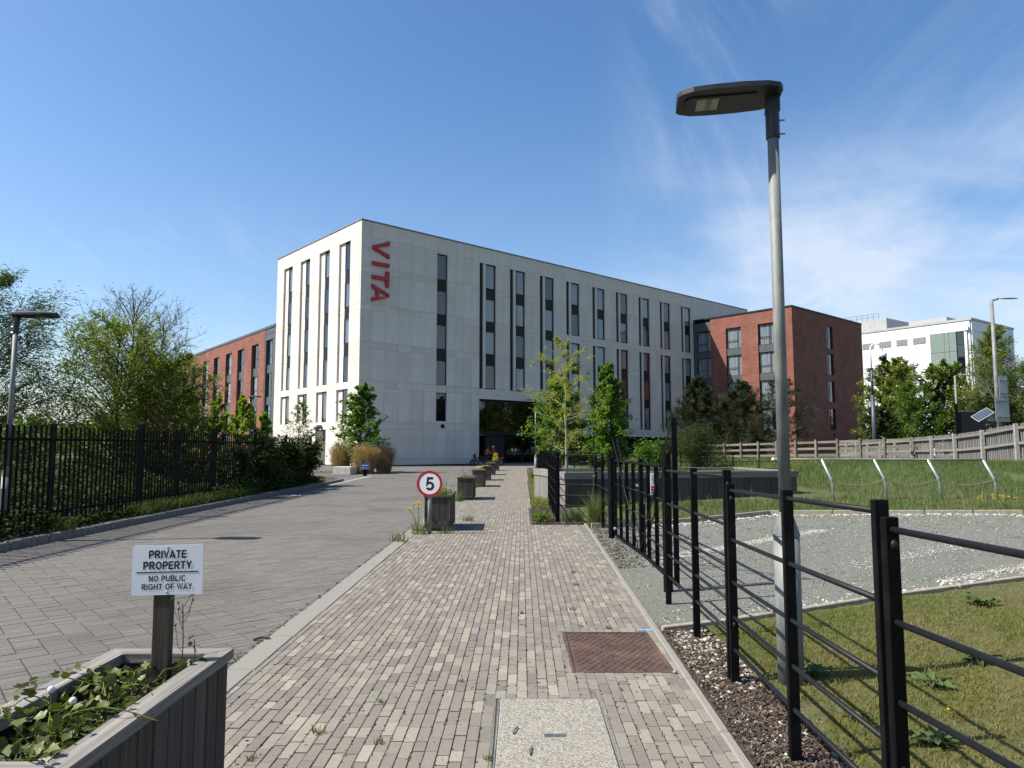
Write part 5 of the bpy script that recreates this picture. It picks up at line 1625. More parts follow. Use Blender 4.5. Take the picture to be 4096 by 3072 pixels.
# ---- distant dark railing in front of the undercroft
t = thing('boundary_railing', 'dark vertical bar railing in shade before the ground floor', 'railing', (4.2, 44.0, 0), R(12))
for i in range(60):
    mb = MB(); mb.box(i * .12 - .012, i * .12 + .012, -.01, .01, .05, 1.75); part('bar', mb, M['black_paint'], t)
for z in (.2, 1.5):
    mb = MB(); mb.box(0, 7.1, .012, .04, z, z + .05); part('rail', mb, M['black_paint'], t)

# ---- concrete seat block by the dry grasses
t = thing('concrete_block', 'pale square concrete block seat in front of the dry ornamental grass', 'concrete block', (-9.72, 41.6, 0), R(-9))
mb = MB(); mb.box(-.53, .53, -.5, .5, 0, .45, .02); part('block', mb, M['block'], t)

# ================================================================ VEGETATION
def leaf_cloud(name, P, size, rng, m, parent=None, aspect=0.55, up=0.35, fold=0.25, droop=0.0, kind=None, tone=None, var=0.30, dirs=None):
    """one small folded blade per point"""
    n = len(P)
    s = size * rng.uniform(0.65, 1.3, n)
    d = rng.normal(0, 1, (n, 3)) if dirs is None else dirs + rng.normal(0, .35, (n, 3))
    d[:, 2] = d[:, 2] * 0.55 - droop
    d /= np.linalg.norm(d, axis=1, keepdims=True) + 1e-9
    nn = rng.normal(0, 1, (n, 3)); nn[:, 2] = np.abs(nn[:, 2]) + up * 3
    nn -= d * (nn * d).sum(1, keepdims=True); nn /= np.linalg.norm(nn, axis=1, keepdims=True) + 1e-9
    sd = np.cross(d, nn)
    S = s[:, None]
    a = P - d * S * .5; b = P + sd * S * aspect * .5 + nn * S * fold * .3 - d * S * .08; c = P + d * S * .5 - nn * S * fold * .25; e = P - sd * S * aspect * .5 + nn * S * fold * .3 - d * S * .08
    V = np.stack([a, b, c, e], 1).reshape(-1, 3)
    i = np.arange(n) * 4
    F = np.concatenate([np.stack([i, i + 1, i + 2], 1), np.stack([i, i + 2, i + 3], 1)])
    t = (rng.uniform(0, 1, n) if tone is None else tone) * (1 - var) + rng.uniform(0, var, n)
    return link(name, npmesh(name, V, F, np.repeat(np.clip(t, 0, 1), 4)), m, parent, kind=kind)


def bez(a, b, c, n):
    t = np.linspace(0, 1, n)[:, None]
    return a * (1 - t) ** 2 + 2 * b * t * (1 - t) + c * t ** 2


def tree(name, label, cat, loc, h, prof, hb, nl, ntw, npl, lsize, lm, bm, tr=.06, seed=1, rise=.35, spread=.16, aspect=.55, droop=0.0, twl=.32,
         group=None, lean=0.0, thick=1.0, up=.35, twig_up=0.25, leafless=0.0, dens_top=1.0, tlen=.95, sub=0):
    """trunk, limbs and twigs inside a profile; prof: list of (height fraction, radius)"""
    rng = np.random.default_rng(seed)
    root = thing(name, label, cat, loc, 0, group)
    hs = [p[0] for p in prof]; rs = [p[1] for p in prof]
    R_ = lambda t: np.interp(t, hs, rs)
    wood = MB()
    nt = 9
    tp = np.stack([np.cumsum(rng.normal(0, .012 * h, nt)) * np.linspace(0, 1, nt) + lean * np.linspace(0, 1, nt) ** 1.5, np.cumsum(rng.normal(0, .012 * h, nt)) * np.linspace(0, 1, nt), np.linspace(-.05, h * tlen, nt)], 1)
    wood.tube(tp, list(tr * (1 - .88 * np.linspace(0, 1, nt) ** .8)), 8)
    trunk = part('trunk', wood, bm, root, smooth=True)
    br = MB(); pts = []; tones = []; dirs = []
    tz = lambda z: np.array([np.interp(z, tp[:, 2], tp[:, 0]), np.interp(z, tp[:, 2], tp[:, 1]), z])
    for i in range(nl):
        f = hb + (1 - hb) * ((i + .6) / nl) ** .85
        ang = i * 2.39996 + rng.uniform(-.4, .4)
        L = R_(f) * rng.uniform(.72, 1.12)
        ze = h * f
        z0 = max(ze - rise * L - .05 * h, h * hb * .55)
        z0 = min(z0, h * tlen * .97)
        a = tz(z0); o = np.array([math.cos(ang), math.sin(ang), 0])
        c = np.array([np.interp(ze, tp[:, 2], tp[:, 0]), np.interp(ze, tp[:, 2], tp[:, 1]), ze]) + o * L; c[2] = ze - droop * L * .4
        b = (a + c) / 2 + np.array([0, 0, rise * L * .35]) + rng.normal(0, .06 * L, 3)
        path = bez(a, b, c, 6)
        r0 = tr * .46 * thick * (1 - .6 * f)
        br.tube(path, list(np.linspace(max(r0, .006), .003 * max(1, h / 6), 6)), 5, False)
        for k in range(ntw):
            s = .18 + .82 * (k + rng.uniform(0, 1)) / ntw
            q = path[0] * 0 + np.array([np.interp(s, np.linspace(0, 1, 6), path[:, j]) for j in range(3)])
            dr = (path[-1] - path[0]); dr = dr / (np.linalg.norm(dr) + 1e-6)
            td = dr * .7 + rng.normal(0, .75, 3); td[2] += twig_up - droop; td /= np.linalg.norm(td)
            tl = max(L, .25 * max(rs)) * twl * rng.uniform(.5, 1.2)
            e = q + td * tl
            mid = (q + e) / 2 + rng.normal(0, .08 * tl, 3)
            tw = bez(q, mid, e, 4)
            br.tube(tw, list(np.linspace(max(r0 * .35, .003), .0016 * max(1, h / 6), 4)), 3, False)
            for j in range(sub):
                s2 = rng.uniform(.3, 1); q2 = q * (1 - s2) + e * s2
                e2 = q2 + (td * .6 + rng.normal(0, .7, 3)) * tl * .5
                br.tube([q2, (q2 + e2) / 2 + rng.normal(0, .04 * tl, 3), e2], [r0 * .2 + .002, .003, .002], 3, False)
            if rng.random() < leafless: continue
            m_ = int(npl * rng.uniform(.5, 1.4))
            s2 = rng.beta(2.2, 1.2, m_)[:, None]
            p = q * (1 - s2) + e * s2 + rng.normal(0, spread * tl + .02, (m_, 3))
            pts.append(p); tones.append(np.full(m_, rng.uniform(0, 1))); dirs.append(np.repeat(td[None], m_, 0))
    part('branches', br, bm, root)
    P = np.concatenate(pts); T = np.concatenate(tones); D = np.concatenate(dirs)
    leaf_cloud('crown', P, lsize, rng, lm, root, aspect, up, droop=droop * .5, tone=T, var=.45, dirs=D)
    return root


CON = lambda r: [(0, r * .55), (.15, r * .9), (.35, r), (.6, r * .78), (.8, r * .45), (1, r * .12)]
OVO = lambda r: [(0, r * .4), (.2, r * .85), (.45, r), (.7, r * .8), (.9, r * .42), (1, r * .15)]
RND = lambda r: [(0, r * .5), (.3, r * .9), (.6, r), (.85, r * .75), (1, r * .35)]

# left of the road, behind the palisade
tree('willow_tree', 'grey green feathery willow at the left edge behind the street lamp', 'tree', (-15.3, 20.5, .1), 6.9, RND(2.7), .10, 60, 14, 42, .13, M['lf_willow'], M['bark'], .10, 3, .5, .20, .24, .25, .42)
tree('ash_tree', 'leafy yellow green tree with a dark trunk behind the palisade', 'tree', (-13.3, 24.0, .1), 5.9, RND(2.4), .16, 58, 13, 27, .13, M['lf_ash'], M['bark'], .085, 7, .55, .20, .38, .05, .40)
tree('ash_tree', 'lower spreading yellow green tree reaching toward the red brick wing', 'tree', (-12.1, 24.6, .1), 4.7, RND(1.8), .16, 48, 13, 24, .13, M['lf_ash'], M['bark'], .075, 9, .5, .20, .38, .05, .40, lean=.3)
tree('bare_tree', 'tall almost bare tree with fine twigs above the leafy ones', 'tree', (-19.6, 36.0, .1), 9.7, RND(3.2), .40, 46, 13, 5, .09, M['lf_ash'], M['bark'], .15, 12, .9, .25, .5, 0, .42, leafless=.45, thick=1.2, twig_up=.5, sub=3)
tree('bare_tree', 'narrow twisted bare tree between the leafy tree and the brick wing', 'tree', (-16.7, 33.5, .1), 8.0, RND(1.6), .45, 26, 11, 5, .09, M['lf_ash'], M['bark'], .11, 15, 1.0, .25, .5, 0, .5, leafless=.45, thick=1.2, twig_up=.5, sub=3)
for i, (x, y, h, r, lab) in enumerate([(-12.3, 27.2, 3.75, .62, 'bright green young maple beside the leafy trees, leftmost of the bright saplings'),
                                        (-11.45, 27.5, 3.5, .55, 'bright green young maple, second of the bright saplings before the brick wing'),
                                        (-10.25, 27.2, 3.45, .62, 'bright green bushy sapling at the foot of the small dark lamp'),
                                        (-9.65, 27.8, 2.85, .48, 'shorter bright green sapling over the shrubs on the palisade')]):
    tree('young_maple', lab, 'tree', (x, y, .1), h, OVO(r), .22, 20, 8, 17, .135, M['lf_bright'], M['bark'], .03, 20 + i, .8, .17, .8, 0, .5, group='bright green saplings behind the fence')
tree('birch_sapling', 'airy tapering sapling standing against the sunlit pale wall', 'tree', (-13.5, 45.0, 0), 4.55, CON(1.25), .12, 34, 8, 9, .125, M['lf_mid'], M['bark'], .04, 31, .25, .18, .6, 0, .38)
tree('corner_tree', 'dark green tiered tree in front of the corner of the pale block', 'tree', (-9.45, 44.5, 0), 5.55, [(0, 1.2), (.2, 1.9), (.4, 1.85), (.55, 1.4), (.7, 1.05), (.9, .75), (1, .3)], .13, 46, 11, 24, .165, M['lf_lime'], M['bark'], .06, 33, .3, .14, .75, .1, .36)

# middle: beside the entrance
tree('locust_tree', 'sparse tree with pale trunk and yellow green tufts in front of the entrance', 'tree', (2.02, 26.3, .2), 5.5, [(0, .9), (.25, 1.5), (.5, 1.75), (.62, 1.75), (.75, 1.0), (.86, 1.2), (1, .25)], .24, 34, 7, 40, .072, M['lf_yellow'], M['pale_bark'], .070, 41, .12, .12, .5, 0, .30, leafless=.34, tlen=.97, up=.6, thick=.5)
tree('hornbeam_tree', 'dense oval green tree just behind the sparse pale trunked tree', 'tree', (2.12, 31.5, .1), 4.75, OVO(1.22), .22, 52, 11, 22, .125, M['lf_lime'], M['bark'], .06, 43, .45, .15, .75, 0, .36)
tree('lime_tree', 'dense cone shaped green tree right of the sparse pale trunked tree', 'tree', (4.0, 30.0, .1), 5.0, CON(1.12), .20, 54, 11, 24, .125, M['lf_lime'], M['bark'], .06, 45, .4, .15, .78, 0, .36)

# right: pines before the brick wing, round shrub
tree('pine_tree', 'dark green pine with a pointed top left of the red brick wing', 'tree', (15.3, 58, .2), 7.1, [(0, 2.2), (.2, 2.9), (.4, 2.6), (.6, 1.9), (.75, 1.35), (.9, .7), (1, .3)], .12, 64, 13, 44, .22, M['lf_pine'], M['bark'], .12, 51, .2, .16, .20, 0, .36, group='pines before the brick wing')
tree('pine_tree', 'broad dark pine in the middle of the three, before the brick corner', 'tree', (18.3, 57, .2), 6.6, [(0, 2.2), (.2, 2.9), (.5, 2.5), (.75, 1.7), (.9, .9), (1, .3)], .14, 60, 13, 42, .22, M['lf_pine'], M['bark'], .12, 53, .25, .17, .20, 0, .36, group='pines before the brick wing')
tree('pine_tree', 'thin open pine half hidden behind the tall lamp post', 'tree', (21.6, 56, .2), 6.9, [(0, 1.3), (.2, 2.2), (.5, 2.3), (.75, 1.9), (1, .5)], .22, 44, 10, 24, .20, M['lf_pine'], M['bark'], .11, 55, .3, .13, .22, 0, .34, group='pines before the brick wing')


def shrub(name, label, loc, r, h, n, lsize, lm, seed, cat='shrub', aspect=.55, group=None, flat=1.0):
    """domed shrub: stems fan out from the base, leaves thick towards the outside"""
    rng = np.random.default_rng(seed)
    root = thing(name, label, cat, loc, 0, group)
    st = MB(); pts = []; tn = []
    ns = max(10, int(n / 130))
    for i in range(ns):
        a = rng.uniform(0, 6.283); e = rng.uniform(.05, 1.0) ** .7
        k = rng.uniform(.75, 1.1)
        end = np.array([math.cos(a) * r * math.cos(e * 1.5) * k, math.sin(a) * r * math.cos(e * 1.5) * k, h * (.12 + .9 * math.sin(e * 1.5)) * k])
        mid = end * .5 + np.array([0, 0, h * .12])
        pth = bez(np.array([rng.normal(0, r * .08), rng.normal(0, r * .08), 0]), mid, end, 5)
        st.tube(pth, [.014, .012, .009, .006, .003], 4, False)
        m_ = int(n / ns)
        s = rng.beta(3.2, 1.1, m_)
        q = np.stack([np.interp(s, np.linspace(0, 1, 5), pth[:, j]) for j in range(3)], 1) + rng.normal(0, .085 * (r + h) * .6, (m_, 3))
        q[:, 2] = np.maximum(q[:, 2], .03)
        pts.append(q); tn.append(np.full(m_, rng.uniform(0, 1)))
    part('stems', st, M['bark'], root)
    leaf_cloud('foliage', np.concatenate(pts), lsize, rng, lm, root, aspect, .35, tone=np.concatenate(tn), var=.5)
    return root


shrub('round_shrub', 'large round olive green shrub left of the timber footbridge', (9.5, 36.5, .2), 1.65, 2.35, 13000, .080, M['lf_dark'], 61)
shrub('garden_shrub', 'leafy light green bush seen above the gate', (4.65, 25.5, .1), .75, 1.7, 2600, .10, M['lf_lime'], 63, group='bushes behind the gate')
shrub('garden_shrub', 'darker loose bush right of the leafy light green one above the gate', (5.7, 27.5, .1), .75, 1.6, 2200, .10, M['lf_mid'], 64, group='bushes behind the gate')
shrub('garden_shrub', 'small bush under the cone shaped tree behind the raised bed', (3.2, 27.3, .1), .6, 1.1, 1500, .10, M['lf_dark'], 65, group='bushes behind the gate')

# dark shrubs climbing over the far end of the palisade
for i, (x, y, r, h, lab) in enumerate([(-8.65, 22.3, .75, 1.55, 'dark leafy shrub swallowing the palisade just past the gate'),
                                        (-8.5, 24.4, .85, 1.75, 'dark leafy shrub over the middle of the far palisade'),
                                        (-8.45, 26.6, .80, 1.60, 'dark low shrub spilling under the far palisade onto the kerb'),
                                        (-8.40, 28.9, .85, 1.85, 'dark shrub with loose shoots at the end of the palisade')]):
    shrub('fence_shrub', lab, (x, y, .1), r, h, 3600, .125, M['lf_dark'], 70 + i, group='dark shrubs on the palisade', aspect=.7)

# trees beyond the timber fence
tree('oak_tree', 'dark olive tree with flat top behind the camera pole', 'tree', (35.2, 66, .3), 9.6, RND(2.7), .2, 52, 13, 30, .24, M['lf_ash'], M['bark'], .16, 81, .4, .18, .6, 0, .36, group='trees beyond the timber fence')
tree('roadside_tree', 'pale green bushy tree between the dark tree and the chestnut', 'tree', (34.0, 60, .3), 6.8, RND(1.9), .08, 44, 11, 26, .20, M['lf_mid'], M['bark'], .10, 83, .5, .2, .5, 0, .4, group='trees beyond the timber fence')
tree('roadside_tree', 'low dark bushy tree beside the brick end wall', 'tree', (30.1, 58, .3), 4.6, RND(1.45), .08, 40, 11, 26, .20, M['lf_dark'], M['bark'], .10, 84, .5, .2, .6, 0, .4, group='trees beyond the timber fence')
ch = tree('chestnut_tree', 'horse chestnut covered in white flower candles', 'tree', (40.2, 66, .3), 9.1, RND(2.5), .12, 50, 12, 28, .26, M['lf_mid'], M['bark'], .18, 85, .35, .18, .7, 0, .36, group='trees beyond the timber fence')
rng = np.random.default_rng(86)
fl = []
for i in range(260):
    th, ph = rng.uniform(0, 6.283), math.acos(rng.uniform(-.5, 1))
    k = rng.uniform(.85, 1.08)
    b = np.array([2.45 * math.sin(ph) * math.cos(th) * k, 2.45 * math.sin(ph) * math.sin(th) * k, 5.4 + 3.6 * math.cos(ph) * k])
    fl.append(b + np.stack([rng.normal(0, .05, 22), rng.normal(0, .05, 22), rng.uniform(0, .36, 22)], 1))
leaf_cloud('blossom', np.concatenate(fl), .10, rng, M['blossom'], ch, .8)
tree('birch_tree', 'tall feathery birch in front of the white clad block', 'tree', (41.9, 62, .3), 12.0, OVO(2.6), .10, 70, 13, 36, .17, M['lf_ash'], M['pale_bark'], .16, 87, .55, .22, .45, .25, .42, group='trees beyond the timber fence')
tree('birch_tree', 'second dense birch at the right edge of the photo', 'tree', (44.4, 60, .3), 9.3, OVO(2.9), .08, 66, 13, 36, .17, M['lf_mid'], M['pale_bark'], .15, 88, .5, .22, .45, .2, .42, group='trees beyond the timber fence')
tree('roadside_tree', 'dark bushy tree behind the solar panel and hoarding', 'tree', (35.0, 52, .4), 4.9, RND(2.3), .06, 46, 12, 30, .18, M['lf_dark'], M['bark'], .10, 89, .5, .2, .6, 0, .4, group='trees beyond the timber fence')

# a far-off wood that closes the horizon
rng = np.random.default_rng(90)
n = 26000
a = rng.uniform(-1.35, 1.55, n); d = rng.uniform(150, 175, n)
hh = 7 + 2.2 * np.sin(a * 23) + 1.5 * np.sin(a * 51 + 1) + rng.normal(0, .8, n)
leaf_cloud('far_wood', np.stack([np.sin(a) * d, np.cos(a) * d, rng.uniform(0, 1, n) ** .8 * hh], 1), 1.6, rng, M['lf_mid'], None, .8, kind='stuff')

# ---- ground cover
def blades(name, m, X, Y, Z, hgt, wid, rng, lean=.35, tone=None, kind='stuff', parent=None, fan=0.0):
    n = len(X)
    h = hgt * rng.uniform(.5, 1.35, n); a = rng.uniform(0, 6.283, n); w = wid * rng.uniform(.6, 1.3, n)
    ln = rng.normal(0, lean, (n, 2)) * h[:, None]
    if fan: ln += np.stack([X, Y], 1) * fan
    p = np.stack([X, Y, Z], 1); dx_ = np.stack([np.cos(a) * w, np.sin(a) * w, np.zeros(n)], 1)
    m1 = p + np.stack([ln[:, 0] * .35, ln[:, 1] * .35, h * .6], 1); t1 = p + np.stack([ln[:, 0], ln[:, 1], h * .95], 1)
    V = np.stack([p - dx_ / 2, p + dx_ / 2, m1 + dx_ * .35, m1 - dx_ * .35, t1], 1).reshape(-1, 3)
    i = np.arange(n) * 5
    F = np.concatenate([np.stack([i, i + 1, i + 2], 1), np.stack([i, i + 2, i + 3], 1), np.stack([i + 3, i + 2, i + 4], 1)])
    t = rng.uniform(0, 1, n) if tone is None else np.clip(tone + rng.normal(0, .22, n), 0, 1)
    return link(name, npmesh(name, V, F, np.repeat(t, 5)), m, parent, kind=kind)


def lumps(x, y, rng_seed, f=1.0):
    r = np.random.default_rng(rng_seed); v = np.zeros_like(x)
    for k in range(7):
        a, b, c = r.normal(0, 1.3 * f), r.normal(0, 1.3 * f), r.uniform(0, 6.3); v += np.sin(a * x + b * y + c)
    return v / 7 * 1.9


rng = np.random.default_rng(101)
n = 300000
X = rng.uniform(1.68, 7.5, n); Y = rng.uniform(1.6, 8.0, n)
pl_ = lumps(X, Y, 3, 1.2)
edge_wob = 1.76 + .10 * lumps(X * 0, Y, 8, 2.5) - .02 * (Y - 3)
dist = np.hypot(X, Y)
ok = (Y < en(X) - .05 - .10 * rng.random(n)) & (X > edge_wob + rng.normal(0, .05, n)) & (rng.random(n) < np.clip(1.25 - dist / 9, .25, 1)) & (X < .82 * Y + 1.6)
ok &= rng.random(n) < np.clip(.80 + pl_ * .5 - .45 * np.exp(-((Y - en(X)) / .35) ** 2), .12, 1)
X, Y, pl_ = X[ok], Y[ok], pl_[ok]
blades('lawn_grass', M['grass'], X, Y, terr(X, Y) + .010, .034, .0048, rng, .75, tone=.38 + pl_ * .60)
# rougher grass on the bank
n = 120000
X = rng.uniform(2.2, 26, n); Y = rng.uniform(12.5, 31, n)
ok = (Y > ef(X) + .05) & (X < .80 * Y + 1.5) & ~((X < 9.0) & (Y > 18.7)) & ~((X < 2.6) & (Y > 15.3))
X, Y = X[ok], Y[ok]; pl_ = lumps(X, Y, 5, .6)
hgt = .085 + .05 * np.clip(pl_ * 1.5, 0, 1) + .05 * np.clip((Y - 16.5) / 3, 0, 1)
blades('bank_grass', M['meadow'], X, Y, terr(X, Y), hgt, .010, rng, .50, tone=.86 + pl_ * .40)
n = 26000
X = rng.uniform(9, 34, n); Y = rng.uniform(26, 50, n); ok = X < .8 * Y
blades('far_bank_grass', M['meadow'], X[ok], Y[ok], terr(X[ok], Y[ok]), .20, .03, rng, .4, tone=np.full(ok.sum(), .6))
# seed heads in the bank grass
n = 1500
X = rng.uniform(2.6, 20, n); Y = rng.uniform(14.3, 24, n)
ok = (Y > ef(X) + .15) & ~((X < 9.0) & (Y > 18.6)) & (rng.random(n) < .3 + .5 * (Y < 18.7)); X, Y = X[ok], Y[ok]
blades('seed_stems', M['straw'], X, Y, terr(X, Y), .34, .006, rng, .18)

# undergrowth behind and in front of the palisade
n = 30000
X = -8.75 - rng.beta(1.1, 2.2, n) * 5.5; Y = rng.uniform(8.0, 31, n)
top = .55 + .55 * np.clip((-X - 8.7) / 2.0, 0, 1) + .35 * lumps(X, Y, 13, .9)
Zr = .10 + rng.beta(2.0, 1.0, n) * np.maximum(top, .25)
leaf_cloud('undergrowth', np.stack([X, Y, Zr], 1), .12, rng, M['lf_bramble'], None, .62, .5, kind='stuff', tone=np.clip(.5 + .4 * lumps(X, Y, 17, 1.4), 0, 1), var=.5)
n = 9000
X = -8.02 - rng.beta(1.4, 1.6, n) * .75; Y = rng.uniform(8.0, 31, n)
top = .22 + .30 * np.clip(lumps(X * 0, Y, 23, 1.3), -.4, 1) + .12 * (Y > 20)
Zr = .12 + rng.random(n) * np.maximum(top, .04)
leaf_cloud('verge_plants', np.stack([X, Y, Zr], 1), .10, rng, M['lf_bramble'], None, .62, .5, kind='stuff', tone=np.clip(.55 + .4 * lumps(X, Y, 27, 2), 0, 1), var=.5)
n = 3500
X = -8.0 - rng.random(n) * .5; Y = rng.uniform(15.5, 22.5, n)
blades('verge_grass', M['meadow'], X, Y, np.full(n, .115), .26, .012, rng, .45, tone=np.full(n, .7))
# tall weeds on a few stems, behind the fence
n = 14000
X = rng.uniform(-60, -9.5, n); Y = rng.uniform(31, 60, n); ok = (X < -.28 * Y - 3) & (X > -.8 * Y)
leaf_cloud('rough_scrub', np.stack([X[ok], Y[ok], rng.beta(1.2, 1.2, ok.sum()) * (.9 + .35 * lumps(X[ok], Y[ok], 31, .5))], 1), .22, rng, M['lf_dark'], None, .6, .5, kind='stuff')

# ---- weeds and plants that can be told apart
def tuft(name, label, loc, n, hgt, wid, rad, m, seed, cat='weed', flower=None, fh=0.3, fn=3, lean=.5, group=None):
    rng = np.random.default_rng(seed); root = thing(name, label, cat, loc, 0, group)
    a = rng.uniform(0, 6.283, n); r = rad * rng.random(n) ** .6
    blades('blades', m, r * np.cos(a), r * np.sin(a), np.zeros(n), hgt, wid, rng, lean, kind=None, parent=root, tone=np.full(n, rng.uniform(.55, .95)))
    if flower:
        st = MB(); pt = []
        for i in range(fn):
            e = np.array([rng.normal(0, rad), rng.normal(0, rad), fh * rng.uniform(.7, 1.1)])
            st.tube([(0, 0, 0), e * .5 + rng.normal(0, .02, 3), e], .0035, 4)
            pt.append(e + rng.normal(0, .012, (16, 3)))
        part('stems', st, M['lf_mid'], root); leaf_cloud('flowers', np.concatenate(pt), .016 if fn == 1 else .032, rng, flower, root, .8, .8, kind='stuff')
    return root


def rosette(name, label, loc, n, L, m, seed, cat='weed', rise=.5, group=None, wid=.30):
    """broad-leaved plant: each leaf a creased blade bending outward"""
    rng = np.random.default_rng(seed); root = thing(name, label, cat, loc, 0, group)
    for i in range(n):
        a = i * 2.4 + rng.uniform(-.3, .3); l = L * rng.uniform(.6, 1.15); e = rise * rng.uniform(.4, 1.4)
        V = []; k = 6
        for j in range(k):
            s = j / (k - 1); w = l * wid * math.sin(math.pi * min(1, s * .9 + .08)) ** .8 * .5 + .002
            x = l * s * math.cos(e * (1 - s * .7)); z = l * math.sin(e) * (s - .55 * s * s) + .01
            wob = rng.normal(0, .008 * l / .1)
            V += [(x, -w, z + w * .45 + wob), (x, 0, z), (x, w, z + w * .45 - wob)]
        Fc = []
        for j in range(k - 1):
            o = j * 3; Fc += [(o, o + 3, o + 4, o + 1), (o + 1, o + 4, o + 5, o + 2)]
        mb = MB(); t = rng.uniform(.2, 1); mb.tint = (t, t, t); c, s_ = math.cos(a), math.sin(a)
        mb.add([(x * c - y * s_, x * s_ + y * c, z) for x, y, z in V], Fc)
        part('leaf', mb, m, root, smooth=True)
    return root


g_ = lambda x, y: (x, y, float(terr(x, y)) + .008)
rosette('dock_plant', 'large broad leaved dock in the lawn at the foot of the nearest post', g_(2.22, 3.85), 15, 0.160, M['lf_dock'], 201, rise=.7)
rosette('dock_plant', 'ragged grey green dock in the lawn right of the nearest post', g_(2.72, 4.75), 16, 0.152, M['lf_dock'], 202, rise=.5)
rosette('dock_plant', 'ragged grey green dock farther right in the lawn', g_(3.30, 5.15), 18, 0.160, M['lf_dock'], 203, rise=.5)
rosette('dock_plant', 'small dark dock beside the foot of the lamp post', g_(2.05, 4.98), 8, .13, M['lf_dock'], 204, rise=1.0)
rosette('dock_plant', 'young broad leaved plant between the two nearest posts', g_(1.98, 4.25), 9, .11, M['lf_dock'], 205, rise=.8)
rosette('dock_plant', 'leafy green plant close to the far edging of the lawn', g_(4.35, 6.75), 16, 0.160, M['lf_dock'], 206, rise=.9)
for i, (x, y, h, lab) in enumerate([(3.05, 4.35, .05, 'single yellow dandelion low in the lawn near the nearest post'), (2.55, 4.22, .04, 'single yellow dandelion beside a rail shadow in the lawn'), (4.05, 5.35, .10, 'yellow dandelion at the right edge of the lawn')]):
    tuft('dandelion', lab, g_(x, y), 10, .05, .006, .03, M['meadow'], 210 + i, 'flower', M['petal'], h, 1)
for i, (x, y) in enumerate([(10.35, 15.1), (10.75, 15.0), (11.4, 15.2), (10.1, 15.3)]):
    tuft('buttercup', ['clump of yellow flowers in the bank grass below the tube rail', 'second clump of yellow flowers just right of the first on the bank', 'rightmost small clump of yellow flowers on the bank', 'leftmost few yellow flowers on the grass bank'][i], g_(x, y), 60, .16, .008, .16, M['meadow'], 220 + i, 'flower', M['petal'], .24, [8, 6, 4, 3][i], group='yellow flowers on the bank')
# weeds in the path joints
for i, (x, y, s, lab) in enumerate([(-1.09, 4.13, 1.0, 'largest grass tuft in the path joints beside the near planter'), (-.72, 4.0, .6, 'dark wispy tuft in the path right of the largest tuft'), (-1.33, 3.80, .7, 'small tuft in the path at the near planter corner'),
                                  (-.82, 4.62, .5, 'small flat weed in the brick joints above the largest tuft'), (-.35, 5.02, .4, 'tiny weed in the joints near the middle of the path'),
                                  (.60, 7.15, .8, 'green weed in the path beyond the rusty cover'), (.74, 8.4, .7, 'weed in the path near the gravel, second beyond the rusty cover'), (.78, 9.2, .7, 'dry weed in the path beside the right edging'),
                                  (.10, 7.0, .6, 'dark weed low in the middle of the path'), (.85, 6.42, .6, 'weed along the top edge of the rusty cover'), (.62, 6.50, .5, 'dark weed at the corner of the rusty cover'),
                                  (-.12, 3.80, .6, 'dry weed beside the left edge of the concrete cover')]):
    tuft('path_weed', lab, (x, y, 0), int(34 * s), .034 * s + .010, .0055, .045 * s, M['meadow'], 230 + i, group='weeds in the path joints')
# plants along the kerbs and around the planters
for i, (x, y, hh, n, lab) in enumerate([(-1.92, 12.2, .16, 70, 'low weeds on the kerb in front of the round 5 sign'), (-1.72, 13.25, .22, 60, 'weeds around the foot of the round 5 sign'),
                                       (-1.25, 13.4, .12, 50, 'dry weeds at the near corner of the first row planter'), (-1.58, 21.2, .34, 120, 'bushy green weeds at the foot of the second planter'),
                                       (-.95, 15.6, .14, 60, 'dark weeds beside the shadow of the first row planter'), (-1.45, 28.0, .22, 60, 'weeds at the foot of the third planter'),
                                       (-7.92, 12.8, .24, 110, 'grass clump overhanging the raised kerb')]):
    tuft('kerb_weed', lab, (x, y, 0 if x > -3 else .1), n, hh, .010, .16, M['meadow'], 250 + i, lean=.4, group='weeds by kerbs and planters')
tuft('yellow_groundsel', 'tall weed with yellow flowers left of the round 5 sign pole', (-1.80, 13.7, 0), 40, .25, .010, .10, M['meadow'], 260, 'weed', M['petal'], .55, 7, .3)
tuft('poppy_plant', 'single tall yellow flower behind the black railing return', (1.62, 14.6, 0), 30, .3, .008, .06, M['meadow'], 261, 'flower', M['petal'], .98, 1, .3)
tuft('tall_grass', 'tall loose grass clump beside the far gate post', (1.68, 14.3, 0), 420, .62, .009, .16, M['meadow'], 262, 'grass clump', None, lean=.3)
tuft('tall_grass', 'low grass clump at the corner post of the long railing', (.62, 15.25, 0), 260, .24, .009, .16, M['meadow'], 263, 'grass clump', None, lean=.4)
tuft('tall_grass', 'grass growing below the railing return beside the raised bed', (1.30, 15.4, 0), 300, .28, .009, .22, M['meadow'], 264, 'grass clump', None, lean=.4)
rng = np.random.default_rng(270)
n = 4200
Y = 15.0 + rng.random(n) ** 1.3 * 26; X = PR1(Y) + .03 + rng.random(n) * (.44)
k_ = lumps(X * 0, Y, 44, 1.5) + lumps(X * 3, Y, 45, 2) > .15 - .02 * (Y - 15); X, Y = X[k_], Y[k_]; n = len(X)
Zr = rng.random(n) * np.clip(.10 + .12 * lumps(X * 0, Y, 41, 1.2) + .06, .03, .4)
leaf_cloud('bed_plants', np.stack([X, Y, Zr], 1), .055, rng, M['lf_ash'], None, .45, .3, kind='stuff')
n = 2600
Y = 15.0 + rng.random(n) ** 1.4 * 27; X = PR1(Y) + .04 + rng.random(n) * .46
k_ = lumps(X * 0, Y, 46, 1.8) > .12; X, Y = X[k_], Y[k_]; n = len(X)
blades('bed_grass', M['meadow'], X, Y, np.zeros(n), .18, .008, rng, .4)
n = 5000
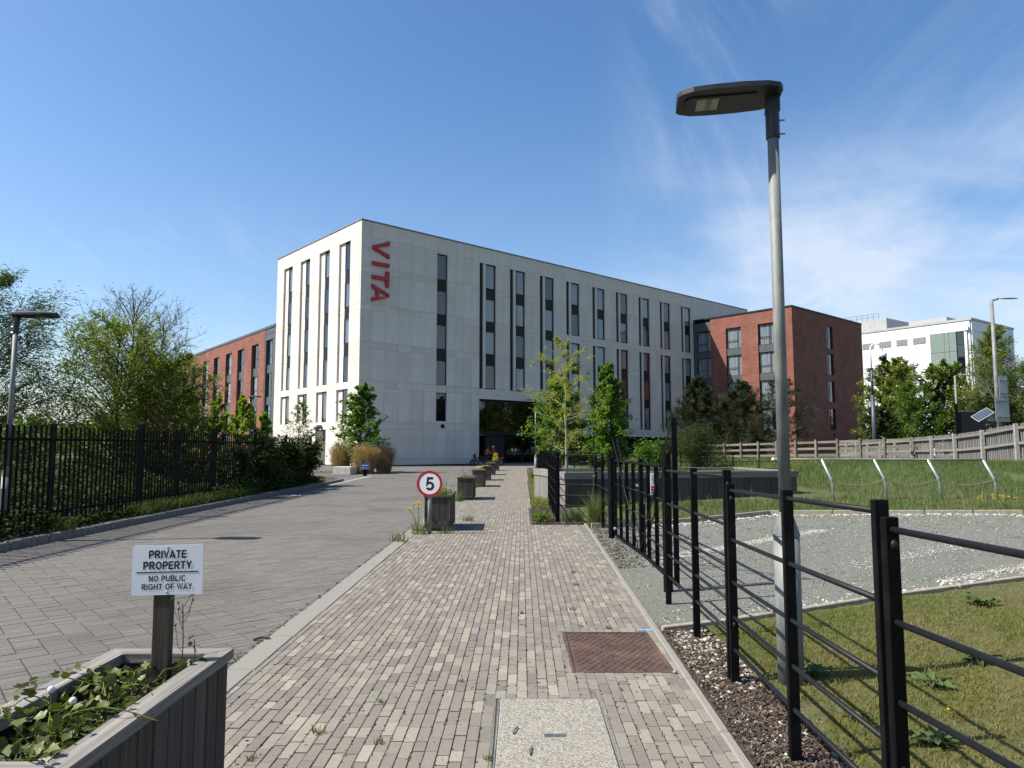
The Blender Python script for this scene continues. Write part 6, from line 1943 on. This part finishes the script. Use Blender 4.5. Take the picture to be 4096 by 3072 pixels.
X = rng.uniform(1.8, 9.3, n); Y = rng.uniform(22.5, 27.5, n)
blades('garden_grass', M['meadow'], X, Y, np.full(n, .72) * (Y < 22.0) + .02, .55, .014, rng, .3, tone=np.full(n, .7))
n = 2200
X = rng.uniform(1.7, 7.8, n); Y = 19.1 + (X - 1.4) * .21 + rng.uniform(.2, 3.0, n)
blades('bed_top_grass', M['meadow'], X, Y, np.full(n, .74), .20, .010, rng, .4)
tuft('primrose', 'small pale yellow flowered plant on the path edge by the slim lamp', (1.10, 35.0, 0), 160, .40, .016, .20, M['meadow'], 271, 'flower', M['petal'], .55, 8, .4)

# dry ornamental grasses by the corner
for i, (x, y, r, h, n, lab) in enumerate([(-10.35, 43.3, .62, 1.75, 1500, 'left clump of tall dry straw grass beside the concrete block'), (-8.75, 42.4, .70, 1.65, 1700, 'middle clump of tall dry straw grass behind the ONE WAY sign'),
                                          (-7.9, 44.0, .60, 1.60, 1400, 'right clump of tall dry straw grass at the foot of the shaded wall')]):
    rng = np.random.default_rng(280 + i); root = thing('dry_grass', lab, 'ornamental grass', (x, y, 0), 0, 'dry ornamental grasses')
    a = rng.uniform(0, 6.283, n); rr = r * .7 * rng.random(n) ** .6
    o = blades('blades', M['straw'], rr * np.cos(a), rr * np.sin(a), np.zeros(n), h * .85, .020, rng, .17, kind=None, parent=root, fan=.75, tone=rng.uniform(0, 1, n))
    hx = np.stack([rr * np.cos(a) * 1.6, rr * np.sin(a) * 1.6, h * rng.uniform(.55, 1.12, n) * (1.05 - .35 * rr / r)], 1)[: n // 2]
    leaf_cloud('seed_heads', np.repeat(hx, 4, 0) + rng.normal(0, .05, (len(hx) * 4, 3)), .10, rng, M['straw'], root, .25, .2)

# plants in the row of planters
kinds = [(M['lf_bright'], .075, 420, .16), (M['straw'], .05, 260, .14), (M['lf_yellow'], .05, 420, .12), (M['straw'], .05, 300, .12), (M['lf_ash'], .06, 400, .12), (M['lf_yellow'], .07, 420, .35)]
labs = ['rosettes of yellow green plants in the planter behind the 5 sign', 'thin dry plants in the second planter of the row', 'pale trailing succulents in the third planter', 'dead brown stems in the fourth planter', 'low ginger green plants in the fifth planter', 'tall yellow flowering plants in the farthest planter']
for i, ((x, y, _), (m_, ls, n, hh)) in enumerate(zip(ROWP, kinds)):
    rng = np.random.default_rng(300 + i)
    t = thing('planter_plants', labs[i], 'plants', (x, y, .56), .008, 'plants in the row of planters')
    P = np.stack([rng.uniform(-.17, .17, n), rng.uniform(-.52, .52, n), .03 + rng.random(n) * hh], 1)
    if i == 0: P[:, 1] = np.abs(P[:, 1]) * .9 - .05
    leaf_cloud('foliage', P, ls, rng, m_, t, .6, .4)
    st = MB()
    for k in range(16 if i in (1, 3) else 8):
        b = np.array([rng.uniform(-.15, .15), rng.uniform(-.5, .5), 0]); e = b + np.array([rng.normal(0, .08), rng.normal(0, .08), rng.uniform(.2, .42)])
        st.tube([b, (b + e) / 2 + rng.normal(0, .02, 3), e], .0035, 4)
    part('stems', st, M['bark'], t)
    if i in (2, 5):
        leaf_cloud('flowers', np.stack([rng.uniform(-.15, .15, 60), rng.uniform(-.5, .5, 60), rng.uniform(.2 if i == 2 else .45, .25 if i == 2 else .62, 60)], 1), .06, rng, M['petal'] if i == 5 else M['blossom'], t, .8, .8)

# ---- ivy in the near planter: every leaf its own piece
def ivy_leaf_mesh(seed):
    r = random.Random(seed)
    out = [(0, 0), (.30, -.06), (.50, .10), (.36, .30), (.52, .52), (.26, .62), (.0, 1.0), (-.26, .62), (-.52, .52), (-.36, .30), (-.50, .10), (-.30, -.06)]
    if seed % 3 == 0: out = [(0, 0), (.24, -.04), (.42, .16), (.40, .42), (.22, .70), (0, .95), (-.22, .70), (-.40, .42), (-.42, .16), (-.24, -.04)]
    V = [(0, .34, -.05)] + [(x + r.uniform(-.03, .03), y + r.uniform(-.03, .03), .10 * abs(x) + r.uniform(-.06, .06) - .10 * y * y) for x, y in out]
    n = len(out)
    mb = MB(); t = r.uniform(0, 1); mb.tint = (t, t, t)
    mb.add(V, [(0, i + 1, (i + 1) % n + 1) for i in range(n)])
    me = mb.mesh('leaf', True); me.materials.append(M['lf_ivy']); return me


IV = [ivy_leaf_mesh(i) for i in range(14)]
iv = thing('ivy_plant', 'trailing ivy with glossy lobed leaves filling the near planter', 'ivy', (-1.515, 2.66, .57))
r = random.Random(77)
vines = MB(); nleaf = 0


def put_leaf(p, s, tilt=.7, az=None):
    global nleaf
    o = bpy.data.objects.new('leaf', r.choice(IV)); COL.objects.link(o); o.parent = iv
    o.location = p; o.scale = (s, s, s)
    o.rotation_euler = (r.gauss(0, tilt), r.gauss(0, tilt), r.uniform(0, 6.283) if az is None else az)
    nleaf += 1


for k in range(24):
    x, y = r.uniform(-.15, .13), -.56 + 1.0 * (k + r.random()) / 24
    z = .02; a = r.uniform(0, 6.283); pts = [(x, y, z)]
    for j in range(7):
        a += r.gauss(0, .55); st = .055
        x2 = pts[-1][0] + math.cos(a) * st; y2 = pts[-1][1] + math.sin(a) * st
        x2 = max(-.19, min(.175, x2)); y2 = max(-.56, min(.42, y2))
        top = .115 if y2 < .1 else .085
        z2 = max(.03, min(top + .04, pts[-1][2] + r.gauss(.016, .03)))
        pts.append((x2, y2, z2))
        for q in range(1 if j % 2 else 2):
            if nleaf < 262: put_leaf((x2 + r.gauss(0, .016), y2 + r.gauss(0, .016), z2 + r.uniform(.0, .035)), r.uniform(.020, .050))
    vines.tube(pts, .0022, 5)
for a0, b0 in (((-.02, -.25, .12), (.33, -.18, .115)), ((-.05, .12, .12), (-.33, .05, .135)), ((-.1, -.5, .1), (.02, -.68, .09)), ((.0, .1, .10), (-.30, .30, .13))):
    A, B = Vector(a0), Vector(b0); pts = [A.lerp(B, k / 6) + Vector((r.gauss(0, .008), r.gauss(0, .008), .05 * math.sin(math.pi * k / 6))) for k in range(7)]
    vines.tube(pts, .0022, 5)
    for p in pts[2:]: put_leaf(tuple(p), r.uniform(.018, .038), .5)
for k in range(26): put_leaf((r.uniform(.10, .20), r.uniform(-.52, -.05), r.uniform(.10, .16)), r.uniform(.022, .042), .5)
part('vine', vines, M['lf_ash'], iv)
rng = np.random.default_rng(321); n = 1100
X = rng.uniform(-.19, .18, n); Y = rng.uniform(-.57, .40, n)
Z = .02 + rng.random(n) ** .7 * (.07 + .03 * lumps(X * 6, Y * 6, 9, 1.2))
leaf_cloud('small_leaves', np.stack([X, Y, Z], 1), .034, rng, M['lf_ivy'], iv, .85, .4, kind='stuff', tone=np.clip(.35 + .35 * lumps(X * 5, Y * 5, 10, 1.0), 0, 1), var=.4)
for i, (x, y, z) in enumerate([(-1.60, 2.55, .76), (-1.475, 2.47, .75)]):
    t = thing('dandelion_clock', ['white fluffy seed head in the ivy, farther from the planter edge', 'white fluffy seed head in the ivy, nearer the right planter rim'][i], 'seed head', (x, y, z), 0, 'seed heads in the ivy')
    mb = MB(); mb.sphere((0, 0, 0), .0125, 9, 6); part('seed_ball', mb, M['lid_seed'], t)
    mb = MB(); mb.tube([(0, 0, -.01), (.004, 0, -.12)], .0016, 5); part('stem', mb, M['lf_mid'], t)
t = thing('dry_weed', 'thin dry branching weed beside the notice stake in the near planter', 'weed', (-1.40, 3.10, .57))
mb = MB(); r = random.Random(5)
mb.tube([(0, 0, 0), (.004, 0, .2), (-.004, 0, .36)], .0022, 5)
ends = []
for k in range(7):
    z = r.uniform(.16, .36); e = (r.uniform(-.05, .06), r.uniform(-.03, .03), z + r.uniform(.04, .12)); mb.tube([(0, 0, z), (e[0] * .6, e[1] * .6, z + .03), e], .0013, 4); ends.append(e)
part('stems', mb, M['bark'], t)
mb = MB()
for e in ends: mb.sphere(e, .006, 6, 4)
part('seed_heads', mb, M['lf_yellow'], t)
t = thing('dry_weed', 'small leafy shoot at the right inner corner of the near planter', 'weed', (-1.335, 3.08, .60))
mb = MB(); mb.tube([(0, 0, 0), (.004, 0, .08), (-.006, 0, .19)], .002, 5); part('stems', mb, M['bark'], t)
for k in range(5):
    o = bpy.data.objects.new('leaf', IV[k]); COL.objects.link(o); o.parent = t
    o.location = (r.uniform(-.03, .02), 0, .09 + k * .025); s = r.uniform(.022, .036); o.scale = (s, s, s); o.rotation_euler = (r.gauss(.9, .4), r.gauss(0, .5), r.uniform(0, 6))

# ================================================================ LOOSE STONES, CHIPS, LITTER
def pebbles(name, m, P, S, rng, cols, flat=.6, parent=None, kind='stuff'):
    n = len(P)
    base = np.array([(1, 0, 0), (0, 1, 0), (-1, 0, 0), (0, -1, 0), (0, 0, 1), (.55, .5, .62), (-.5, .55, .6), (0, 0, -.6)], float)
    F0 = np.array([(0, 1, 5), (1, 6, 5), (1, 2, 6), (2, 4, 6), (6, 4, 5), (4, 0, 5), (2, 3, 4), (3, 0, 4), (1, 0, 7), (2, 1, 7), (3, 2, 7), (0, 3, 7)])
    k = len(base)
    B = base[None] * rng.uniform(.65, 1.25, (n, k, 1)) * S[:, None, None] * np.stack([rng.uniform(.8, 1.3, n), rng.uniform(.6, 1.0, n), flat * rng.uniform(.6, 1.2, n)], 1)[:, None]
    a = rng.uniform(0, 6.283, n); c, s = np.cos(a)[:, None], np.sin(a)[:, None]
    V = np.stack([B[..., 0] * c - B[..., 1] * s, B[..., 0] * s + B[..., 1] * c, B[..., 2]], 2) + P[:, None]
    F = (F0[None] + (np.arange(n) * k)[:, None, None]).reshape(-1, 3)
    col = np.array(cols)[rng.integers(0, len(cols), n)] * rng.uniform(.75, 1.15, (n, 1))
    return link(name, npmesh(name, V.reshape(-1, 3), F, np.repeat(col, k, 0)), m, parent, kind=kind)


rng = np.random.default_rng(400)
n = 26000
X = rng.uniform(1.3, 10, n); Y = 6.3 + rng.random(n) ** 1.3 * 8.5
ok = (Y > en(X) + .03) & (Y < ef(X) - .03) & (X < .78 * Y + .8)
X, Y = X[ok], Y[ok]
pebbles('gravel_stones', M['stone'], np.stack([X, Y, terr(X, Y)], 1), rng.uniform(.005, .013, len(X)) * (.7 + Y / 14), rng,
        [(.15, .158, .145), (.19, .198, .18), (.11, .117, .11), (.23, .228, .20)])
# white limestone: scattered, banked at the edges, and in the raked streaks
WH = [(.44, .42, .37), (.37, .355, .31), (.50, .49, .44), (.31, .29, .25)]
pts = []
n = 420; X = rng.uniform(1.4, 11, n); Y = rng.uniform(6.4, 15, n); ok = (Y > en(X)) & (Y < ef(X)); pts.append((X[ok], Y[ok], rng.uniform(.006, .020, ok.sum())))
n = 420; X = rng.uniform(2.6, 10, n); Y = ef(X) - rng.exponential(.12, n) - .04; pts.append((X, Y, rng.uniform(.014, .045, n)))
n = 420; X = rng.uniform(1.4, 6, n); Y = en(X) + rng.exponential(.16, n) + .03; pts.append((X, Y, rng.uniform(.010, .030, n)))
for (xa, ya), (xb, yb), w, n in (((2.1, 10.2), (5.4, 12.5), .10, 2600), ((4.2, 9.0), (6.6, 10.4), .16, 700), ((4.7, 7.9), (6.5, 8.75), .08, 700), ((1.9, 10.0), (3.2, 10.9), .14, 500)):
    s = rng.random(n); X = xa + (xb - xa) * s + rng.normal(0, w * .6, n); Y = ya + (yb - ya) * s + rng.normal(0, w, n); pts.append((X, Y, rng.uniform(.006, .014, n)))
X, Y, S = (np.concatenate([p[i] for p in pts]) for i in range(3))
pebbles('limestone_chips', M['stone'], np.stack([X, Y, terr(X, Y) + .004], 1), S, rng, WH)
n = 3000; X = rng.uniform(1.4, 10, n); Y = 6.4 + rng.random(n) ** 1.2 * 8; ok = (Y > en(X)) & (Y < ef(X)); X, Y = X[ok], Y[ok]
pebbles('pale_grit', M['stone'], np.stack([X, Y, terr(X, Y) + .002], 1), rng.uniform(.004, .008, len(X)) * (.7 + Y / 14), rng, WH)
n = 210; Y = 4.7 + rng.random(n) ** .8 * 1.65; X = PR0(Y) + .08 + rng.beta(1.1, 1.3, n) * .52
pebbles('edge_stones', M['stone'], np.stack([X, Y, np.full(n, .014)], 1), rng.uniform(.012, .032, n), rng, WH + [(.33, .27, .20), (.38, .33, .25)])
# stones and bark in the mulch strip by the path
n = 1500; Y = 2.2 + rng.random(n) * 4.3; X = PR0(Y) + .06 + rng.beta(1.2, 1.4, n) * .50
w = rng.random(n) < np.where(Y > 5.0, 1.0, .45); X, Y = X[w], Y[w]
pebbles('mulch_stones', M['stone'], np.stack([X, Y, np.full(len(X), .010)], 1), rng.uniform(.006, .024, len(X)), rng, WH + [(.26, .20, .15), (.30, .27, .22), (.20, .14, .10), (.12, .085, .06)])


def chips(name, X, Y, Z, rng, L, W, cols, m):
    n = len(X); a = rng.uniform(0, 6.283, n); l = L * rng.uniform(.4, 1.4, n); w = W * rng.uniform(.5, 1.3, n); t = rng.normal(0, .35, n)
    ux = np.stack([np.cos(a) * np.cos(t), np.sin(a) * np.cos(t), np.sin(t)], 1) * l[:, None] / 2
    vx = np.stack([-np.sin(a), np.cos(a), rng.normal(0, .35, n)], 1) * w[:, None] / 2
    p = np.stack([X, Y, Z], 1); dn = np.array([0, 0, -.006])
    V = np.stack([p - ux - vx, p + ux - vx * .6, p + ux + vx * .7, p - ux + vx, p - ux - vx + dn, p + ux - vx * .6 + dn, p + ux + vx * .7 + dn, p - ux + vx + dn], 1).reshape(-1, 3)
    F0 = np.array([(0, 1, 2, 3), (0, 4, 5, 1), (1, 5, 6, 2), (2, 6, 7, 3), (3, 7, 4, 0)])
    F = (F0[None] + (np.arange(n) * 8)[:, None, None]).reshape(-1, 4)
    col = np.array(cols)[rng.integers(0, len(cols), n)] * rng.uniform(.6, 1.2, (n, 1))
    return link(name, npmesh(name, V, F, np.repeat(col, 8, 0)), m, kind='stuff')


BK = [(.085, .058, .042), (.050, .036, .027), (.125, .095, .070), (.22, .185, .145), (.065, .048, .038)]
n = 15000; Y = 1.6 + rng.random(n) * 4.9; X = PR0(Y) + .04 + rng.beta(1.1, 1.3, n) * .62
chips('bark_mulch', X, Y, rng.uniform(.008, .026, n), rng, .028, .008, BK, M['chip'])
n = 4200; Y = 14.95 + rng.random(n) ** 1.5 * 9; X = PR1(Y) + .02 + rng.random(n) * (.55 + (Y < 16) * .6)
chips('bark_mulch', X, Y, rng.uniform(.006, .02, n), rng, .06, .018, BK, M['chip'])
# brown litter on the gravel near the gate
n = 1500; Y = rng.uniform(9.5, 14.2, n); X = PR0(Y) + .05 + rng.exponential(.30, n)
chips('gravel_litter', X, Y, terr(X, Y) + .008, rng, .035, .012, BK, M['chip'])
# crumbs, twigs and moss flecks on the bricks, more in the joints
n = 700; Y = 2.4 + rng.random(n) ** 1.4 * 14; X = PLK(Y) + .05 + rng.random(n) * 2.9; ok = X < PR0(Y) - .05
chips('path_litter', X[ok], Y[ok], np.full(ok.sum(), .005), rng, .014, .005, [(.10, .085, .06), (.05, .042, .034), (.32, .29, .23)], M['chip'])
n = 5200; col_ = rng.integers(-26, 20, n); Y = 2.6 + rng.random(n) ** 1.5 * 9; X = (col_ - .5) * pw + Y * .014 + rng.normal(0, .003, n)
ok = (X < PR0(Y) - .13) & (X > PLK(Y) + .03)
for x0, x1, y0, y1 in HOLES: ok &= ~((X > x0 - .03) & (X < x1 + .03) & (Y > y0 - .03) & (Y < y1 + .03))
chips('joint_moss', X[ok], Y[ok], np.full(ok.sum(), .0015), rng, .018, .007, [(.075, .085, .035), (.055, .050, .036), (.045, .060, .026)], M['chip'])
n = 700; Y = 2.6 + rng.random(n) ** 1.4 * 12; X = PLK(Y) - .225 + rng.normal(0, .016, n)
leaf_cloud('kerb_moss', np.stack([X, Y, rng.uniform(.0, .012, n)], 1), .022, rng, M['lf_dark'], None, .7, .5, kind='stuff')
for i, (x, y, a, lab) in enumerate([(-2.08, 6.05, .3, 'dark twig lying on the road beside the flush kerb'), (.02, 4.15, 1.3, 'thin twig lying on the concrete cover'), (.10, 3.88, 1.45, 'second thin twig on the concrete cover nearer the camera'), (1.25, 14.9, .2, 'brown stick at the edge of the weedy bed')]):
    t = thing('twig', lab, 'twig', (x, y, .012), a, 'twigs on the ground')
    mb = MB(); mb.tube([(-.05, 0, 0), (.0, .006, .004), (.05, 0, 0)] if i else [(-.06, 0, 0), (0, .01, .012), (.07, -.004, .004)], .004 if i else .012, 5); part('stick', mb, M['bark'], t)
t = thing('pebble', 'single grey pebble on the bricks by the corner of the rusty cover', 'stone', (1.155, 5.19, .012))
mb = MB(); mb.sphere((0, 0, 0), .017, 8, 6, (1, .8, .8)); mb.tint = (.3, .3, .3); part('stone', mb, M['concrete_post'], t)
t = thing('road_litter', 'flat pale scrap of litter at the far side of the road', 'litter', (-7.0, 23.2, .01), .3)
mb = MB(); mb.box(-.16, .16, -.06, .06, 0, .03, .008); part('scrap', mb, M['white_paint'], t)

# ================================================================ RIDERS BY THE ENTRANCE
def body(root, name, m, edges, verts, radii):
    me = bpy.data.meshes.new(name); me.from_pydata(verts, edges, [])
    o = link(name, me, m, root)
    sk = o.modifiers.new('skin', 'SKIN'); sb = o.modifiers.new('sub', 'SUBSURF'); sb.levels = sb.render_levels = 1
    for v, rr in zip(me.skin_vertices[0].data, radii): v.radius = (rr, rr)
    me.skin_vertices[0].data[0].use_root = True
    return o


def rider(loc, rz, top, label, cap):
    """person sitting astride a moped, hands on the bars; faces local +x"""
    t = thing('person', label, 'person', loc, rz, 'riders by the entrance')
    body(t, 'trousers', M['dark_cloth'], [(0, 1), (1, 2), (2, 3), (3, 4), (0, 5), (5, 6), (6, 7), (7, 8)],
         [(0, 0, .80), (.10, .12, .78), (.42, .19, .72), (.38, .20, .32), (.50, .20, .26), (.10, -.12, .78), (.42, -.19, .72), (.38, -.20, .32), (.50, -.20, .26)],
         [.14, .105, .08, .055, .045, .105, .08, .055, .045])
    body(t, 'jacket', top, [(0, 1), (1, 2), (2, 3), (2, 4), (4, 5), (5, 6), (2, 7), (7, 8), (8, 9)],
         [(0, 0, .86), (.02, 0, 1.08), (.08, 0, 1.30), (.10, 0, 1.40), (.08, .18, 1.32), (.20, .24, 1.08), (.44, .20, 1.02), (.08, -.18, 1.32), (.20, -.24, 1.08), (.44, -.20, 1.02)],
         [.15, .155, .15, .06, .085, .06, .045, .085, .06, .045])
    body(t, 'head', M['skin'], [(0, 1), (1, 2), (1, 3)], [(.10, 0, 1.40), (.12, 0, 1.52), (.12, 0, 1.60), (.20, 0, 1.50)], [.055, .085, .085, .03])
    for s in (-1, 1):
        h = MB(); h.sphere((.47, s * .20, 1.02), .035, 8, 6, (1.2, .8, .8))
        for k in range(4): h.tube([(.49, s * (.20 + .018 * (k - 1.5)), 1.03), (.52, s * (.20 + .018 * (k - 1.5)), 1.02), (.51, s * (.20 + .018 * (k - 1.5)), .985)], .009, 6)
        h.tube([(.46, s * .175, 1.02), (.50, s * .16, 1.0)], .010, 6); part('hand', h, M['skin'], t, smooth=True)
    mb = MB(); mb.sphere((.115, 0, 1.59), .115, 12, 7, (1.05, .92, .85)); mb.box(.18, .27, -.06, .06, 1.575, 1.59, .005); part('cap', mb, cap, t, smooth=True)
    return t


def moped(loc, rz, m, label, box):
    t = thing('moped', label, 'moped', loc, rz, 'mopeds by the entrance')
    for x in (-.55, .68):
        mb = MB(); pts = [(x + .23 * math.cos(a), 0, .26 + .23 * math.sin(a)) for a in [k * math.pi / 8 for k in range(17)]]
        mb.tube(pts, .05, 8, False); w_ = part('wheel', mb, M['tyre'], t, smooth=True)
        mb = MB(); disc(mb, (x, 0, .26), .01, .17, -.03, .03, 14); link('rim', mb.mesh('rim'), M['galv'], w_)
    mb = MB(); mx = Matrix(((1, 0, 0, 0), (0, 0, -1, 0), (0, 1, 0, 0), (0, 0, 0, 1)))
    mb.prism([(-.75, .55), (-.35, .30), (.25, .28), (.38, .40), (.55, .95), (.46, 1.0), (.30, .42), (.10, .38), (-.05, .70), (-.78, .74)], mx, -.14, .14)
    part('body', mb, m, t)
    mb = MB(); mb.box(-.70, .0, -.13, .13, .74, .82, .03); part('seat', mb, M['dark_cloth'], t)
    mb = MB(); mb.tube([(.68, .07, .26), (.50, .05, .98)], .022, 8); mb.tube([(.68, -.07, .26), (.50, -.05, .98)], .022, 8); mb.tube([(.44, -.32, 1.02), (.50, 0, 1.0), (.44, .32, 1.02)], .018, 8); part('handlebar', mb, M['dark_metal'], t)
    mb = MB(); mb.sphere((.60, 0, .88), .08, 8, 6); part('headlight', mb, M['galv'], t)
    if box:
        mb = MB(); mb.box(-.95, -.45, -.24, .24, .86, 1.36, .03); part('carrier_box', mb, M['dark_metal'], t)
    return t


moped((-2.75, 61.2, 0), R(205), M['red_cloth'], 'red and dark moped with a black carrier box by the shaded wall', True)
rider((-2.15, 60.8, 0), R(20), M['orange'], 'person in an orange jacket and cap seated on a moped by the entrance', M['dark_cloth'])
moped((-2.15, 60.8, 0), R(20), M['dark_metal'], 'dark moped under the rider in the orange jacket', False)
rider((-1.50, 61.6, 0), R(170), M['red_cloth'], 'person in a dull red top with a pale cap behind the farthest planter', M['louvre'])
moped((-1.50, 61.6, 0), R(170), M['red_cloth'], 'red moped under the rider in the dull red top', False)
